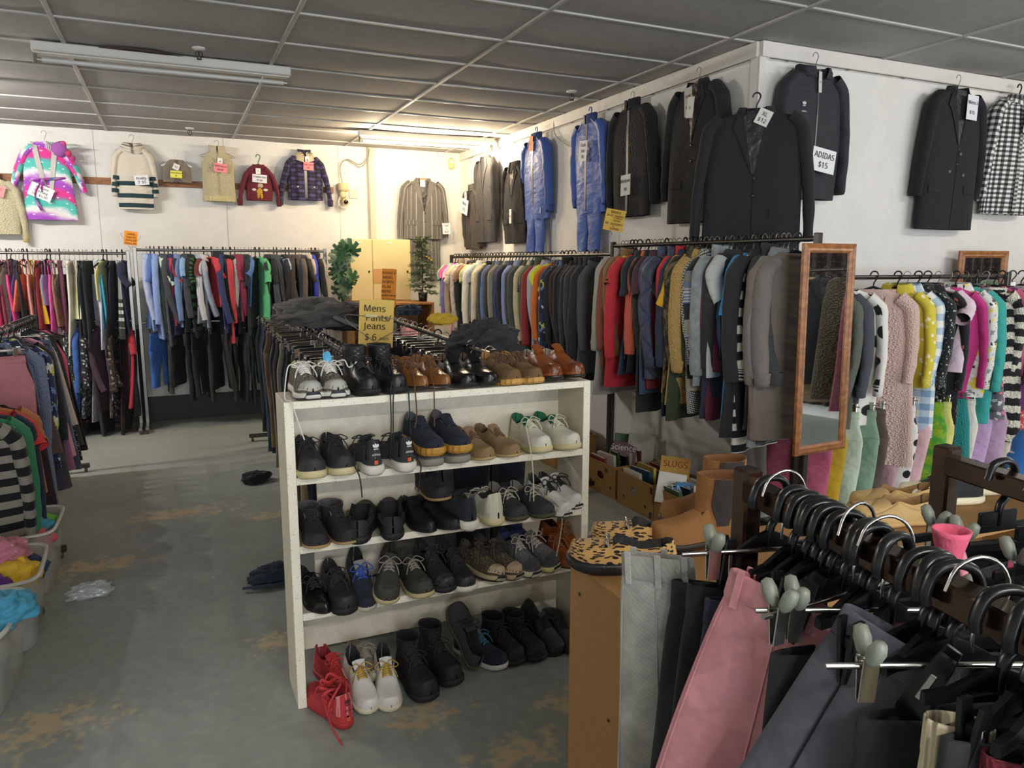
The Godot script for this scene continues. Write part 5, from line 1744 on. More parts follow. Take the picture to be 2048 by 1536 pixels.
func shoe(label: String, at: Vector3, yaw: float, f: Dictionary, group := "", pitch := 0.0, roll := 0.0) -> Node3D:
	var o := thing(f.get("name", "shoe"), label, f.get("cat", "shoe"), at, 0.0, group)
	o.rotation = Vector3(pitch, yaw, roll)
	var l := Last.new()
	for k in ["ln", "wd", "th", "tf", "rim", "inst", "toe", "open", "sharp", "bend", "spring"]:
		if f.has(k):
			l.set(k, f[k])
	var up: Material = f.up
	var ss := PackedFloat32Array()
	for i in 25:
		ss.append((1.0 - cos(PI * i / 24.0)) * 0.5)
	# sole
	var g := Geo.new()
	var ring := PackedVector2Array()
	for s in ss:
		ring.append(Vector2(s, 1))
	for i in range(ss.size() - 2, 0, -1):
		ring.append(Vector2(ss[i], -1))
	var rows := []
	var rib: float = f.get("rib", 0.0)
	var lip: float = f.get("lip", 0.004)
	for q in [[0.0, -0.008], [0.02, -0.001], [0.35, lip], [0.8, lip], [1.0, lip - 0.002], [1.0, -0.006]]:
		var row := PackedVector3Array()
		for i in ring.size():
			var s: float = ring[i].x
			var w: float = l.half(s) + q[1] * minf(1.0, l.half(s) / 0.02)
			var zz: float = (s - 0.5) * (l.ln + 2.0 * q[1])
			if rib > 0 and q[0] > 0.1 and q[0] < 0.9 and i % 2 == 0:
				w += rib
				zz += rib * signf(s - 0.5) * (1.0 if absf(s - 0.5) > 0.44 else 0.0)
			row.append(Vector3(l.mid(s) + ring[i].y * w, lerpf(l.base(s), l.top(s), q[0]), zz))
		rows.append(row)
	g.grid(rows, true, 1.0, 0.03, rib == 0.0)
	g.fan(rows[0], true)
	put("sole", g, f.sole, o)
	if f.has("outsole"):
		g = Geo.new()
		rows = []
		for q in [[-0.002, -0.006], [-0.001, 0.0], [0.3, lip + 0.0012], [0.42, lip - 0.001]]:
			var row := PackedVector3Array()
			for i in ring.size():
				var s: float = ring[i].x
				var w: float = l.half(s) + q[1] * minf(1.0, l.half(s) / 0.02)
				var up2: float = q[0] * (2.6 if s > 0.97 and q[0] > 0.1 else 1.0)
				row.append(Vector3(l.mid(s) + ring[i].y * w, lerpf(l.base(s), l.top(s), up2), (s - 0.5) * (l.ln + 2.0 * q[1])))
			rows.append(row)
		g.grid(rows, true, 1.0, 0.02)
		put("outsole", g, f.outsole, o)
	if f.has("heel"):
		g = Geo.new()
		rows = []
		for q in [[-f.heel, 0.93], [0.002, 1.0]]:
			var row := PackedVector3Array()
			for i in 13:
				var s: float = lerpf(0.0, 0.27, (1.0 - cos(PI * i / 12.0)) * 0.5)
				row.append(Vector3(l.half(s) * q[1], q[0], (s - 0.5) * l.ln))
			for i in range(12, -1, -1):
				var s: float = lerpf(0.0, 0.27, (1.0 - cos(PI * i / 12.0)) * 0.5)
				row.append(Vector3(-l.half(s) * q[1], q[0], (s - 0.5) * l.ln))
			rows.append(row)
		g.grid(rows, true, 1, 1, false)
		g.fan(rows[0], true)
		put("heel", g, f.sole, o)
	# upper and lining
	var sec := []
	var n_open := 0
	for i in 33:
		var s := (1.0 - cos(PI * i / 32.0)) * 0.5
		sec.append(l.section(clampf(s, 0.004, 0.997)))
		if s < l.open:
			n_open = i + 1
	g = Geo.new()
	for part in [[0, 6, 0], [11, 17, 0]]:
		rows = []
		for r in sec:
			rows.append(r.slice(part[0], part[1]))
		g.grid(rows, false, 0.12, l.ln, true, true)
	rows = []
	for i in range(n_open, sec.size()):
		rows.append(sec[i].slice(5, 12))
	g.grid(rows, false, 0.08, l.ln * 0.6, true, true)
	put("upper", g, up, o)
	g = Geo.new()
	rows = []
	for i in n_open + 1:
		rows.append(sec[i].slice(5, 12))
	g.grid(rows, false, 0.08, l.ln * 0.4, true, true)
	put("lining", g, f.get("lin", up), o)
	# tongue, laces, caps
	var lace: Material = f.get("lace", null)
	if lace or f.has("tongue"):
		g = Geo.new()
		for off in [0.0, -0.004]:
			rows = []
			for i in 7:
				var t := i / 6.0
				var s := lerpf(l.open + 0.1, l.open - 0.06, t)
				var row := PackedVector3Array()
				for j in 7:
					var x := (j - 3) / 3.0
					var y: float = l.top(s) + l.height(maxf(s, l.open)) + 0.006 + off + (0.016 * t * t if t > 0.3 else 0.0) - 0.006 * x * x
					row.append(Vector3(l.mid(s) + x * 0.02 * (1.0 + 0.25 * t), y, (s - 0.5) * l.ln))
				rows.append(row)
			g.grid(rows, false, 0.05, 0.08, true, off == 0.0)
		put("tongue", g, f.get("tongue", up), o)
	if lace:
		g = Geo.new()
		var rowsn: int = f.get("eyelets", 4)
		var prev := []
		for k in rowsn:
			var s := lerpf(l.open + 0.16, l.open + 0.015, k / float(rowsn - 1))
			var a := l.on(s, -0.42, 0.003)
			var b := l.on(s, 0.42, 0.003)
			var mm := l.on(s, 0.0, 0.009)
			g.tube(curve([a, mm, b], 4), 0.0024, 5, true, Vector3.UP, 0.0035)
			if prev.size():
				g.tube(curve([prev[0], l.on(s + 0.02, 0.0, 0.012), b], 3), 0.0024, 5, true, Vector3.UP, 0.0032)
				g.tube(curve([prev[1], l.on(s + 0.02, 0.0, 0.01), a], 3), 0.0024, 5, true, Vector3.UP, 0.0032)
			prev = [a, b]
		if f.get("bow", true):
			var c := l.on(l.open + 0.03, 0.0, 0.014)
			for s in [-1.0, 1.0]:
				g.tube(curve([c, c + Vector3(s * 0.02, 0.012, -0.004), c + Vector3(s * 0.045, 0.0, 0.012), c + Vector3(s * 0.03, -0.004, 0.02), c], 4), 0.0022, 5)
				g.tube(curve([c, c + Vector3(s * 0.018, 0.004, 0.02), c + Vector3(s * 0.034, -0.02, 0.035), c + Vector3(s * 0.04, -0.04, 0.04)], 4), 0.0022, 5)
		put("lace", g, lace, o)
	if f.has("trail"):
		for tr in f.trail:
			g = Geo.new()
			g.tube(curve(tr, 5), 0.0026, 5, true, Vector3.ZERO)
			put("loose_lace", g, lace, o)
	if f.has("cap"):
		g = Geo.new()
		var s0: float = f.get("cap_at", 0.84)
		rows = []
		for i in 9:
			var s := lerpf(s0, 0.995, sin(i / 8.0 * PI * 0.5))
			var row := PackedVector3Array()
			for j in 11:
				row.append(l.on(s, lerpf(-0.98, 0.98, j / 10.0), 0.0016))
			rows.append(row)
		g.grid(rows, false, 0.1, 0.05, true, true)
		put("toe_cap", g, f.cap, o)
	if f.has("side"):
		for sd in [-1.0, 1.0]:
			for k in f.get("sides", 1):
				g = Geo.new()
				rows = []
				for i in 7:
					var t := i / 6.0
					var s: float = lerpf(0.5, 0.62, t) + 0.06 * k
					var row := PackedVector3Array()
					for j in 3:
						var q := l.on(s - (j - 1) * 0.016, sd * lerpf(0.5, 0.97, t), 0.002)
						row.append(q)
					rows.append(row)
				g.grid(rows, false, 0.1, 0.1, true, sd > 0)
				put("side_stripe", g, f.side, o)
	if f.has("heel_tab"):
		g = Geo.new()
		rows = []
		for i in 5:
			var s: float = [0.1, 0.05, 0.012, 0.05, 0.1][i]
			var sg := -1.0 if i < 2 else (0.0 if i == 2 else 1.0)
			var row := PackedVector3Array()
			for j in 5:
				var q := lerpf(0.25, 1.02, j / 4.0)
				var w := l.half(s) * (1.0 - 0.2 * q * q) + 0.002
				row.append(Vector3(sg * w, l.top(s) + l.edge(s) * q, (s - 0.5) * l.ln - (0.0025 if i == 2 else 0.0) + 0.012 * q * q))
			rows.append(row)
		g.grid(rows, false, 0.1, 0.1)
		put("heel_tab", g, f.heel_tab, o)
	if f.has("logo"):
		var holder := Vector3(0, l.top(0.0) + l.edge(0.0) * 0.62, -0.5 * l.ln - 0.002)
		var g2 := Node3D.new()
		g2.name = "heel_logo"
		g2.position = holder
		g2.rotation = Vector3(-0.12, PI, 0)
		o.add_child(g2)
		trefoil(g2, Vector3(0, 0.006, 0.001), 0.016, f.logo)
		write(g2, "adidas", Vector3(0, -0.017, 0.001), 0.009, f.logo)
		g = Geo.new()
		g.box(Vector3(0, l.top(0.0) + 0.013, -0.5 * l.ln - 0.003), Vector3(0.014, 0.016, 0.003), 0.001)
		put("pull_tab", g, mat("orange tab", Color("d2603a"), 0.6), o)
	if f.has("shaft"):
		# boot leg: outside wall, rim, and inside wall
		var hgt: float = f.shaft
		var zc := -0.235 * l.ln
		rows = []
		var inner := []
		for i in 11:
			var t := i / 10.0
			var y: float = lerpf(l.top(0.1) + 0.035, l.top(0.1) + hgt, t)
			var rx := lerpf(0.036, f.get("shaft_w", 0.047), smoothstep(0.1, 1.0, t))
			var rz := lerpf(0.066, f.get("shaft_d", 0.058), smoothstep(0.0, 0.5, t))
			var row := PackedVector3Array()
			var r2 := PackedVector3Array()
			for j in 24:
				var a := TAU * j / 24
				var cr: float = 1.0 + f.get("crease", 0.02) * sin(t * 14 + j * 0.8)
				var dy: float = -f.get("dip", 0.0) * t * absf(cos(a))
				row.append(Vector3(rx * cos(a) * cr, y + dy, zc + 0.006 * (1 - t) + rz * sin(a) * cr))
				r2.append(Vector3((rx - 0.004) * cos(a), y + dy, zc + 0.006 * (1 - t) + (rz - 0.004) * sin(a)))
			rows.append(row)
			inner.push_front(r2)
		g = Geo.new()
		g.grid(rows, true, 0.3, hgt)
		put("shaft", g, up, o)
		g = Geo.new()
		g.grid([rows[10], inner[0]], true, 0.3, 0.01)
		g.grid(inner, true, 0.3, hgt)
		put("shaft_lining", g, f.get("lin", up), o)
		if f.has("elastic"):
			for sd in [0.0, PI]:
				g = Geo.new()
				var rr2 := []
				for i in range(0, 11):
					var row := PackedVector3Array()
					var wide := lerpf(0.25, 0.62, smoothstep(0.0, 0.5, i / 10.0))
					for j in 7:
						var a: float = sd + lerpf(-wide, wide, j / 6.0)
						var b: Vector3 = rows[i][posmod(int(round(a / TAU * 24)), 24)]
						var t := i / 10.0
						var rx := lerpf(0.036, f.get("shaft_w", 0.047), smoothstep(0.1, 1.0, t)) + 0.0014
						var rz := lerpf(0.066, f.get("shaft_d", 0.058), smoothstep(0.0, 0.5, t)) + 0.0014
						row.append(Vector3(rx * cos(a) * 1.03, b.y, zc + 0.006 * (1 - t) + rz * sin(a)))
					rr2.append(row)
				g.grid(rr2, false, 0.1, 0.1)
				put("elastic_gusset", g, f.elastic, o)
		if lace and not f.has("elastic"):
			g = Geo.new()
			for k in 5:
				var t := 0.2 + 0.16 * k
				var y: float = lerpf(l.top(0.1) + 0.035, l.top(0.1) + hgt, t)
				var rz := lerpf(0.066, f.get("shaft_d", 0.058), smoothstep(0.0, 0.5, t))
				var zf := zc + rz + 0.004
				for s in [-1.0, 1.0]:
					g.tube(curve([Vector3(-s * 0.02, y - 0.012, zf - 0.008), Vector3(0, y, zf + 0.003), Vector3(s * 0.02, y + 0.012, zf - 0.008)], 3), 0.0026, 5)
			put("shaft_lace", g, lace, o)
	if f.has("strap"):
		g = Geo.new()
		var path := []
		for i in 13:
			var a := PI + PI * i / 12.0
			path.append(Vector3(0.044 * cos(a), l.top(0.2) + 0.045 + 0.02 * sin(a), -0.03 + 0.1 * sin(a)))
		g.tube(pv(path), 0.003, 6, true, Vector3.UP, 0.011)
		put("heel_strap", g, f.strap, o)
	if f.has("buckle"):
		g = Geo.new()
		for k in 3:
			var x := (k - 1) * 0.5
			g.tube(curve([l.on(l.open + 0.08, x - 0.22, 0.004), l.on(l.open + 0.1, x, 0.008), l.on(l.open + 0.08, x + 0.22, 0.004)], 3), 0.004, 6)
		put("buckle", g, mat("chrome", Color("c9c6c0"), 0.18, 1.0), o)
	return o


func build_shoe_shelf():
	var white := mat("shelf paint", Color("e8e0cb"), 0.55)
	white.albedo_texture = pats["board"][0]
	white.uv1_triplanar = true
	white.uv1_scale = Vector3(1.5, 1.5, 1.5)
	var chipped := mat("shelf chipped edge", Color("eee7d4"), 0.6)
	chipped.albedo_texture = pats["speck"][0]
	chipped.uv1_triplanar = true
	chipped.uv1_scale = Vector3(4, 4, 4)
	var z1 := -2.725
	var z0 := -2.955
	var zm := (z0 + z1) / 2
	var o := thing("shoe_shelf", "white-painted wooden shelf unit with chipped edges, full of men's shoes", "shelf", Vector3(0.97, 0, zm))
	var dz := z1 - z0
	var g := Geo.new()
	for q in [[0.338, 0.371], [1.569, 1.602]]:
		g = Geo.new()
		g.box(Vector3((q[0] + q[1]) / 2 - 0.97, 0.598, 0), Vector3(0.033, 1.196, dz), 0.002)
		put("side_panel", g, white, o)
		g = Geo.new()
		g.box(Vector3((q[0] + q[1]) / 2 - 0.97, 0.598, dz / 2 + 0.0008), Vector3(0.032, 1.194, 0.0016), 0.0006)
		put("chipped_edge", g, chipped, o)
	for k in 4:
		var y: float = [1.196, 0.912, 0.648, 0.382][k]
		var y2: float = [1.196, 0.9, 0.632, 0.38][k]
		g = Geo.new()
		g.off = Transform3D(Basis(Vector3.BACK, (y2 - y) / 1.2), Vector3(0, (y + y2) / 2 - 0.014, 0))
		g.box(Vector3.ZERO, Vector3(1.2, 0.028, dz), 0.002)
		put("shelf_board", g, white, o)
		var e := Geo.new()
		e.off = Transform3D(g.off.basis, g.off.origin + Vector3(0, 0, dz / 2 + 0.0008))
		e.box(Vector3.ZERO, Vector3(1.197, 0.027, 0.0016), 0.0006)
		put("chipped_edge", e, chipped, o)
	for q in [[0, 1.2, 0.9, 1.17], [0, 1.2, 0.115, 0.36], [-0.24, 0.5, 0.66, 0.89], [-0.36, 0.3, 0.39, 0.61]]:
		g = Geo.new()
		g.box(Vector3(q[0], (q[2] + q[3]) / 2, -dz / 2 - 0.006), Vector3(q[1], q[3] - q[2], 0.012), 0.001)
		put("back_panel", g, white, o)
	shoes()


func shoes():
	var bk := leather("1b1b1d", 0.38)
	var bk2 := leather("222224", 0.6)
	var rub := mat("black rubber", Color("19191a"), 0.7)
	var cream := mat("cream rubber", Color("d2c394"), 0.6)
	var offw := mat("white rubber", Color("d9d5c8"), 0.55)
	var gum := mat("gum rubber", Color("b98a3a"), 0.5)
	var wl := cloth("e6e3da")
	var bl := cloth("1d1d1f")
	# ---- top board
	var y := 1.197
	var zt := -2.835
	var run := {"name": "running_shoe", "up": cloth("bdbab0", "tinsel"), "sole": offw, "outsole": mat("dark outsole", Color("20242c"), 0.6), "th": 0.034, "tf": 0.026, "lip": 0.007, "lin": cloth("c9c294"), "lace": wl, "tongue": cloth("c9c6bc"), "cap": cloth("b4b2a8"), "side": cloth("8fb4c4"), "inst": 0.08, "rim": 0.068}
	shoe("silver running shoe at the top board's corner, white lace trailing over the edge", Vector3(0.43, y, zt), 0.06, run.merged({"trail": [[Vector3(-0.02, 0.11, 0.02), Vector3(-0.06, 0.12, 0.03), Vector3(-0.085, 0.04, 0.07), Vector3(-0.09, 0.006, 0.1), Vector3(-0.075, 0.0, 0.122), Vector3(-0.05, -0.09, 0.126), Vector3(-0.035, -0.14, 0.126)]]}), "shoes on the top board")
	var o := shoe("silver running shoe with a blue oval card in its tongue", Vector3(0.525, y, zt), 0.02, run.merged({"trail": [[Vector3(0.02, 0.12, 0.01), Vector3(0.05, 0.13, 0.03), Vector3(0.07, 0.1, 0.02), Vector3(0.1, 0.12, 0.02)]]}), "shoes on the top board")
	var g := Geo.new()
	g.off = Transform3D(Basis(Vector3.RIGHT, PI / 2 - 0.5), Vector3(0.0, 0.135, -0.03))
	g.off.basis = g.off.basis.scaled_local(Vector3(0.75, 1, 1.2))
	g.lathe(PackedVector2Array([Vector2(0, 0.003), Vector2(0.02, 0.003), Vector2(0.023, 0), Vector2(0, -0.001)]), 16)
	put("blue_card", g, mat("blue card", Color("5fb2dc"), 0.3), o)
	var boot := {"name": "boot", "cat": "boot", "up": bk, "sole": rub, "th": 0.034, "tf": 0.024, "shaft": 0.14, "inst": 0.095, "toe": 0.052, "lin": bl, "lace": bl, "crease": 0.035, "shaft_w": 0.046}
	shoe("black leather lace-up boot beside the silver running shoes", Vector3(0.64, y, zt), 0.1, boot, "shoes on the top board")
	shoe("black leather lace-up boot with long laces hanging, beside the brown lace-up shoe", Vector3(0.745, y, zt - 0.01), 0.14, boot.merged({"trail": [[Vector3(-0.01, 0.1, 0.05), Vector3(-0.03, 0.05, 0.12), Vector3(-0.04, 0.002, 0.135), Vector3(-0.04, -0.1, 0.135), Vector3(-0.045, -0.25, 0.13)], [Vector3(0.0, 0.1, 0.05), Vector3(-0.02, 0.04, 0.13), Vector3(-0.03, -0.02, 0.136), Vector3(-0.032, -0.2, 0.13)], [Vector3(0.02, 0.09, 0.06), Vector3(0.03, 0.03, 0.13), Vector3(0.035, -0.02, 0.136), Vector3(0.04, -0.14, 0.13), Vector3(0.05, -0.26, 0.13)]]}), "shoes on the top board")
	var derby := {"up": leather("86552a", 0.25), "sole": mat("dark leather sole", Color("2a1c12"), 0.4), "th": 0.016, "tf": 0.008, "heel": 0.016, "sharp": 1.0, "ln": 0.3, "lin": leather("7c532c", 0.5), "lace": cloth("5a3a20"), "inst": 0.08, "eyelets": 4, "lip": 0.002}
	shoe("shiny brown leather lace-up beside the black boots", Vector3(0.835, y + 0.016, zt), 0.16, derby.merged({"trail": [[Vector3(-0.01, 0.09, 0.03), Vector3(-0.03, 0.05, 0.1), Vector3(-0.035, 0.0, 0.125), Vector3(-0.03, -0.1, 0.125), Vector3(-0.04, -0.15, 0.125)]]}), "shoes on the top board")
	shoe("shiny brown leather lace-up beside the black loafers", Vector3(0.925, y + 0.016, zt), 0.16, derby.merged({"trail": [[Vector3(-0.02, 0.09, 0.03), Vector3(-0.05, 0.04, 0.1), Vector3(-0.052, 0.0, 0.127), Vector3(-0.052, -0.15, 0.127)]]}), "shoes on the top board")
	var loaf := {"name": "loafer", "up": leather("131315", 0.22), "sole": rub, "th": 0.016, "tf": 0.01, "heel": 0.012, "lin": leather("4a3a2c", 0.6), "tongue": leather("131315", 0.22), "inst": 0.08, "open": 0.42, "lip": 0.003}
	shoe("black leather loafer beside the shiny brown lace-ups", Vector3(1.032, y + 0.012, zt), 0.1, loaf, "shoes on the top board")
	shoe("black leather loafer beside the tan suede sneakers", Vector3(1.125, y + 0.012, zt), 0.12, loaf, "shoes on the top board")
	var tan := {"name": "sneaker", "up": leather("75593a", 0.85), "sole": mat("pale gum", Color("c79a4c"), 0.55), "th": 0.028, "tf": 0.026, "rib": 0.0022, "lin": leather("a77a48", 0.8), "lace": cloth("4c3324"), "cap": leather("6d5334", 0.85), "inst": 0.08}
	shoe("tan suede sneaker with a ridged gum sole beside the black loafer", Vector3(1.225, y, zt), 0.12, tan, "shoes on the top board")
	shoe("tan suede sneaker with a ridged gum sole beside the cognac slip-on", Vector3(1.32, y, zt), 0.14, tan, "shoes on the top board")
	var slip := {"name": "slip_on_shoe", "up": leather("8c4a22", 0.28), "sole": mat("dark leather sole", Color("2a1c12"), 0.4), "th": 0.018, "tf": 0.016, "heel": 0.012, "lin": cloth("d8d0b8", "fleece"), "inst": 0.1, "open": 0.4, "tongue": leather("8c4a22", 0.28), "toe": 0.05, "cap": leather("6a3216", 0.25)}
	shoe("cognac leather slip-on with pale woolly lining beside the tan suede sneaker", Vector3(1.42, y + 0.012, zt), 0.06, slip, "shoes on the top board")
	shoe("cognac leather slip-on with pale woolly lining at the end of the top board", Vector3(1.52, y + 0.012, zt), 0.12, slip, "shoes on the top board")
	# ---- second board
	y = 0.912
	zt = -2.8
	var skate := {"name": "skate_shoe", "up": leather("2e2f32", 0.7), "sole": cream, "th": 0.03, "tf": 0.03, "lin": bl, "lace": bl, "toe": 0.05, "wd": 0.104, "inst": 0.08, "eyelets": 5, "trail": [[Vector3(0, 0.12, 0.03), Vector3(0.012, 0.1, 0.08), Vector3(0.01, 0.075, 0.11)]]}
	shoe("worn black skate shoe by the side panel, cream sole facing out", Vector3(0.425, y, zt), 0.02, skate, "shoes on the second board")
	shoe("worn black skate shoe beside the leaf-emblem sneakers", Vector3(0.53, y, zt), 0.08, skate, "shoes on the second board")
	var tre := {"name": "sneaker", "up": cloth("26282a"), "sole": offw, "th": 0.04, "tf": 0.024, "lip": 0.008, "lin": bl, "lace": bl, "heel_tab": leather("0f1011", 0.3), "logo": Color("e4e4e2"), "rim": 0.078, "wd": 0.1}
	shoe("black sneaker turned heel out with a leaf emblem, beside the skate shoes", Vector3(0.637, y - 0.002, zt + 0.02), PI + 0.06, tre.merged({"trail": [[Vector3(0.04, 0.09, -0.02), Vector3(0.07, 0.05, -0.1), Vector3(0.06, 0.0, -0.13), Vector3(0.05, -0.08, -0.12)]]}), "shoes on the second board")
	shoe("black sneaker turned heel out with a leaf emblem, beside the navy canvas shoes", Vector3(0.752, y - 0.004, zt + 0.02), PI + 0.14, tre.merged({"trail": [[Vector3(-0.04, 0.08, -0.04), Vector3(-0.06, 0.02, -0.11), Vector3(-0.055, -0.03, -0.115), Vector3(-0.05, -0.09, -0.11)]]}), "shoes on the second board")
	var nav := {"name": "canvas_shoe", "up": cloth("22283a", "denim"), "sole": gum, "th": 0.036, "tf": 0.034, "rib": 0.002, "lin": cloth("4a4a50"), "lace": cloth("1c2030"), "toe": 0.04, "inst": 0.075, "wd": 0.1, "eyelets": 5, "bow": false, "open": 0.44}
	var slab := {"name": "sandal_sole", "up": cloth("4a4a4c"), "sole": mat("grey foam", Color("8d897e"), 0.75), "th": 0.03, "tf": 0.03, "rim": 0.012, "inst": 0.016, "toe": 0.012, "lin": cloth("3a3a3c"), "wd": 0.1}
	for k in 2:
		var x: float = [0.872, 0.983][k]
		shoe(["grey-soled flat shoe squashed under the navy canvas shoe by the leaf-emblem sneakers", "grey-soled flat shoe squashed under the navy canvas shoe by the beige suede shoe"][k], Vector3(x, y - 0.004, zt), 0.1, slab, "shoes on the second board")
		shoe(["navy canvas shoe with a ridged gum sole, beside the leaf-emblem sneakers", "navy canvas shoe with a ridged gum sole, beside the beige suede shoes"][k], Vector3(x, y + 0.045, zt + 0.005), 0.14, nav, "shoes on the second board", 0.06)
	var sue := {"up": leather("8a7250", 0.9), "sole": mat("tan sole", Color("b39a6a"), 0.6), "th": 0.014, "tf": 0.012, "lin": leather("6e5a40", 0.9), "lace": cloth("6a4a30"), "inst": 0.085, "eyelets": 5, "bow": false, "sharp": 0.0, "toe": 0.044}
	shoe("beige suede lace-up shoe beside the navy canvas shoe", Vector3(1.085, y - 0.004, zt), 0.2, sue, "shoes on the second board")
	shoe("beige suede lace-up shoe with the empty board beyond it", Vector3(1.2, y - 0.006, zt - 0.01), 0.24, sue, "shoes on the second board")
	var wht := {"name": "sneaker", "up": leather("d8d4c4", 0.45), "sole": mat("aged white rubber", Color("d6c99c"), 0.6), "th": 0.03, "tf": 0.028, "lin": cloth("1d6a48"), "tongue": cloth("1d6a48"), "lace": cloth("d9d4bc"), "toe": 0.048, "wd": 0.108, "inst": 0.085, "eyelets": 5, "rim": 0.08, "heel_tab": leather("1d6a48", 0.5)}
	shoe("white sneaker with a green heel and trailing lace, nearer the beige suede shoes", Vector3(1.36, y - 0.006, zt - 0.02), 0.06, wht.merged({"trail": [[Vector3(-0.03, 0.1, 0.02), Vector3(-0.055, 0.06, 0.09), Vector3(-0.06, 0.0, 0.125), Vector3(-0.05, -0.1, 0.125), Vector3(-0.045, -0.2, 0.12)]]}), "shoes on the second board")
	shoe("white sneaker with a green heel beside the shelf's side panel", Vector3(1.485, y - 0.008, zt - 0.02), 0.2, wht, "shoes on the second board")
	# ---- third board
	y = 0.648
	var des := {"name": "desert_boot", "cat": "boot", "up": leather("262423", 0.8), "sole": mat("crepe sole", Color("a88a5c"), 0.7), "th": 0.014, "tf": 0.012, "shaft": 0.1, "lin": leather("5a5a5c", 0.8), "lace": bl, "inst": 0.09, "toe": 0.05, "bow": false}
	shoe("dark suede desert boot by the side panel of the third board", Vector3(0.43, y, zt), 0.02, des, "shoes on the third board")
	shoe("dark suede desert boot beside the black clogs", Vector3(0.527, y - 0.002, zt), 0.18, des, "shoes on the third board")
	var clog := {"name": "clog", "up": mat("black foam", Color("1e1e20"), 0.65), "sole": mat("black foam", Color("1e1e20"), 0.65), "th": 0.03, "tf": 0.03, "lip": 0.006, "lin": mat("black foam inside", Color("101011"), 0.8), "strap": mat("black foam", Color("1e1e20"), 0.65), "rim": 0.05, "inst": 0.085, "open": 0.56, "wd": 0.115, "toe": 0.06}
	shoe("black foam clog, strap to the front, beside the dark desert boot", Vector3(0.622, y - 0.004, zt), PI - 0.35, clog, "shoes on the third board")
	shoe("black foam clog, strap to the front, beside the pointed black shoes", Vector3(0.735, y - 0.004, zt + 0.01), PI - 0.2, clog, "shoes on the third board")
	var pnt := {"up": leather("151517", 0.5), "sole": rub, "th": 0.014, "tf": 0.01, "sharp": 1.0, "lin": bl, "rim": 0.06, "inst": 0.075, "toe": 0.04, "open": 0.4, "tongue": leather("151517", 0.5)}
	shoe("pointed black slip-on beside the black clogs", Vector3(0.845, y - 0.006, zt), 0.16, pnt, "shoes on the third board")
	shoe("pointed black slip-on beside the white-soled black runner", Vector3(0.925, y - 0.008, zt + 0.01), 0.36, pnt, "shoes on the third board")
	shoe("dark ankle boot lying on top of the pointed black slip-ons", Vector3(0.93, y + 0.09, zt - 0.08), 0.1, des.merged({"shaft": 0.13}, true), "shoes on the third board")
	var blr := {"name": "running_shoe", "up": cloth("1c1f26"), "sole": offw, "th": 0.042, "tf": 0.028, "lip": 0.009, "lin": bl, "lace": bl, "rim": 0.075, "wd": 0.1, "heel_tab": cloth("16181e")}
	shoe("black running shoe turned heel out with a thick white sole", Vector3(1.01, y - 0.01, zt + 0.02), PI + 0.1, blr, "shoes on the third board")
	shoe("off-white sneaker turned heel out, creased, with tangled laces", Vector3(1.12, y - 0.01, zt + 0.01), PI + 0.16, {"name": "sneaker", "up": leather("cfcbb8", 0.7), "sole": mat("aged white rubber", Color("d6c99c"), 0.6), "th": 0.032, "tf": 0.026, "lip": 0.007, "lin": bl, "lace": cloth("c9c5b4"), "rim": 0.085, "wd": 0.108, "heel_tab": leather("dcd8c8", 0.7)}, "shoes on the third board")
	var can := {"name": "canvas_shoe", "up": leather("33363a", 0.8), "sole": mat("olive rubber", Color("4a4a34"), 0.6), "th": 0.02, "tf": 0.02, "lin": leather("7d7a72", 0.8), "lace": cloth("b5ae98"), "toe": 0.046, "wd": 0.104, "inst": 0.075, "eyelets": 3, "open": 0.5}
	shoe("dark grey canvas shoe with pale laces beside the off-white sneaker", Vector3(1.24, y - 0.014, zt), 0.1, can, "shoes on the third board")
	shoe("dark grey canvas shoe with pale laces beside the white golf shoes", Vector3(1.35, y - 0.016, zt + 0.01), 0.22, can.merged({"trail": [[Vector3(0.02, 0.08, 0.06), Vector3(0.05, 0.06, 0.1), Vector3(0.07, 0.0, 0.13), Vector3(0.07, -0.1, 0.12), Vector3(0.05, -0.18, 0.12)]]}), "shoes on the third board")
	var golf := {"up": leather("dcdbd6", 0.35), "sole": offw, "outsole": rub, "th": 0.026, "tf": 0.02, "lin": bl, "lace": bl, "inst": 0.09, "toe": 0.048, "eyelets": 5, "side": leather("c9c9c6", 0.4), "cap": leather("d2d1cc", 0.35)}
	shoe("white leather golf shoe with black laces, nearer the grey canvas shoes", Vector3(1.44, y - 0.016, zt - 0.01), 0.24, golf, "shoes on the third board", 0.12)
	shoe("white leather golf shoe with black laces against the side panel", Vector3(1.52, y - 0.018, zt - 0.05), 0.22, golf, "shoes on the third board")
	# ---- fourth board
	y = 0.382
	shoe("black patent shoe against the side panel of the fourth board", Vector3(0.425, y, zt - 0.02), 0.2, derby.merged({"up": leather("0f0f11", 0.15), "lin": bl, "lace": bl, "sole": rub}, true), "shoes on the fourth board")
	shoe("dull black sneaker with a chunky toe on the fourth board", Vector3(0.515, y, zt), 0.1, skate.merged({"sole": rub, "up": leather("1a1a1c", 0.7), "cap": leather("232325", 0.6)}, true), "shoes on the fourth board", 0.1)
	var nv := {"name": "sneaker", "up": cloth("1b2030"), "sole": mat("grey rubber", Color("b9b2a0"), 0.6), "th": 0.026, "tf": 0.024, "lin": bl, "lace": cloth("2f4fa8"), "tongue": cloth("8d8a88"), "rim": 0.07}
	shoe("navy sneaker with a blue lace leaning on the back of the fourth board", Vector3(0.613, y + 0.01, zt - 0.04), 0.0, nv, "shoes on the fourth board", 0.35)
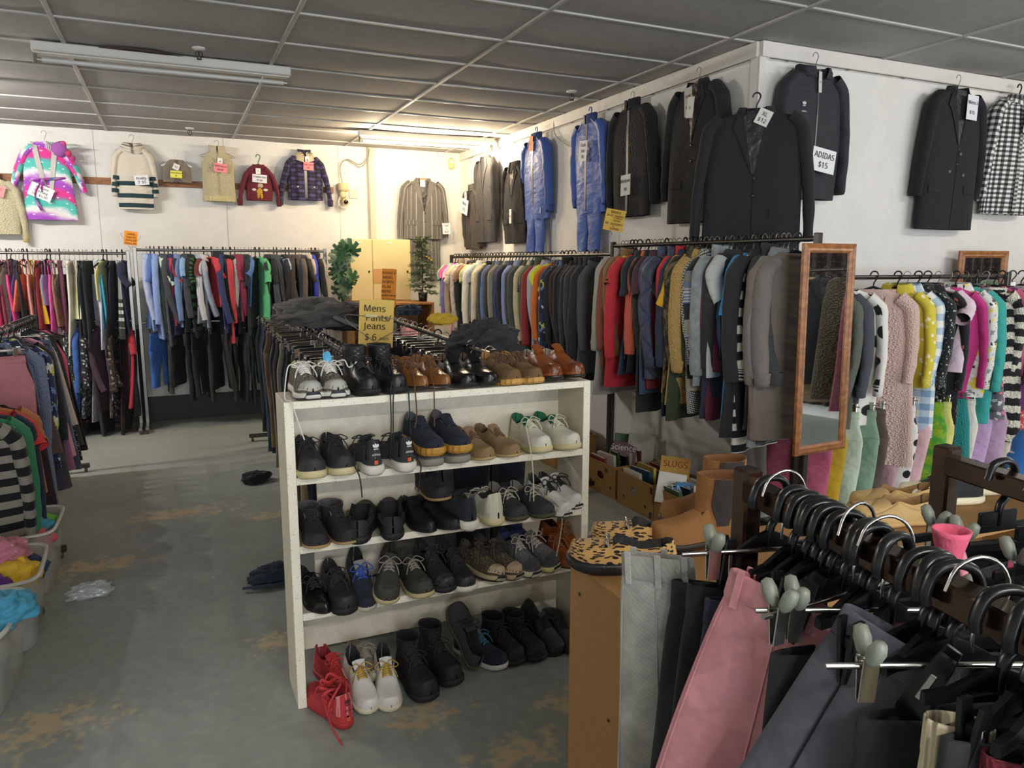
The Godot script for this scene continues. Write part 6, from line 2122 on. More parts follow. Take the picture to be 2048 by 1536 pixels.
	var moc := {"up": leather("34342f", 0.8), "sole": mat("pale welt", Color("b9ab80"), 0.6), "th": 0.024, "tf": 0.022, "lin": leather("3c3a34", 0.8), "lace": cloth("8c887c"), "toe": 0.05, "wd": 0.106, "inst": 0.085, "cap": leather("3c3b34", 0.8)}
	shoe("grey moccasin lace-up with a pale welt, propped up on its neighbour", Vector3(0.715, y + 0.035, zt), -0.3, moc, "shoes on the fourth board", 0.3, -0.15)
	shoe("grey moccasin lace-up with a pale welt, lying flat under the black runners", Vector3(0.82, y, zt + 0.01), 0.1, moc, "shoes on the fourth board")
	var br := {"name": "running_shoe", "up": leather("1d1d20", 0.6), "sole": rub, "th": 0.034, "tf": 0.026, "lip": 0.007, "lin": bl, "lace": bl, "cap": leather("2a2a2d", 0.5), "wd": 0.102}
	shoe("black running shoe beside the grey moccasins", Vector3(0.905, y + 0.02, zt), 0.2, br, "shoes on the fourth board", 0.15)
	shoe("black running shoe with a white edge beside the khaki runners", Vector3(1.005, y, zt), 0.1, br.merged({"sole": offw}, true), "shoes on the fourth board", 0.1)
	var kh := {"name": "running_shoe", "up": cloth("8c7d66", "tinsel"), "sole": mat("tan foam", Color("a8977a"), 0.6), "outsole": rub, "th": 0.034, "tf": 0.026, "lip": 0.007, "lin": cloth("3a352e"), "lace": cloth("2a2622"), "cap": leather("b09a80", 0.7), "side": leather("5a4e40", 0.7)}
	shoe("khaki running shoe beside the black running shoes, toe tipped", Vector3(1.11, y, zt), 0.35, kh, "shoes on the fourth board", 0.0, -0.25)
	shoe("khaki running shoe beside the mesh running shoes", Vector3(1.2, y, zt - 0.02), 0.4, kh, "shoes on the fourth board", 0.1)
	var me := {"name": "running_shoe", "up": cloth("8d8c8e", "tweed"), "sole": mat("cream foam", Color("cfc9a8"), 0.6), "outsole": mat("navy outsole", Color("23284a"), 0.6), "th": 0.04, "tf": 0.03, "lip": 0.008, "lin": cloth("232a5c"), "lace": cloth("b0ab9c"), "cap": cloth("6d6c70", "tweed"), "side": cloth("2b3058")}
	shoe("grey mesh running shoe with a navy collar beside the khaki runners", Vector3(1.3, y, zt - 0.02), 0.22, me, "shoes on the fourth board", 0.12)
	shoe("grey mesh running shoe with yellow sole edge, tilted beside the brown shoes", Vector3(1.4, y + 0.015, zt - 0.02), 0.3, me.merged({"sole": mat("lime foam", Color("d2d08a"), 0.6)}, true), "shoes on the fourth board", 0.12, 0.35)
	var cog := derby.merged({"up": leather("8a461c", 0.3), "lace": cloth("8a5a34"), "lin": leather("5a2c14", 0.5), "sole": mat("dark leather sole", Color("2a1c12"), 0.4)}, true)
	shoe("chestnut leather lace-up beside the mesh running shoes", Vector3(1.475, y + 0.014, zt + 0.02), 0.06, cog, "shoes on the fourth board")
	shoe("chestnut leather lace-up against the side panel of the fourth board", Vector3(1.535, y + 0.05, zt - 0.03), 0.3, cog, "shoes on the fourth board", 0.1)
	# ---- on the floor under the shelf
	y = 0.0
	var red := {"name": "sneaker", "up": cloth("c23034"), "sole": mat("red rubber", Color("b02a2e"), 0.6), "th": 0.028, "tf": 0.022, "lin": cloth("8c2226"), "lace": cloth("d23a3c"), "heel_tab": leather("d98c8c", 0.5), "logo": Color("5a2024"), "wd": 0.1, "rim": 0.085}
	o = shoe("red sneaker heel out with a pink emblem patch and tangled laces, by the shelf's side", Vector3(0.445, y, -2.66), PI + 0.3, red, "shoes on the floor under the shelf")
	for k in 7:
		g = Geo.new()
		var a := k * 0.9
		g.tube(curve([Vector3(0.03 * cos(a), 0.115, -0.02 + 0.03 * sin(a)), Vector3(0.05 * cos(a + 1), 0.135 + 0.01 * sin(k * 2.0), -0.03 + 0.05 * sin(a + 1)), Vector3(0.055 * cos(a + 2), 0.1, -0.06 + 0.05 * sin(a + 2)), Vector3(0.05 * cos(a + 3), 0.06, -0.08)], 4), 0.006, 6, true, Vector3.UP, 0.003)
		put("loose_lace", g, cloth("cf383a"), o)
	g = Geo.new()
	g.tube(curve([Vector3(0.05, 0.1, -0.05), Vector3(0.06, 0.04, -0.12), Vector3(0.06, 0.008, -0.17), Vector3(0.065, 0.004, -0.21)], 4), 0.005, 6, true, Vector3.UP, 0.003)
	put("loose_lace", g, cloth("c23034"), o)
	shoe("red sneaker behind the emblem one, toe out, half hidden by the white sneaker", Vector3(0.5, y, -2.84), 0.3, red.merged({"logo": Color("8c2226")}, true), "shoes on the floor under the shelf")
	var gold := {"name": "sneaker", "up": leather("dcd8d2", 0.4), "sole": mat("cream sole", Color("d9cfae"), 0.55), "th": 0.026, "tf": 0.024, "lin": bl, "lace": mat("gold lace", Color("b99a4a"), 0.35, 0.4), "wd": 0.1, "inst": 0.085, "eyelets": 6, "toe": 0.044, "cap": leather("e0dcd6", 0.4), "cap_at": 0.88}
	shoe("white sneaker with gold laces beside the red sneakers", Vector3(0.57, y + 0.03, -2.72), 0.1, gold, "shoes on the floor under the shelf", 0.28)
	shoe("white sneaker with gold laces beside the black work boots", Vector3(0.675, y + 0.025, -2.7), -0.12, gold, "shoes on the floor under the shelf", 0.24)
	shoe("beige sneaker wedged behind the two white ones", Vector3(0.63, y, -2.87), 0.2, gold.merged({"up": leather("8d8878", 0.8), "sole": mat("grey rubber", Color("b9b2a0"), 0.6), "lace": cloth("b0aa98"), "lin": cloth("8a8474")}, true), "shoes on the floor under the shelf")
	var work := boot.merged({"up": leather("1b1a19", 0.65), "shaft": 0.15, "toe": 0.062, "wd": 0.112, "ln": 0.3, "th": 0.036, "tf": 0.03, "lip": 0.006, "lace": cloth("26231f")}, true)
	shoe("black work boot with a round toe, beside the gold-laced sneaker", Vector3(0.795, y, -2.7), 0.12, work, "shoes on the floor under the shelf")
	shoe("black work boot set further back, beside the upturned grey shoe", Vector3(0.915, y, -2.76), 0.18, work, "shoes on the floor under the shelf")
	shoe("dark grey canvas shoe standing on its heel, its mouth facing out", Vector3(1.035, y + 0.12, -2.78), PI + 0.1, can.merged({"up": leather("3a3a3c", 0.8), "lace": bl, "lin": bl}, true), "shoes on the floor under the shelf", -0.75)
	shoe("dark sneaker with a white sole and a blue lace, under the grey one", Vector3(1.11, y, -2.78), 0.5, nv.merged({"sole": offw, "lace": cloth("3a7c98")}, true), "shoes on the floor under the shelf")
	var hike := {"name": "boot", "cat": "boot", "up": leather("1c1c1d", 0.75), "sole": rub, "th": 0.03, "tf": 0.026, "lip": 0.006, "shaft": 0.12, "toe": 0.055, "wd": 0.106, "lin": cloth("232324"), "lace": bl, "cap": leather("222223", 0.7)}
	shoe("black hiking boot beside the blue-laced sneaker", Vector3(1.215, y, -2.79), 0.2, hike, "shoes on the floor under the shelf")
	shoe("black hiking boot beside the tilted dark lace-up", Vector3(1.31, y, -2.78), 0.22, hike, "shoes on the floor under the shelf")
	shoe("charcoal leather lace-up tilted against the back of the shelf", Vector3(1.4, y + 0.035, -2.8), 0.3, moc.merged({"up": leather("242425", 0.6), "sole": rub, "lace": bl, "cap": leather("2a2a2b", 0.6)}, true), "shoes on the floor under the shelf", 0.4)
	shoe("dark grey ankle boot by the shelf's far side panel", Vector3(1.5, y, -2.77), 0.15, des.merged({"up": leather("3a3a38", 0.7), "sole": rub}, true), "shoes on the floor under the shelf")


# ------------------------------------------------------------------ the rack and the shoe bench at the front
# clothes that hang close to the camera: a flattened tube of cloth with a waistband
func draped(o: Node3D, m: Material, hw: float, flare: float, ln: float, dep: float, amp: float, kind: String, trim: Material):
	var rows := []
	var n := 26
	var mm := 44
	var ph := rr(0, TAU)
	var at := func(t: float, a: float) -> Vector3:
		var w := hw + flare * pow(t, 0.75)
		var b := dep * (0.75 + 0.9 * t)
		var x := w * signf(cos(a)) * pow(absf(cos(a)), 0.85)
		var z := b * signf(sin(a)) * pow(absf(sin(a)), 0.8)
		z += amp * sqrt(t) * (sin(x * 26 + ph + t * 3) + 0.5 * sin(x * 55 - ph * 2 + t * 5)) + amp * 0.5 * sin(t * 14 + ph) * cos(a * 2)
		return Vector3(x, -0.037 - (ln - 0.037) * t, z)
	for i in n + 1:
		var row := PackedVector3Array()
		for j in mm:
			row.append(at.call(i / float(n), TAU * j / mm))
		rows.append(row)
	var g := Geo.new()
	g.grid(rows, true, hw * 4.4, ln)
	put("body", g, m, o)
	rows = []
	for q in [[-0.03, 0.88, 0.75], [-0.002, 0.92, 0.8], [0.0, 0.96, 0.9], [-0.002, 1.0, 1.0], [-0.036, 1.015, 1.08], [-0.041, 1.0, 1.0]]:
		var row := PackedVector3Array()
		for j in mm:
			var a := TAU * j / mm
			row.append(Vector3(hw * q[1] * signf(cos(a)) * pow(absf(cos(a)), 0.85), q[0], dep * 0.76 * q[2] * signf(sin(a)) * pow(absf(sin(a)), 0.8)))
		rows.append(row)
	g = Geo.new()
	g.grid(rows, true, hw * 4.4, 0.09)
	put("waistband", g, trim, o)
	if kind == "jeans":
		for x in [-0.75, 0.1, 0.8]:
			for s in [-1.0, 1.0]:
				g = Geo.new()
				var z: float = s * (dep * 0.76 * pow(1.0 - pow(absf(x), 2.4), 0.42) + 0.003)
				g.box(Vector3(x * hw, -0.022, z), Vector3(0.011, 0.056, 0.004), 0.0015)
				put("belt_loop", g, trim, o)
		for a in [0.35, PI * 0.5, PI * 0.86]:
			g = Geo.new()
			var path := []
			for i in 20:
				path.append(at.call(0.02 + 0.95 * i / 19.0, a) * Vector3(1, 1, 1.02))
			g.tube(pv(path), 0.0016, 5)
			put("seam", g, trim, o)
		g = Geo.new()
		var path := []
		for i in 12:
			var t := i / 11.0
			path.append(at.call(0.03 + 0.11 * sin(t * PI * 0.5), lerpf(PI * 0.12, PI * 0.36, t)) + Vector3(0, 0, 0.002))
		g.tube(pv(path), 0.0018, 5)
		put("pocket_edge", g, trim, o)
	elif kind == "skirt":
		for q in [[0.8, 0.05, 0.9], [1.9, 0.0, 0.98]]:
			g = Geo.new()
			var path := []
			for i in 20:
				path.append(at.call(lerpf(q[1], q[2], i / 19.0), q[0]) + Vector3(0, 0, 0.0015))
			g.tube(pv(path), 0.0014, 5)
			put("seam", g, mat("seam dark", Color("0d0d0f"), 0.9), o)
		for k in 2:
			g = Geo.new()
			var path := []
			for i in 12:
				path.append(at.call(lerpf(0.33, 0.85, i / 11.0), 1.25 + 0.14 * k) + Vector3(0, 0, 0.002))
			g.tube(pv(path), 0.0016, 5)
			put("pocket_welt", g, mat("seam dark", Color("0d0d0f"), 0.9), o)


func big_clip(o: Node3D, at: Vector3, turn: Vector3, m: Material):
	# a broad plastic clip: two jaws and a spring
	for z in [-1, 1]:
		var g := Geo.new()
		var rows := []
		for q in [[0.034, 0.007], [0.012, 0.0095], [-0.012, 0.0105], [-0.036, 0.012], [-0.042, 0.011]]:
			rows.append(pv([Vector3(-q[1], q[0], z * (0.009 - 0.12 * (q[0] + 0.042) * -0.1)), Vector3(q[1], q[0], z * 0.009), Vector3(q[1], q[0], z * 0.0045), Vector3(-q[1], q[0], z * 0.0045)]))
		g.grid(rows, true, 1, 1, false)
		g.fan(rows[0], true)
		g.fan(rows[4])
		var c := put("clip_jaw", g, m, o, at)
		c.rotation = turn + Vector3(z * 0.1, 0, 0)
	var g2 := Geo.new()
	g2.box(Vector3(0, -0.004, 0.0098), Vector3(0.006, 0.03, 0.0025), 0.001)
	var sp := put("spring", g2, mat("chrome", Color("c9c6c0"), 0.18, 1.0), o, at)
	sp.rotation = turn


func build_front_rack():
	var brown := mat("bronze rack tube", Color("5c4a3e"), 0.16, 0.85)
	var black := mat("black plastic", Color("121214"), 0.3)
	var chrome := mat("chrome", Color("c9c6c0"), 0.18, 1.0)
	var padm := mat("clip grey pad", Color("7f8478"), 0.45)
	var a := Vector3(0.788, 1.345, -0.82)
	var b := Vector3(0.69, 1.345, -0.25)
	var a2 := Vector3(1.205, 1.345, -0.79)
	var b2 := Vector3(1.1, 1.345, -0.2)
	clothes_rack("bronze square-tube rack close by, crowded with black hooks of clipped trousers", a + Vector3(0, 0.017, 0), b + Vector3(0, 0.017, 0), brown, 0.017, 0.0, true)
	clothes_rack("second bronze square-tube rail beside the slippers, with two hooks at its end", a2 + Vector3(0, 0.017, 0), b2 + Vector3(0, 0.017, 0), brown, 0.017, 0.0, true)
	var d := (b - a).normalized()
	var base := atan2(d.x, d.z)
	# ---- hangers along the near rail
	var spots := [0.02, 0.075, 0.115, 0.165, 0.2, 0.225, 0.255, 0.3, 0.335, 0.36, 0.385, 0.42, 0.445, 0.525, 0.55, 0.59, 0.64, 0.70, 0.745, 0.785, 0.83, 0.87, 0.92]
	var hold := ["light grey jeans", "black zipped skirt", "black wool trousers", "black crepe trousers", "navy trousers", "black knitted skirt", "black lined trousers", "pink jeans", "pink jeans' far clip", "dark velvet trousers", "black satin trousers", "taupe trousers", "black pleated skirt", "slate grey skirt", "slate grey skirt's bar", "black narrow skirt", "black stretch trousers", "ivory corded trousers", "crimson velvet trousers", "black leather skirt", "cream linen trousers", "black long skirt", "black cotton trousers"]
	for i in spots.size():
		var at := a.lerp(b, spots[i]) + Vector3(0, 0.021, 0)
		var metal: bool = i in [1, 8, 11, 16]
		var o := thing("clip_hanger", "%s clip hanger on the near bronze rail, holding the %s" % ["metal" if metal else "black", hold[i]], "hanger", at, base + rr(-0.28, 0.28), "hangers on the near bronze rail")
		var g := Geo.new()
		if metal:
			g.tube(hook_path(0.07, 0.03), 0.0022, 8)
		else:
			g.tube(curve([Vector3(0, -0.095, 0), Vector3(0.004, -0.06, 0), Vector3(0.024, -0.04, 0), Vector3(0.03, -0.016, 0), Vector3(0.021, 0.006, 0), Vector3(0, 0.013, 0), Vector3(-0.021, 0.006, 0), Vector3(-0.03, -0.016, 0), Vector3(-0.029, -0.03, 0)], 5), 0.0075, 8, true, Vector3.BACK, 0.0055)
		put("hook", g, chrome if metal else black, o)
		g = Geo.new()
		if metal:
			g.tube(pv([Vector3(-0.15, -0.085, 0), Vector3(0.15, -0.085, 0)]), 0.0035, 8)
		else:
			var rows := []
			for q in [[-0.075, -0.1, 0.012], [-0.05, -0.097, 0.014], [-0.02, -0.085, 0.022], [0.0, -0.08, 0.026], [0.02, -0.085, 0.022], [0.05, -0.097, 0.014], [0.16, -0.1, 0.012]]:
				rows.append(pv([Vector3(q[0], q[1] + q[2] * 0.5, 0.0035), Vector3(q[0], q[1] + q[2] * 0.5, -0.0035), Vector3(q[0], q[1] - q[2] * 0.5, -0.0045), Vector3(q[0], q[1] - q[2] * 0.5, 0.0045)]))
			g.grid(rows, true, 1, 1, false)
			g.fan(rows[0], true)
			g.fan(rows[6])
		put("bar", g, chrome if metal else black, o)
		for s in [-1.0, 1.0]:
			if s < 0 and not metal and i % 6 != 0:
				continue
			if metal:
				var x: float = s * rr(0.09, 0.13)
				for z in [-1, 1]:
					g = Geo.new()
					g.off = Transform3D(Basis(Vector3.RIGHT, z * 0.5), Vector3(x, -0.068, z * 0.012))
					g.lathe(PackedVector2Array([Vector2(0, 0.022), Vector2(0.007, 0.019), Vector2(0.0095, 0.008), Vector2(0.008, -0.006), Vector2(0.005, -0.012), Vector2(0, -0.012)]), 10)
					g.off = Transform3D.IDENTITY
					put("clip_grip", g, padm, o)
				g = Geo.new()
				for z in [-1, 1]:
					g.off = Transform3D(Basis(Vector3.RIGHT, z * 0.1), Vector3(x, -0.1, z * 0.005))
					g.box(Vector3.ZERO, Vector3(0.018, 0.05, 0.002), 0.001)
				g.off = Transform3D.IDENTITY
				put("clip", g, chrome, o)
			else:
				big_clip(o, Vector3(s * (0.12 if s > 0 else 0.07), -0.105, 0), Vector3(0, 0, 0), black)
	# ---- the clothes they hold
	var list := [
		["jeans", "light grey jeans with belt loops, clipped nearest the leopard-print flats", "c1c0b6,denim", Vector3(0.7, 1.215, -0.965), -0.95, -0.06, 0.1, 0.062, 0.05, 0.95],
		["skirt", "black skirt with a short zip beside the light grey jeans", "1a1a1d,", Vector3(0.745, 1.195, -0.87), -0.85, -0.16, 0.05, 0.07, 0.05, 0.6],
		["trousers", "black wool trousers between the zipped skirt and the navy trousers", "151517,", Vector3(0.76, 1.215, -0.8), -0.6, -0.06, 0.0, 0.1, 0.05, 0.9],
		["trousers", "navy trousers with a curled waistband behind the pink jeans", "1d2133,", Vector3(0.745, 1.21, -0.755), -0.75, -0.1, 0.0, 0.09, 0.04, 0.9],
		["jeans", "pink stretch jeans gripped by a black plastic clip", "d48d93,", Vector3(0.716, 1.262, -0.69), -1.2, -0.16, -0.12, 0.088, 0.085, 0.95],
		["trousers", "dusky rose inside-out trousers behind the pink jeans", "b8747a,", Vector3(0.79, 1.235, -0.64), -0.5, -0.05, 0.0, 0.1, 0.05, 0.85],
		["trousers", "black satin trousers between the pink jeans and the slate skirt", "18181a,", Vector3(0.77, 1.215, -0.61), -0.3, 0.0, 0.0, 0.13, 0.03, 0.9],
		["trousers", "taupe trousers glimpsed under the pink jeans, before the slate skirt", "a58f84,", Vector3(0.715, 1.19, -0.6), -0.9, -0.06, 0.0, 0.05, 0.04, 0.85],
		["skirt", "slate grey skirt with welt pockets, folded over its black clip", "565560,", Vector3(0.708, 1.285, -0.525), -1.15, -0.1, -0.3, 0.062, 0.05, 0.62],
		["trousers", "black stretch trousers beyond the slate grey skirt", "161618,", Vector3(0.75, 1.22, -0.46), -0.35, 0.0, 0.0, 0.13, 0.03, 0.9],
		["trousers", "ivory corded trousers with a centre crease, clipped near the lens end of the rail", "cfc2a0,cord", Vector3(0.655, 1.262, -0.415), -0.75, 0.0, 0.0, 0.03, 0.02, 0.9],
		["trousers", "crimson velvet trousers bunched beside the ivory ones", "6c1424,fleece", Vector3(0.665, 1.258, -0.36), -0.6, 0.0, 0.0, 0.035, 0.02, 0.9],
		["trousers", "cream linen trousers beyond the crimson velvet ones", "d6cda6,", Vector3(0.65, 1.245, -0.32), -0.6, 0.0, 0.0, 0.035, 0.02, 0.9],
		["skirt", "black leather skirt over the crimson velvet trousers", "1b1b1d,", Vector3(0.73, 1.26, -0.36), -0.4, 0.0, 0.0, 0.12, 0.02, 0.6],
	]
	for q in list:
		var h: PackedStringArray = q[2].split(",")
		var o := thing("skirt" if q[0] == "skirt" else ("jeans" if q[0] == "jeans" else "trousers"), q[1], "skirt" if q[0] == "skirt" else "trousers", q[3], 0.0, "clothes clipped on the near bronze rail")
		o.rotation = Vector3(q[5], q[4], q[6])
		var m := cloth(h[0], h[1])
		draped(o, m, q[7], q[8], q[9], 0.02, 0.007, q[0], m)
	var cl := thing("plastic_clip", "shiny black plastic clip gripping the waistband of the pink jeans", "clip", Vector3(0.692, 1.27, -0.648), -1.2)
	big_clip(cl, Vector3.ZERO, Vector3(0, 0, -0.35), black)
	cl.scale = Vector3(1.25, 1.25, 1.25)
	cl = thing("plastic_clip", "shiny black plastic clip gripping the folded slate grey skirt", "clip", Vector3(0.69, 1.265, -0.47), -1.2)
	big_clip(cl, Vector3.ZERO, Vector3(0, 0, -0.4), black)
	cl.scale = Vector3(1.15, 1.15, 1.15)
	# ---- the second rail
	var names := ["black trousers with a satin band", "charcoal trousers", "black trousers by the pink waistband", "black skirt with frayed edge", "dark tweed skirt", "white cotton trousers"]
	for i in 6:
		var t: float = [0.1, 0.22, 0.34, 0.46, 0.6, 0.74][i]
		var at := a2.lerp(b2, t) + Vector3(0, 0.021, 0)
		var o := thing("clip_hanger", "black clip hanger on the second bronze rail with the %s" % names[i], "hanger", at, base + rr(-0.2, 0.2), "hangers on the second bronze rail")
		var g := Geo.new()
		g.tube(curve([Vector3(0, -0.095, 0), Vector3(0.004, -0.06, 0), Vector3(0.024, -0.04, 0), Vector3(0.03, -0.016, 0), Vector3(0.021, 0.006, 0), Vector3(0, 0.013, 0), Vector3(-0.021, 0.006, 0), Vector3(-0.03, -0.016, 0)], 4), 0.007, 8, true, Vector3.BACK, 0.0055)
		put("hook", g, black, o)
		g = Geo.new()
		g.box(Vector3(0, -0.098, 0), Vector3(0.34, 0.014, 0.008), 0.002)
		g.box(Vector3(0, -0.082, 0), Vector3(0.08, 0.024, 0.008), 0.003)
		put("bar", g, black, o)
		for s in [-1.0, 1.0]:
			for z in [-1, 1]:
				g = Geo.new()
				g.off = Transform3D(Basis(Vector3.RIGHT, z * 0.5), Vector3(s * 0.13, -0.072, z * 0.012))
				g.lathe(PackedVector2Array([Vector2(0, 0.022), Vector2(0.007, 0.019), Vector2(0.0095, 0.008), Vector2(0.008, -0.006), Vector2(0.005, -0.012), Vector2(0, -0.012)]), 10)
				g.off = Transform3D.IDENTITY
				put("clip_grip", g, padm, o)
			g = Geo.new()
			g.box(Vector3(s * 0.13, -0.105, 0), Vector3(0.02, 0.05, 0.012), 0.002)
			put("clip", g, chrome, o)
		var cm := cloth(["131315", "2a2a2d", "161618", "19191b", "4a4640", "e2e2e6"][i], ["", "", "", "tweed", "tweed", ""][i])
		var p := thing("skirt" if i in [3, 4] else "trousers", "%s on the second bronze rail" % names[i], "skirt" if i in [3, 4] else "trousers", at + Vector3(0, -0.125, 0), base + rr(-0.2, 0.2), "clothes on the second bronze rail")
		draped(p, cm, 0.15, 0.04, [0.9, 0.9, 0.9, 0.5, 0.55, 0.9][i], 0.02, 0.006, "trousers", cm)
	var hp := thing("waistband", "hot pink rolled waistband with hanging tape pushed over a clip", "belt", Vector3(0.98, 1.30, -0.66), 0.3)
	var g3 := Geo.new()
	g3.lathe(PackedVector2Array([Vector2(0.012, -0.05), Vector2(0.016, -0.02), Vector2(0.024, 0.012), Vector2(0.026, 0.02), Vector2(0.022, 0.02), Vector2(0.018, 0.008), Vector2(0.01, -0.01)]), 16)
	put("cuff", g3, cloth("e05a78"), hp)
	g3 = Geo.new()
	g3.tube(curve([Vector3(0.018, 0.0, 0), Vector3(0.024, -0.03, 0.01), Vector3(0.022, -0.06, 0.014), Vector3(0.03, -0.1, 0.02)], 4), 0.004, 6, true, Vector3.RIGHT, 0.008)
	put("tape", g3, cloth("e0909a"), hp)
	# ---- the bare fibreboard bench with shoes on top
	var mdf := mat("fibreboard", Color("a67c48"), 0.75)
	mdf.albedo_texture = pats["board"][0]
	mdf.uv1_triplanar = true
	mdf.uv1_scale = Vector3(2, 2, 2)
	var o := thing("shoe_bench", "bare brown fibreboard unit beside the near rack, women's shoes on its top", "shelf", Vector3(1.72, 0, -1.455))
	for q in [[-0.817, 0.457, 0, 0.018, 0.914, 0.3], [0.817, 0.457, 0, 0.018, 0.914, 0.3], [0, 0.457, -0.142, 1.616, 0.914, 0.016]]:
		var g := Geo.new()
		g.box(Vector3(q[0], q[1], q[2]), Vector3(q[3], q[4], q[5]), 0.0015)
		put("side_panel" if q[3] < 0.1 else "back_panel", g, mdf, o)
	for y in [0.922, 0.62, 0.32]:
		var g := Geo.new()
		g.box(Vector3(0, y, 0.0), Vector3(1.652 if y > 0.9 else 1.616, 0.016, 0.3 if y > 0.9 else 0.26), 0.0015)
		put("shelf_board", g, mdf, o)
	for q in [[-0.827, 0.86, -0.1], [-0.827, 0.3, -0.08], [-0.827, 0.6, 0.05]]:
		var g := Geo.new()
		g.off = Transform3D(Basis(Vector3.BACK, PI / 2), Vector3(q[0], q[1], q[2]))
		g.lathe(PackedVector2Array([Vector2(0, 0.0012), Vector2(0.004, 0.0012), Vector2(0.005, 0), Vector2(0, -0.001)]), 10)
		put("screw_head", g, mat("dark screw", Color("3b2c1c"), 0.5), o)
	var rub := mat("black rubber", Color("19191a"), 0.7)
	var leo := {"name": "flat_shoe", "up": cloth("ffffff", "leopard"), "sole": leather("17171a", 0.45), "th": 0.03, "tf": 0.03, "lip": 0.008, "rim": 0.045, "inst": 0.052, "toe": 0.04, "open": 0.55, "lin": leather("1c1c1e", 0.7), "buckle": 1, "wd": 0.1, "ln": 0.27}
	shoe("leopard-print flat with a chain trim, overhanging the corner of the fibreboard unit", Vector3(0.985, 0.932, -1.5), -PI / 2 - 0.55, leo, "women's shoes on the fibreboard unit")
	shoe("leopard-print flat with a chain trim, tucked beside the tan ankle boot's toe", Vector3(1.1, 0.932, -1.59), -PI / 2 - 0.5, leo, "women's shoes on the fibreboard unit")
	var chel := {"name": "ankle_boot", "cat": "boot", "up": leather("8a5f33", 0.9), "sole": mat("dark boot sole", Color("2e241a"), 0.6), "th": 0.02, "tf": 0.016, "heel": 0.02, "shaft": 0.17, "shaft_w": 0.05, "shaft_d": 0.064, "lin": leather("7a5030", 0.9), "elastic": cloth("2b2320"), "inst": 0.085, "toe": 0.05, "crease": 0.012, "dip": 0.006, "ln": 0.265}
	shoe("tan suede ankle boot with dark elastic sides, nearer the light grey jeans", Vector3(1.235, 0.952, -1.53), -PI / 2 - 0.2, chel, "women's shoes on the fibreboard unit")
	shoe("tan suede ankle boot with dark elastic sides, behind its mate by the book boxes", Vector3(1.36, 0.952, -1.66), -PI / 2 - 0.2, chel, "women's shoes on the fibreboard unit")
	var slp := {"name": "slipper", "up": cloth("b7955c", "quilt"), "sole": mat("tan slipper sole", Color("b59058"), 0.7), "th": 0.018, "tf": 0.018, "lip": 0.004, "rim": 0.055, "inst": 0.06, "toe": 0.045, "open": 0.56, "lin": leather("8a6840", 0.9), "ln": 0.27, "wd": 0.1}
	shoe("tan quilted slipper nearer the bronze rail", Vector3(1.9, 0.932, -1.46), -PI / 2 - 0.32, slp, "women's shoes on the fibreboard unit")
	shoe("tan quilted slipper beside the white-toed black sneakers", Vector3(1.99, 0.932, -1.54), -PI / 2 - 0.32, slp, "women's shoes on the fibreboard unit")
	var con := {"name": "sneaker", "up": cloth("17171a"), "sole": mat("cream sole", Color("d9cfae"), 0.55), "th": 0.026, "tf": 0.026, "lip": 0.005, "lin": cloth("232326"), "lace": cloth("17171a"), "cap": mat("cream toe cap", Color("dcd3b4"), 0.45), "cap_at": 0.76, "eyelets": 5, "bow": false, "rim": 0.06, "inst": 0.07}
	shoe("black sneaker with a cream rubber toe cap, beside the quilted slippers", Vector3(2.2, 0.932, -1.53), -PI / 2 - 0.3, con, "women's shoes on the fibreboard unit")
	var o2 := shoe("black sneaker with a cream toe cap and brass eyelets, beside the second bronze post", Vector3(2.37, 0.932, -1.56), -PI / 2 - 0.25, con, "women's shoes on the fibreboard unit")
	for k in 4:
		var g := Geo.new()
		g.off = Transform3D(Basis(Vector3.RIGHT, -0.4), Vector3(-0.03, 0.1 - 0.008 * k, -0.02 + 0.022 * k))
		var ring := []
		for i in 13:
			ring.append(Vector3(0.009 * cos(TAU * i / 12.0), 0, 0.009 * sin(TAU * i / 12.0)))
		g.tube(pv(ring), 0.0022, 6, false, Vector3.UP)
		put("eyelet", g, mat("brass", Color("c2a04a"), 0.25, 1.0), o2)


# ------------------------------------------------------------------ everything else
# a heap of cloth: a flattened lump with deep creases
func heap(g: Geo, size: Vector3, sd: int, rough := 0.35, n := 30, m := 44):
	var f := FastNoiseLite.new()
	f.seed = sd
	f.frequency = 1.0
	f.fractal_octaves = 2
	var f2 := FastNoiseLite.new()
	f2.seed = sd + 7
	f2.frequency = 1.0
	f2.fractal_octaves = 2
	f2.fractal_type = FastNoiseLite.FRACTAL_RIDGED
	var rows := []
	for i in n + 1:
		var a := PI * i / n
		var row := PackedVector3Array()
		for j in m:
			var b := TAU * j / m
			var q := Vector3(sin(a) * cos(b), cos(a), sin(a) * sin(b))
			var r := 0.92 + rough * 0.8 * f.get_noise_3dv(q * 1.3) + rough * 0.26 * f2.get_noise_3dv(Vector3(q.x * 1.1, q.y * 1.8, q.z * 1.1) + Vector3.ONE * f.get_noise_3dv(q * 2.0))
			q = q * r * size * 0.5
			if q.y < -size.y * 0.28:
				q.y = -size.y * 0.28 + (q.y + size.y * 0.28) * 0.25
			row.append(q)
		rows.append(row)
	g.grid(rows, true, size.x * 2, size.y * 1.5)


func heap_thing(called: String, label: String, cat: String, at: Vector3, size: Vector3, m: Material, sd: int, turn := 0.0, group := "", rough := 0.4) -> Node3D:
	var g := Geo.new()
	heap(g, size, sd, rough)
	var o := put(called, g, m, null, at)
	o.rotation.y = turn
	tag(o, label, cat, group)
	return o


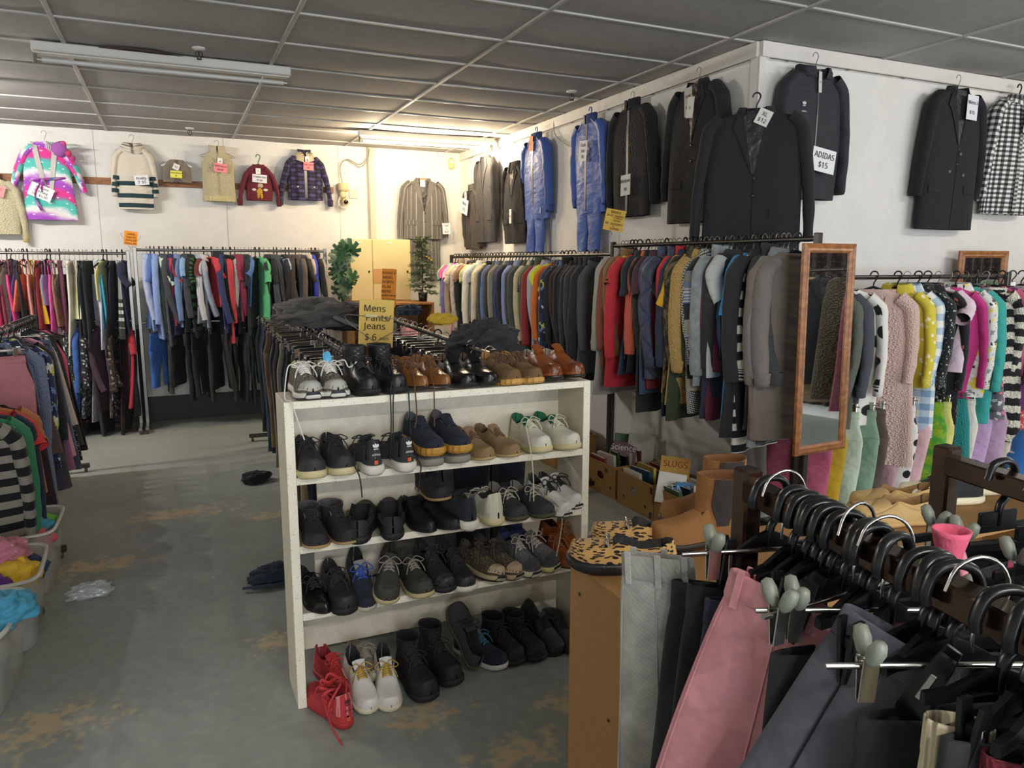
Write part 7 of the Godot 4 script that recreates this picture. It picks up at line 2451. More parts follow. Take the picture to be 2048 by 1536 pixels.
func sign_card(called: String, label: String, at: Vector3, turn: float, w: float, h: float, hex: String, lines: Array, size: float, curl := 0.01, roll := 0.0) -> Node3D:
	var o := thing(called, label, "sign", at, turn)
	o.rotation.z = roll
	var t := price_tag(o, Vector3.ZERO, w, h, hex, [], 0, 0.02, "card")
	for l in lines:
		write(t, l[0], Vector3(l[1], l[2], 0.006), l[3] if l.size() > 3 else size, Color("1f1b16"))
	return o


func build_props():
	var black := mat("black plastic", Color("121214"), 0.3)
	var wire := mat("hanger steel", Color("8f8b86"), 0.3, 0.9)
	var g := Geo.new()
	# ---- signs on wire hangers
	var o := sign_card("price_sign", "yellow handwritten price sign for men's pants and jeans on an upturned wire hanger", Vector3(1.109, 1.33, -4.43), -0.25, 0.205, 0.285, "f6d070", [["Mens", -0.012, 0.088], ["Pants/", 0.012, 0.032], ["Jeans", -0.008, -0.018], ["$ 6", -0.03, -0.085], ["each", 0.05, -0.09, 0.022]], 0.045, 0.01, -0.06)
	g = Geo.new()
	g.tube(curve([Vector3(-0.17, 0.045, 0.012), Vector3(-0.185, 0.03, 0.01), Vector3(-0.14, -0.02, 0.01), Vector3(-0.02, -0.1, 0.008), Vector3(0.0, -0.12, 0.008), Vector3(0.02, -0.1, 0.008), Vector3(0.17, -0.005, 0.01), Vector3(0.185, 0.02, 0.012), Vector3(0.17, 0.03, 0.012), Vector3(-0.17, 0.045, 0.012)], 3), 0.0022, 6, false)
	g.tube(curve([Vector3(0, -0.12, 0.008), Vector3(0.0, -0.15, 0.006), Vector3(0.018, -0.17, 0.004), Vector3(0.0, -0.19, 0.0), Vector3(-0.02, -0.175, 0.0)], 4), 0.0022, 6)
	put("wire_hanger", g, wire, o)
	g = Geo.new()
	g.box(Vector3(-0.03, 0.045, 0.0145), Vector3(0.07, 0.016, 0.001), 0.0004)
	put("tape", g, mat("clear tape", Color("e8d9a0"), 0.3), o)
	o = sign_card("price_sign", "tall orange handwritten price sign for boxers and shirts standing behind the yellow one", Vector3(1.462, 1.505, -5.43), -0.25, 0.105, 0.28, "f09232", [["BOXERS $1", 0, 0.11, 0.018], ["MENS", -0.012, 0.077], ["SHIRTS", -0.01, 0.045], ["$5.50", -0.02, 0.01], ["MENS", -0.02, -0.025], ["UNDER WEAR", 0, -0.055, 0.015], ["from $2.00", 0, -0.085, 0.015]], 0.023, 0.01, -0.06)
	g = Geo.new()
	g.tube(curve([Vector3(-0.01, -0.12, -0.006), Vector3(0, -0.17, -0.004), Vector3(0.03, -0.235, 0.02)], 4), 0.003, 6)
	put("wire_stem", g, wire, o)
	o = sign_card("price_sign", "small orange handwritten sign on a bent wire above the double rack", Vector3(-0.335, 1.925, -8.4), 0, 0.12, 0.135, "f0952e", [["Ladies", 0, 0.04], ["Tops $3", 0, 0.01], ["Skirts $4", 0, -0.02], ["Dress $6", 0, -0.05]], 0.022, 0.01, -0.12)
	g = Geo.new()
	g.tube(curve([Vector3(-0.08, 0.045, -0.004), Vector3(-0.085, 0.02, -0.004), Vector3(-0.03, -0.06, -0.004), Vector3(0.0, -0.09, -0.004), Vector3(0.03, -0.06, -0.004), Vector3(0.085, 0.02, -0.004), Vector3(0.08, 0.04, -0.004)], 4), 0.002, 6)
	g.tube(pv([Vector3(0, -0.09, -0.004), Vector3(0.012, -0.13, 0)]), 0.002, 6)
	put("bent_wire", g, wire, o)
	o = sign_card("price_sign", "yellow handwritten sign listing men's singlets, shirts and jumpers over the side rail", Vector3(2.9, 1.99, -4.64), -0.55, 0.14, 0.15, "f2c65c", [["Mens", 0, 0.055, 0.024], ["$4.50 - Singlets", 0, 0.03], ["- T-Shirts", 0.014, 0.014], ["- Shorts", 0.012, -0.003], ["$6 - Jumpers", 0, -0.025, 0.018], ["&", 0.0, -0.042, 0.014], ["Jackets", 0.01, -0.058, 0.018]], 0.0145, 0.01, -0.18)
	g = Geo.new()
	g.tube(curve([Vector3(-0.02, -0.07, -0.004), Vector3(0.0, -0.1, 0), Vector3(-0.012, -0.13, 0), Vector3(0.004, -0.16, 0)], 4), 0.003, 6)
	put("wire_stem", g, wire, o)
	# ---- the beige cabinet on a wooden cube
	var beige := mat("cabinet enamel", Color("dccb96"), 0.5)
	o = thing("wall_cabinet", "pale beige metal cabinet with two doors and name plates, a brown paper taped on", "cabinet", Vector3(2.21, 1.255, -8.66))
	g = Geo.new()
	g.box(Vector3(0, 0.35, 0), Vector3(0.71, 0.7, 0.24), 0.004)
	put("body", g, beige, o)
	for q in [[-0.227, 0.25], [0.127, 0.446]]:
		g = Geo.new()
		g.box(Vector3(q[0], 0.35, 0.13), Vector3(q[1], 0.69, 0.02), 0.004)
		var dr := put("door", g, beige, o)
		g = Geo.new()
		g.box(Vector3(q[0] - 0.02, 0.66, 0.1415), Vector3(0.06, 0.018, 0.003), 0.001)
		put("name_plate", g, mat("name plate", Color("e9e4d2"), 0.4), dr)
		g = Geo.new()
		g.off = Transform3D(Basis(Vector3.RIGHT, PI / 2), Vector3(q[0] + q[1] * 0.5 - 0.04, 0.335, 0.14))
		g.lathe(PackedVector2Array([Vector2(0, 0.012), Vector2(0.008, 0.012), Vector2(0.011, 0.004), Vector2(0.011, 0), Vector2(0, 0)]), 12)
		put("lock", g, mat("lock dark", Color("2a2824"), 0.3, 0.7), dr)
	g = Geo.new()
	g.box(Vector3(0.03, 0.28, 0.1415), Vector3(0.25, 0.17, 0.002), 0.0005)
	put("brown_paper", g, mat("kraft paper", Color("c49862"), 0.8), o)
	g = Geo.new()
	g.box(Vector3(-0.37, 0.67, 0.05), Vector3(0.03, 0.06, 0.05), 0.003)
	put("bracket", g, mat("bracket steel", Color("a9a69c"), 0.4, 0.7), o)
	var oak := mat("oak veneer", Color("b9834a"), 0.55)
	oak.albedo_texture = pats["wood"][0]
	oak.uv1_triplanar = true
	oak.uv1_scale = Vector3(1.2, 1.2, 1.2)
	o = thing("wooden_cube_shelf", "open oak-veneer shelf cube under the beige cabinet, stuffed with pink things", "shelf", Vector3(2.2, 0, -8.26))
	for q in [[0, 1.243, 0, 0.92, 0.024, 0.56], [-0.448, 0.62, 0, 0.024, 1.24, 0.56], [0.448, 0.62, 0, 0.024, 1.24, 0.56], [0, 0.8, 0, 0.87, 0.022, 0.55], [0, 0.4, 0, 0.87, 0.022, 0.55], [0, 0.62, -0.27, 0.87, 1.23, 0.012]]:
		g = Geo.new()
		g.box(Vector3(q[0], q[1], q[2]), Vector3(q[3], q[4], q[5]), 0.002)
		put("top_board" if q[1] > 1.2 else ("side_panel" if q[3] < 0.1 else ("back_panel" if q[5] < 0.1 else "shelf_board")), g, oak, o)
	g = Geo.new()
	heap(g, Vector3(0.22, 0.2, 0.2), 5, 0.1)
	tag(put("cushion", g, cloth("d8699a"), null, Vector3(2.12, 0.87, -8.2)), "bright pink cushion in the oak cube, partly behind the yellow sign", "cushion")
	o = thing("pink_cap", "pink satin cap tipped up in the oak cube", "cap", Vector3(2.4, 0.92, -8.1), 0.3)
	o.rotation.z = 0.9
	g = Geo.new()
	g.lathe(PackedVector2Array([Vector2(0, 0.11), Vector2(0.04, 0.1), Vector2(0.075, 0.05), Vector2(0.085, -0.02), Vector2(0.07, -0.09), Vector2(0.03, -0.12), Vector2(0, -0.125)]), 20)
	put("crown", g, cloth("d98f96", "", 0.3), o)
	g = Geo.new()
	g.tube(curve([Vector3(-0.085, -0.02, 0.02), Vector3(-0.04, -0.03, 0.1), Vector3(0.04, -0.03, 0.1), Vector3(0.085, -0.02, 0.02)], 4), 0.006, 6, true, Vector3.UP, 0.03)
	put("peak", g, cloth("d98f96", "", 0.3), o)
	# ---- plants either side of the cabinet
	o = thing("monstera_plant", "artificial monstera with split green leaves beside the beige cabinet", "plant", Vector3(1.71, 1.0, -8.3))
	g = Geo.new()
	g.lathe(PackedVector2Array([Vector2(0, 0), Vector2(0.07, 0), Vector2(0.09, 0.18), Vector2(0.095, 0.2), Vector2(0.085, 0.2), Vector2(0.08, 0.17), Vector2(0, 0.17)]), 18)
	put("pot", g, mat("plant pot", Color("2c2a28"), 0.5), o)
	var greens := ["25502e", "2f5c38", "3a5540", "2a4432", "4c6049"]
	for k in 12:
		var lf := Node3D.new()
		var a := rr(-2.6, 0.5) if k > 1 else [-1.2, -0.4][k] as float
		var hgt: float = lerpf(0.28, 0.85, k / 12.0) if k > 1 else 0.78
		var reach := rr(0.03, 0.13)
		var tip := Vector3(cos(a) * reach, hgt, -sin(a) * reach * 0.9 + 0.03)
		g = Geo.new()
		g.tube(curve([Vector3(0, 0.17, 0), Vector3(tip.x * 0.4, 0.17 + (hgt - 0.17) * 0.6, tip.z * 0.4), tip], 5), 0.005, 6)
		put("stem", g, mat("plant stem", Color("4a5f3a"), 0.6), o)
		g = Geo.new()
		var poly := PackedVector2Array()
		var sz := rr(0.12, 0.165)
		for i in 41:
			var t := i / 40.0
			var q := TAU * (t - 0.5)
			var r := 1.0 - 0.55 * pow(absf(q) / PI, 6.0)
			r *= (0.62 + 0.38 * cos(q * 0.5)) * (1.0 if i % 4 != 2 else 0.52)
			poly.append(Vector2(sin(q) * r * 0.85, cos(q) * r) * sz)
		var rows2 := []
		for s in 5:
			var row := PackedVector3Array()
			for q in poly:
				var e := q * (s / 4.0)
				row.append(Vector3(e.x, e.y, 0.35 * absf(e.x) - 2.2 * e.y * e.y))
			rows2.append(row)
		g.off = Transform3D(Basis(Vector3.UP, rr(-0.7, 0.7)) * Basis(Vector3.BACK, rr(-1.1, 1.1)) * Basis(Vector3.RIGHT, rr(-0.6, 0.1)), tip)
		g.grid(rows2, false, 0.1, 0.1)
		var lm := mat("leaf " + greens[k % 5], Color(greens[k % 5]), 0.45)
		lm.backlight_enabled = true
		lm.backlight = Color(0.05, 0.09, 0.04)
		put("leaf", g, lm, o)
		lf.free()
	o = thing("conifer_plant", "artificial conifer in a black pot on the oak cube, right of the cabinet's doors", "plant", Vector3(2.6, 1.256, -8.2))
	o.set_meta("label", "artificial conifer with gold trimmings in a black pot, beneath the grey suit")
	g = Geo.new()
	g.lathe(PackedVector2Array([Vector2(0, 0), Vector2(0.045, 0), Vector2(0.055, 0.1), Vector2(0.05, 0.1), Vector2(0, 0.09)]), 16)
	put("pot", g, black, o)
	g = Geo.new()
	g.tube(pv([Vector3(0, 0.08, 0), Vector3(0, 0.7, 0)]), 0.008, 7)
	put("trunk", g, mat("trunk brown", Color("4a3a2a"), 0.8), o)
	var nm := mat("needles", Color("46543e"), 0.7)
	var nm2 := mat("needles pale", Color("6b7a58"), 0.7)
	for k in 52:
		var y := 0.1 + 0.62 * k / 52.0
		var a := k * 2.4
		var ln := lerpf(0.17, 0.07, k / 52.0) * rr(0.8, 1.15)
		var tip := Vector3(cos(a) * ln, y + rr(-0.04, 0.03), sin(a) * ln)
		g = Geo.new()
		var root := Vector3(0, y, 0)
		g.tube(pv([root, tip]), 0.0025, 5)
		for i in 16:
			var c := root.lerp(tip, 0.15 + 0.85 * i / 15.0)
			for s in 3:
				var dn := Vector3(rr(-1, 1), rr(-0.5, 0.8), rr(-1, 1)).normalized() * 0.03 + (tip - root).normalized() * 0.02
				g.tube(pv([c, c + dn]), 0.0028, 3, false)
		var br := put("branch", g, nm if k % 3 else nm2, o)
		br.set_meta("kind", "stuff")
	for k in 3:
		g = Geo.new()
		heap(g, Vector3(0.03, 0.025, 0.03), 40 + k, 0.3, 8, 10)
		put("gold_trim", g, mat("gold foil", Color("d2ac3a"), 0.25, 0.9), o, Vector3(0.02 + 0.025 * k, 0.5 - 0.02 * k, 0.11))
	# ---- things fixed to the far wall
	o = thing("security_beacon", "beige wall-mounted camera housing with coiled white cables, beside the switch", "camera", Vector3(1.85, 2.47, -8.75))
	var bm := mat("beige plastic", Color("cbb88a"), 0.5)
	g = Geo.new()
	g.lathe(PackedVector2Array([Vector2(0, 0.11), Vector2(0.055, 0.11), Vector2(0.06, 0.1), Vector2(0.06, 0.03), Vector2(0.05, 0.02), Vector2(0, 0.02)]), 20)
	put("housing", g, bm, o)
	g = Geo.new()
	g.tube(curve([Vector3(0, 0.02, 0), Vector3(-0.01, -0.02, 0.02), Vector3(0.005, -0.05, 0.03)], 4), 0.035, 12)
	put("arm", g, bm, o)
	g = Geo.new()
	g.off = Transform3D(Basis(Vector3.RIGHT, PI / 2 + 0.2), Vector3(0.012, -0.09, 0.02))
	g.lathe(PackedVector2Array([Vector2(0, 0.06), Vector2(0.03, 0.06), Vector2(0.036, 0.05), Vector2(0.036, -0.04), Vector2(0, -0.04)]), 18)
	put("camera_body", g, bm, o)
	g = Geo.new()
	g.off = Transform3D(Basis(Vector3.RIGHT, PI / 2 + 0.2), Vector3(0.012, -0.09, 0.02))
	g.lathe(PackedVector2Array([Vector2(0, 0.063), Vector2(0.024, 0.063), Vector2(0.026, 0.058)]), 18)
	put("lens", g, mat("lens black", Color("0c0c0d"), 0.1), o)
	g = Geo.new()
	for k in 4:
		var ring := []
		for i in 17:
			var a := TAU * i / 16.0
			ring.append(Vector3(-0.0 + (0.05 + 0.006 * k) * cos(a), -0.1 + (0.05 + 0.007 * k) * sin(a), 0.012 + 0.008 * k))
		g.tube(pv(ring), 0.0025, 5, false)
	put("cable_coil", g, mat("white cable", Color("d9d4c4"), 0.5), o)
	o = thing("cable_trunking", "vertical grey trunking on the far wall above the beige cabinet, cables looping from it", "cable duct", Vector3(2.19, 1.96, -8.79))
	g = Geo.new()
	g.box(Vector3(0, 0.52, 0), Vector3(0.085, 1.035, 0.03), 0.003)
	put("duct", g, mat("trunking", Color("c3bba8"), 0.45), o)
	g = Geo.new()
	g.box(Vector3(-0.032, 0.52, 0.017), Vector3(0.016, 1.035, 0.006), 0.002)
	put("edge_strip", g, mat("trunking dark", Color("95907f"), 0.45), o)
	for k in 2:
		g = Geo.new()
		g.tube(curve([Vector3(-0.02, 1.02, 0.03), Vector3(-0.04, 0.93 - 0.02 * k, 0.03), Vector3(-0.13, 0.84 - 0.03 * k, 0.02), Vector3(-0.27, 0.89 - 0.01 * k, 0.02), Vector3(-0.34 - 0.005 * k, 0.84, 0.02), Vector3(-0.36, 0.75, 0.02), Vector3(-0.34, 0.62, 0.03)], 5), 0.005, 6)
		put("loop_cable", g, mat("grey cable", Color("8d8a80"), 0.5), o)
	o = thing("light_switch", "square pale switch plate on the far wall beside the camera housing", "switch", Vector3(1.98, 2.47, -8.803))
	g = Geo.new()
	g.box(Vector3.ZERO, Vector3(0.1, 0.1, 0.012), 0.004)
	put("plate", g, mat("switch plate", Color("d8cdae"), 0.4), o)
	for k in 2:
		g = Geo.new()
		g.box(Vector3(-0.02 + 0.04 * k, 0, 0.009), Vector3(0.022, 0.034, 0.008), 0.002)
		put("rocker", g, mat("switch rocker", Color("e4dcc2"), 0.35), o)
	o = thing("motion_sensor", "yellowed motion sensor high in the far corner", "sensor", Vector3(3.17, 2.87, -8.78))
	g = Geo.new()
	g.box(Vector3(0, 0, 0), Vector3(0.065, 0.13, 0.05), 0.015)
	put("case", g, mat("yellowed plastic", Color("d2be84"), 0.45), o)
	g = Geo.new()
	g.box(Vector3(0, 0.025, 0.026), Vector3(0.045, 0.05, 0.006), 0.003)
	put("lens", g, mat("sensor lens", Color("efe6c6"), 0.25), o)
	for k in 2:
		g = Geo.new()
		g.tube(curve([[Vector3(3.285, 2.99, -6.33), Vector3(0.65, 2.84, -8.796)][k], [Vector3(3.27, 2.85, -6.28), Vector3(0.66, 2.8, -8.77)][k], [Vector3(3.275, 2.72, -6.05), Vector3(0.67, 2.79, -8.76)][k], [Vector3(3.28, 2.66, -5.86), Vector3(0.68, 2.81, -8.75)][k]], 5), 0.004 if k == 0 else 0.003, 6)
		tag(put("loose_cable" if k == 0 else "bent_nail", g, mat("grey cable", Color("8d8a80"), 0.5)), ["loose grey cable drooping down the side wall between the two blue tracksuits", "bent nail in the far wall between the cream body warmer and the red jumper"][k], ["cable", "nail"][k])
	g = Geo.new()
	var rows := []
	for i in 7:
		var row := PackedVector3Array()
		for j in 60:
			var u := j / 59.0
			row.append(Vector3(7.42 + 0.035 * sin(u * 62.0) * (0.6 + 0.4 * i / 6.0), 2.75 - 2.6 * i / 6.0, -0.5 + 2.0 * u))
		rows.append(row)
	g.grid(rows, false, 2.0, 2.6)
	tag(put("patterned_curtain", g, cloth("8a6a62", "floralbrown")), "maroon patterned curtain behind the dark dresses, seen in the mirror", "curtain")
	# ---- clothes thrown over the trouser rails
	heap_thing("dark_jacket", "dark olive-grey jacket thrown over the rail beside the yellow sign", "jacket", Vector3(0.86, 1.36, -4.9), Vector3(0.52, 0.2, 0.6), cloth("4a4845"), 3, 0.4, "", 0.6)
	g = Geo.new()
	g.tube(curve([Vector3(0.9, 1.36, -4.6), Vector3(1.02, 1.31, -4.5), Vector3(1.1, 1.35, -4.52), Vector3(1.12, 1.41, -4.65), Vector3(1.02, 1.44, -4.75)], 6), 0.012, 8, true, Vector3.UP, 0.03)
	tag(put("collar_band", g, cloth("77767a", "heather")), "grey waistband with a pale lining lying open beside the yellow sign", "waistband")
	heap_thing("dark_trousers", "black folded trousers lying on the rail just behind the yellow sign", "trousers", Vector3(1.06, 1.3, -5.0), Vector3(0.35, 0.16, 0.4), cloth("26272b"), 8, 0.2)
	heap_thing("black_jacket", "black jacket with a gathered hem dropped over the rail behind the suede sneakers", "jacket", Vector3(1.52, 1.27, -3.7), Vector3(0.42, 0.22, 0.34), cloth("2a2b2e"), 12, 0.3, "", 0.6)
	heap_thing("yellow_garment", "bright yellow cloth showing between the black hangers and the black jacket", "garment", Vector3(1.55, 1.33, -4.5), Vector3(0.2, 0.09, 0.14), cloth("d8b02c"), 14)
	heap_thing("check_shirt", "dark red and navy checked shirt folded on the rail below the pink cap", "shirt", Vector3(1.62, 1.33, -5.45), Vector3(0.2, 0.1, 0.16), cloth("ffffff", "darkplaid"), 15)
	o = heap_thing("denim_jeans", "blue jeans slipped to the floor, hem spread, under the trouser rail", "jeans", Vector3(0.4, 0.04, -3.98), Vector3(0.28, 0.11, 0.16), cloth("2c3648", "denim"), 17, 0.1, "", 0.4)
	g = Geo.new()
	g.tube(curve([Vector3(-0.17, -0.02, 0.06), Vector3(-0.06, -0.015, 0.1), Vector3(0.1, -0.018, 0.1)], 5), 0.007, 6, true, Vector3.UP, 0.012)
	put("waistband", g, cloth("3a4658", "denim"), o)
	heap_thing("black_cloth", "black cloth trailing on the floor from the far trousers beside the aisle", "garment", Vector3(0.5, 0.04, -5.95), Vector3(0.24, 0.1, 0.2), cloth("1b1b1f"), 18, 0.5)
	mirrors()
	boxes_of_books()
	bins()
	heap_thing("plastic_wrapper", "crumpled clear plastic wrapper lying on the bare floor by the tubs", "wrapper", Vector3(-0.475, 0.03, -4.16), Vector3(0.2, 0.085, 0.1), plastic_film(), 23, 0.3, "", 0.7)
	# the bright flower-print sleeve that hangs into view beside the second bronze rail
	var c := cut_of("shirt", 0.95, 0.7)
	c.dep = 0.03
	o = thing("flower_shirt", "blue shirt with a tropical flower print hanging beyond the second bronze rail", "shirt", Vector3(2.62, 1.3, -1.28), -1.2)
	sew(o, "tee", cloth("ffffff", "hibiscus"), c, cloth("ffffff", "hibiscus"), false)
	var h := put_mesh("coat_hanger", hanger_shape("plastic"), black, null, o.position)
	h.rotation.y = -1.2
	tag(h, "black hanger of the tropical flower-print shirt", "hanger")
	clothes_rack("low dark rack behind the second bronze rail, carrying the tropical shirt", Vector3(2.5, 1.3, -1.23), Vector3(3.4, 1.3, -1.6), mat("rack dark steel", Color("4d4a46"), 0.35, 0.8), 0.013)


func plastic_film() -> StandardMaterial3D:
	var m := mat("clear film", Color(0.8, 0.82, 0.82, 0.35), 0.12)
	m.transparency = BaseMaterial3D.TRANSPARENCY_ALPHA
	return m


func mirrors():
	var pine := mat("pine frame", Color("b97a42"), 0.4)
	pine.albedo_texture = pats["wood"][0]
	pine.uv1_triplanar = true
	pine.uv1_scale = Vector3(1.5, 1.5, 1.5)
	var silver := mat("mirror silver", Color("e8ebea"), 0.015, 1.0)
	for q in [["tall pine-framed mirror hung on the end of the jacket rack", Vector3(2.95, 1.263, -2.74), 0.37, 1.045, 0.06, 0.045, 0.05], ["small pine-framed mirror standing behind the far end of the nightwear rail", Vector3(5.31, 1.38, -3.55), 0.4, 0.8, -0.25, 0.05, 0.0]]:
		var o := thing("framed_mirror", q[0], "mirror", q[1], q[4])
		o.rotation.x = q[6] * -0.4
		var w: float = q[2]
		var h: float = q[3]
		var f: float = q[5]
		# a moulded frame: the section runs round the four mitred sides
		var prof := [[0.0, 0.0], [0.0, 0.016], [0.3, 0.024], [0.55, 0.02], [0.75, 0.022], [1.0, 0.012], [1.0, 0.0]]
		for k in 4:
			var g := Geo.new()
			var rows := []
			for p in prof:
				var ax: float = w / 2 - f * p[0]
				var ay: float = h / 2 - f * p[0]
				var c := [Vector3(-ax, -ay, p[1]), Vector3(ax, -ay, p[1]), Vector3(ax, ay, p[1]), Vector3(-ax, ay, p[1])]
				rows.append(pv([c[k], c[(k + 1) % 4]]))
			g.grid(rows, false, 0.5, 0.05, false)
			put("frame_side", g, pine, o)
		var g := Geo.new()
		g.box(Vector3(0, 0, 0.006), Vector3(w - 2 * f + 0.004, h - 2 * f + 0.004, 0.004), 0.0)
		put("mirror_glass", g, silver, o)
		g = Geo.new()
		g.box(Vector3(0, 0, 0.0), Vector3(w - 0.01, h - 0.01, 0.006), 0.001)
		put("backing", g, mat("backing board", Color("7a6248"), 0.8), o)


func book(label: String, at: Vector3, s: Vector3, hex: String, turn: Vector3, title := "", title_hex := "f0ece0"):
	var o := thing("book", label, "book", at, 0.0, "books in the cardboard boxes")
	o.rotation = turn
	var g := Geo.new()
	for z in [-1, 1]:
		g.box(Vector3(0, 0, z * s.z * 0.5), Vector3(s.x, s.y, 0.002), 0.0006)
	g.box(Vector3(-s.x / 2, 0, 0), Vector3(0.002, s.y, s.z), 0.0006)
	put("cover", g, mat("book " + hex, Color(hex), 0.45), o)
	g = Geo.new()
	g.box(Vector3(0.001, 0, 0), Vector3(s.x - 0.006, s.y - 0.006, s.z - 0.003), 0.0005)
	put("pages", g, mat("book pages", Color("d9d2c0"), 0.8), o)
	if title != "":
		write(o, title, Vector3(0, s.y * 0.22, s.z * 0.5 + 0.0018), s.x * 0.24, Color(title_hex))


func boxes_of_books():
	var card := mat("cardboard", Color("b58a52"), 0.85)
	card.albedo_texture = pats["board"][0]
	card.uv1_triplanar = true
	card.uv1_scale = Vector3(1.5, 1.5, 1.5)
	var dark := mat("hand hole shade", Color("4a3820"), 0.95)
	var names := ["cardboard fruit box of books with an inked letter, furthest along the side wall", "cardboard fruit box of books with dark taped corner, between its two neighbours", "cardboard fruit box of books nearest the tan ankle boots"]
	for k in 3:
		var zc: float = [-4.62, -4.16, -3.72][k]
		var o := thing("cardboard_box", names[k], "box", Vector3(3.01, 0, zc), [0.05, 0.0, -0.03][k], "boxes of books along the side wall")
		var w := 0.4
		var d := 0.42 if k else 0.36
		var h := 0.24
		for q in [[-w / 2, h / 2, 0, 0.006, h, d, "side_wall"], [w / 2, h / 2, 0, 0.006, h, d, "side_wall"], [0, h / 2, -d / 2, w, h, 0.006, "end_wall"], [0, h / 2, d / 2, w, h, 0.006, "end_wall"], [0, 0.004, 0, w, 0.006, d, "bottom"]]:
			if q[0] == -w / 2:
				# the wall that faces the aisle is cut away by a hand hole and two round holes
				var box := CSGBox3D.new()
				box.name = "side_wall"
				box.size = Vector3(0.006, h, d)
				box.position = Vector3(q[0], q[1], q[2])
				box.material = card
				for e in [[0.03, 1.6, 0.02, 0.0], [0.013, 1.0, -0.05, 0.13], [0.013, 1.0, -0.05, -0.13]]:
					var cut := CSGCylinder3D.new()
					cut.name = "hole"
					cut.radius = e[0]
					cut.height = 0.03
					cut.sides = 18
					cut.rotation.z = PI / 2
					cut.scale = Vector3(1, 1, e[1])
					cut.position = Vector3(0, e[2], e[3])
					cut.operation = CSGShape3D.OPERATION_SUBTRACTION
					cut.material = card
					box.add_child(cut, true)
				o.add_child(box, true)
				continue
			var g := Geo.new()
			g.box(Vector3(q[0], q[1], q[2]), Vector3(q[3], q[4], q[5]), 0.001)
			put(q[6], g, card, o)
		var g := Geo.new()
		if k == 0:
			write(o, "M", Vector3(-w / 2 - 0.004, h * 0.8, 0.08), 0.04, Color("1c1814")).rotation.y = -PI / 2
		elif k == 1:
			for y in [0.03, 0.2]:
				g.box(Vector3(-w / 2 - 0.0005, y, d / 2 - 0.012), Vector3(0.008, 0.045, 0.026), 0.001)
			put("tape", g, mat("dark tape", Color("3a342c"), 0.5), o)
	var cols := ["8a2c2c", "d8d2c4", "3c5a34", "20242c", "c9bfa8", "6a2230", "e2ddd0", "2f4a6a", "b8a03c", "544438"]
	var n := 0
	for k in 3:
		var zc: float = [-4.62, -4.16, -3.72][k]
		for i in 6:
			var at := Vector3(2.84 + 0.055 * i, 0.15 + 0.014 * (i % 3), zc - 0.06 + 0.02 * (i % 2))
			book("%s book packed on edge in the %s box, %s" % [["dark red", "cream", "green", "black", "buff", "wine", "white", "navy", "mustard", "brown"][n % 10], ["inked", "taped", "near"][k], ["against the aisle side", "second from the aisle", "third from the aisle", "fourth from the aisle", "fifth from the aisle", "against the wall side"][i]], at, Vector3(0.2, 0.24, 0.022), cols[n % 10], Vector3(-0.1 + 0.03 * (i % 3), PI / 2 + 0.12 * (i % 2), 0))
			n += 1
	book("red and green science book standing up in the inked box", Vector3(3.02, 0.28, -4.64), Vector3(0.2, 0.16, 0.02), "5c1f2c", Vector3(-0.3, -0.5, -0.12), "Science")
	book("green glossy book leaning behind the science book", Vector3(3.1, 0.3, -4.7), Vector3(0.2, 0.2, 0.015), "3f6a34", Vector3(-0.2, -0.4, -0.1))
	book("pale book standing at the wall end of the inked box", Vector3(3.14, 0.31, -4.58), Vector3(0.2, 0.22, 0.015), "c9c6b4", Vector3(-0.1, -0.6, -0.1))
	book("yellow book about slugs with red lettering in the taped box", Vector3(3.06, 0.29, -4.05), Vector3(0.2, 0.18, 0.014), "c9962c", Vector3(-0.3, -0.55, -0.1), "SLUGS", "a81f1c")
	book("white patterned booklet standing at the aisle side of the nearest box", Vector3(2.86, 0.25, -3.82), Vector3(0.18, 0.2, 0.008), "e2dfd2", Vector3(-0.2, -0.5, -0.15))
	book("bright blue book with pale lettering in the nearest box", Vector3(2.94, 0.22, -3.7), Vector3(0.22, 0.16, 0.012), "2a72a8", Vector3(-0.25, -0.5, -0.12), "ENGLAND", "a8d0e8")
	var o := thing("cardboard_box", "dark cardboard box with a red folder behind the steel rack leg", "box", Vector3(3.0, 0, -5.5))
	for q in [[-0.19, 0.13, 0, 0.006, 0.26, 0.36], [0.19, 0.13, 0, 0.006, 0.26, 0.36], [0, 0.13, -0.18, 0.38, 0.26, 0.006], [0, 0.13, 0.18, 0.38, 0.26, 0.006], [0, 0.004, 0, 0.38, 0.006, 0.36]]:
		var g := Geo.new()
		g.box(Vector3(q[0], q[1], q[2]), Vector3(q[3], q[4], q[5]), 0.001)
		put("box_wall", g, card, o)
	book("red folder lying across the box behind the steel rack leg", Vector3(2.98, 0.3, -5.5), Vector3(0.3, 0.24, 0.03), "a03a4c", Vector3(-PI / 2 + 0.12, 0.2, 0))
	book("grey book under the red folder by the steel rack leg", Vector3(3.0, 0.2, -5.45), Vector3(0.24, 0.2, 0.03), "6f7066", Vector3(-PI / 2 + 0.2, 0.1, 0))


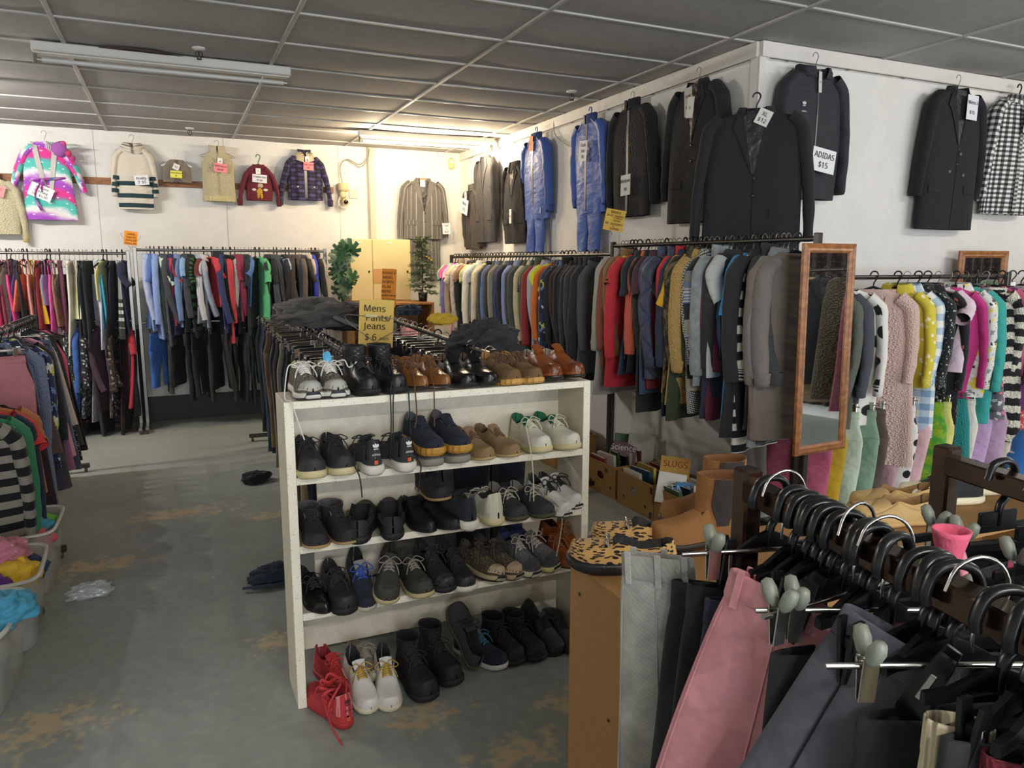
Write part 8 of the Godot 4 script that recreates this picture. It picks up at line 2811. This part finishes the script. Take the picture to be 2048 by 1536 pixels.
func bins():
	var clear := mat("clear tub plastic", Color(0.82, 0.82, 0.79, 0.42), 0.3)
	clear.transparency = BaseMaterial3D.TRANSPARENCY_ALPHA
	var frost := mat("frosted tub rim", Color("c9c8c0"), 0.35)
	var spots := [[Vector3(-0.86, 0, -4.5), 0.0, "clear plastic tub of cloth scraps under the low rack, furthest of the three"], [Vector3(-0.85, 0, -3.86), 0.05, "clear plastic tub holding the pale pink cloth, between the other two tubs"], [Vector3(-0.87, 0, -3.32), -0.04, "clear plastic tub with turquoise cloth over its rim, nearest of the three"]]
	var sd := 60
	var fill_cols := [["d0525c:coral red cloth", "20242e:navy cloth", "e6e0c8:cream flower-print cloth", "3f8aa0:teal cloth", "2d4f94:royal blue cloth", "e0d2c8:pale ribbed cloth", "6cba3a:lime green cloth"], ["d8c8c8:pale pink spotted cloth", "5c2a80:purple cloth", "17181c:black cloth with a white label", "e0b42c:yellow cloth", "cfd6dc:white and blue cloth", "d8784c:orange cloth", "2c3a58:dark blue cloth"], ["3f93b4:turquoise cloth", "d9d8d4:white cloth", "1c2236:midnight cloth", "8a8680:grey cloth"]]
	for k in 3:
		var p: Vector3 = spots[k][0]
		var o := thing("plastic_tub", spots[k][2], "tub", p, spots[k][1])
		var outer := []
		var ring := func(w: float, d: float, y: float) -> PackedVector3Array:
			var row := PackedVector3Array()
			for j in 32:
				var a := TAU * j / 32.0
				row.append(Vector3(w * signf(cos(a)) * pow(absf(cos(a)), 0.35), y, d * signf(sin(a)) * pow(absf(sin(a)), 0.35)))
			return row
		for q in [[0.0, 0.19, 0.22], [0.02, 0.2, 0.23], [0.2, 0.215, 0.245], [0.33, 0.225, 0.255]]:
			outer.append(ring.call(q[1], q[2], q[0] + 0.002))
		var g := Geo.new()
		g.grid(outer, true, 1, 1)
		g.fan(outer[0], true)
		put("tub_wall", g, clear, o)
		g = Geo.new()
		g.grid([ring.call(0.225, 0.255, 0.326), ring.call(0.242, 0.272, 0.328), ring.call(0.242, 0.272, 0.336), ring.call(0.228, 0.258, 0.34), ring.call(0.222, 0.252, 0.332)], true, 1, 1)
		put("rim", g, frost, o)
		for i in fill_cols[k].size():
			var f: PackedStringArray = fill_cols[k][i].split(":")
			var col: int = i % 3
			var row: int = i / 3
			var at := p + Vector3(0.11 - 0.1 * col, 0.26 + 0.035 * (i % 2), 0.14 - 0.12 * row)
			if k == 2 and i == 0:
				at = p + Vector3(0.19, 0.35, 0.02)
			if k == 1 and i == 0:
				at = p + Vector3(0.06, 0.37, -0.06)
			var pt := "dotspink" if k == 1 and i == 0 else ("floralwhite" if k == 0 and i == 2 else "")
			heap_thing("folded_cloth", "%s crumpled in the %s tub" % [f[1], ["furthest", "middle", "nearest"][k]], "cloth", at, Vector3(0.24, 0.15, 0.22), cloth(f[0] if pt != "floralwhite" else "ffffff", pt if pt != "floralwhite" else "minttoile"), sd, rr(0, 3), "cloth heaped in the plastic tubs", 0.45)
			sd += 1
		for i in 3:
			heap_thing("folded_cloth", "%s cloth pressed against the lower side of the %s tub" % [["pale grey", "dull blue", "beige"][i], ["furthest", "middle", "nearest"][k]], "cloth", p + Vector3(0.08, 0.1, -0.13 + 0.13 * i), Vector3(0.2, 0.2, 0.16), cloth(["b4b2ac", "7c8a98", "b8a890"][i]), sd, rr(0, 3), "cloth heaped in the plastic tubs", 0.3)
			sd += 1
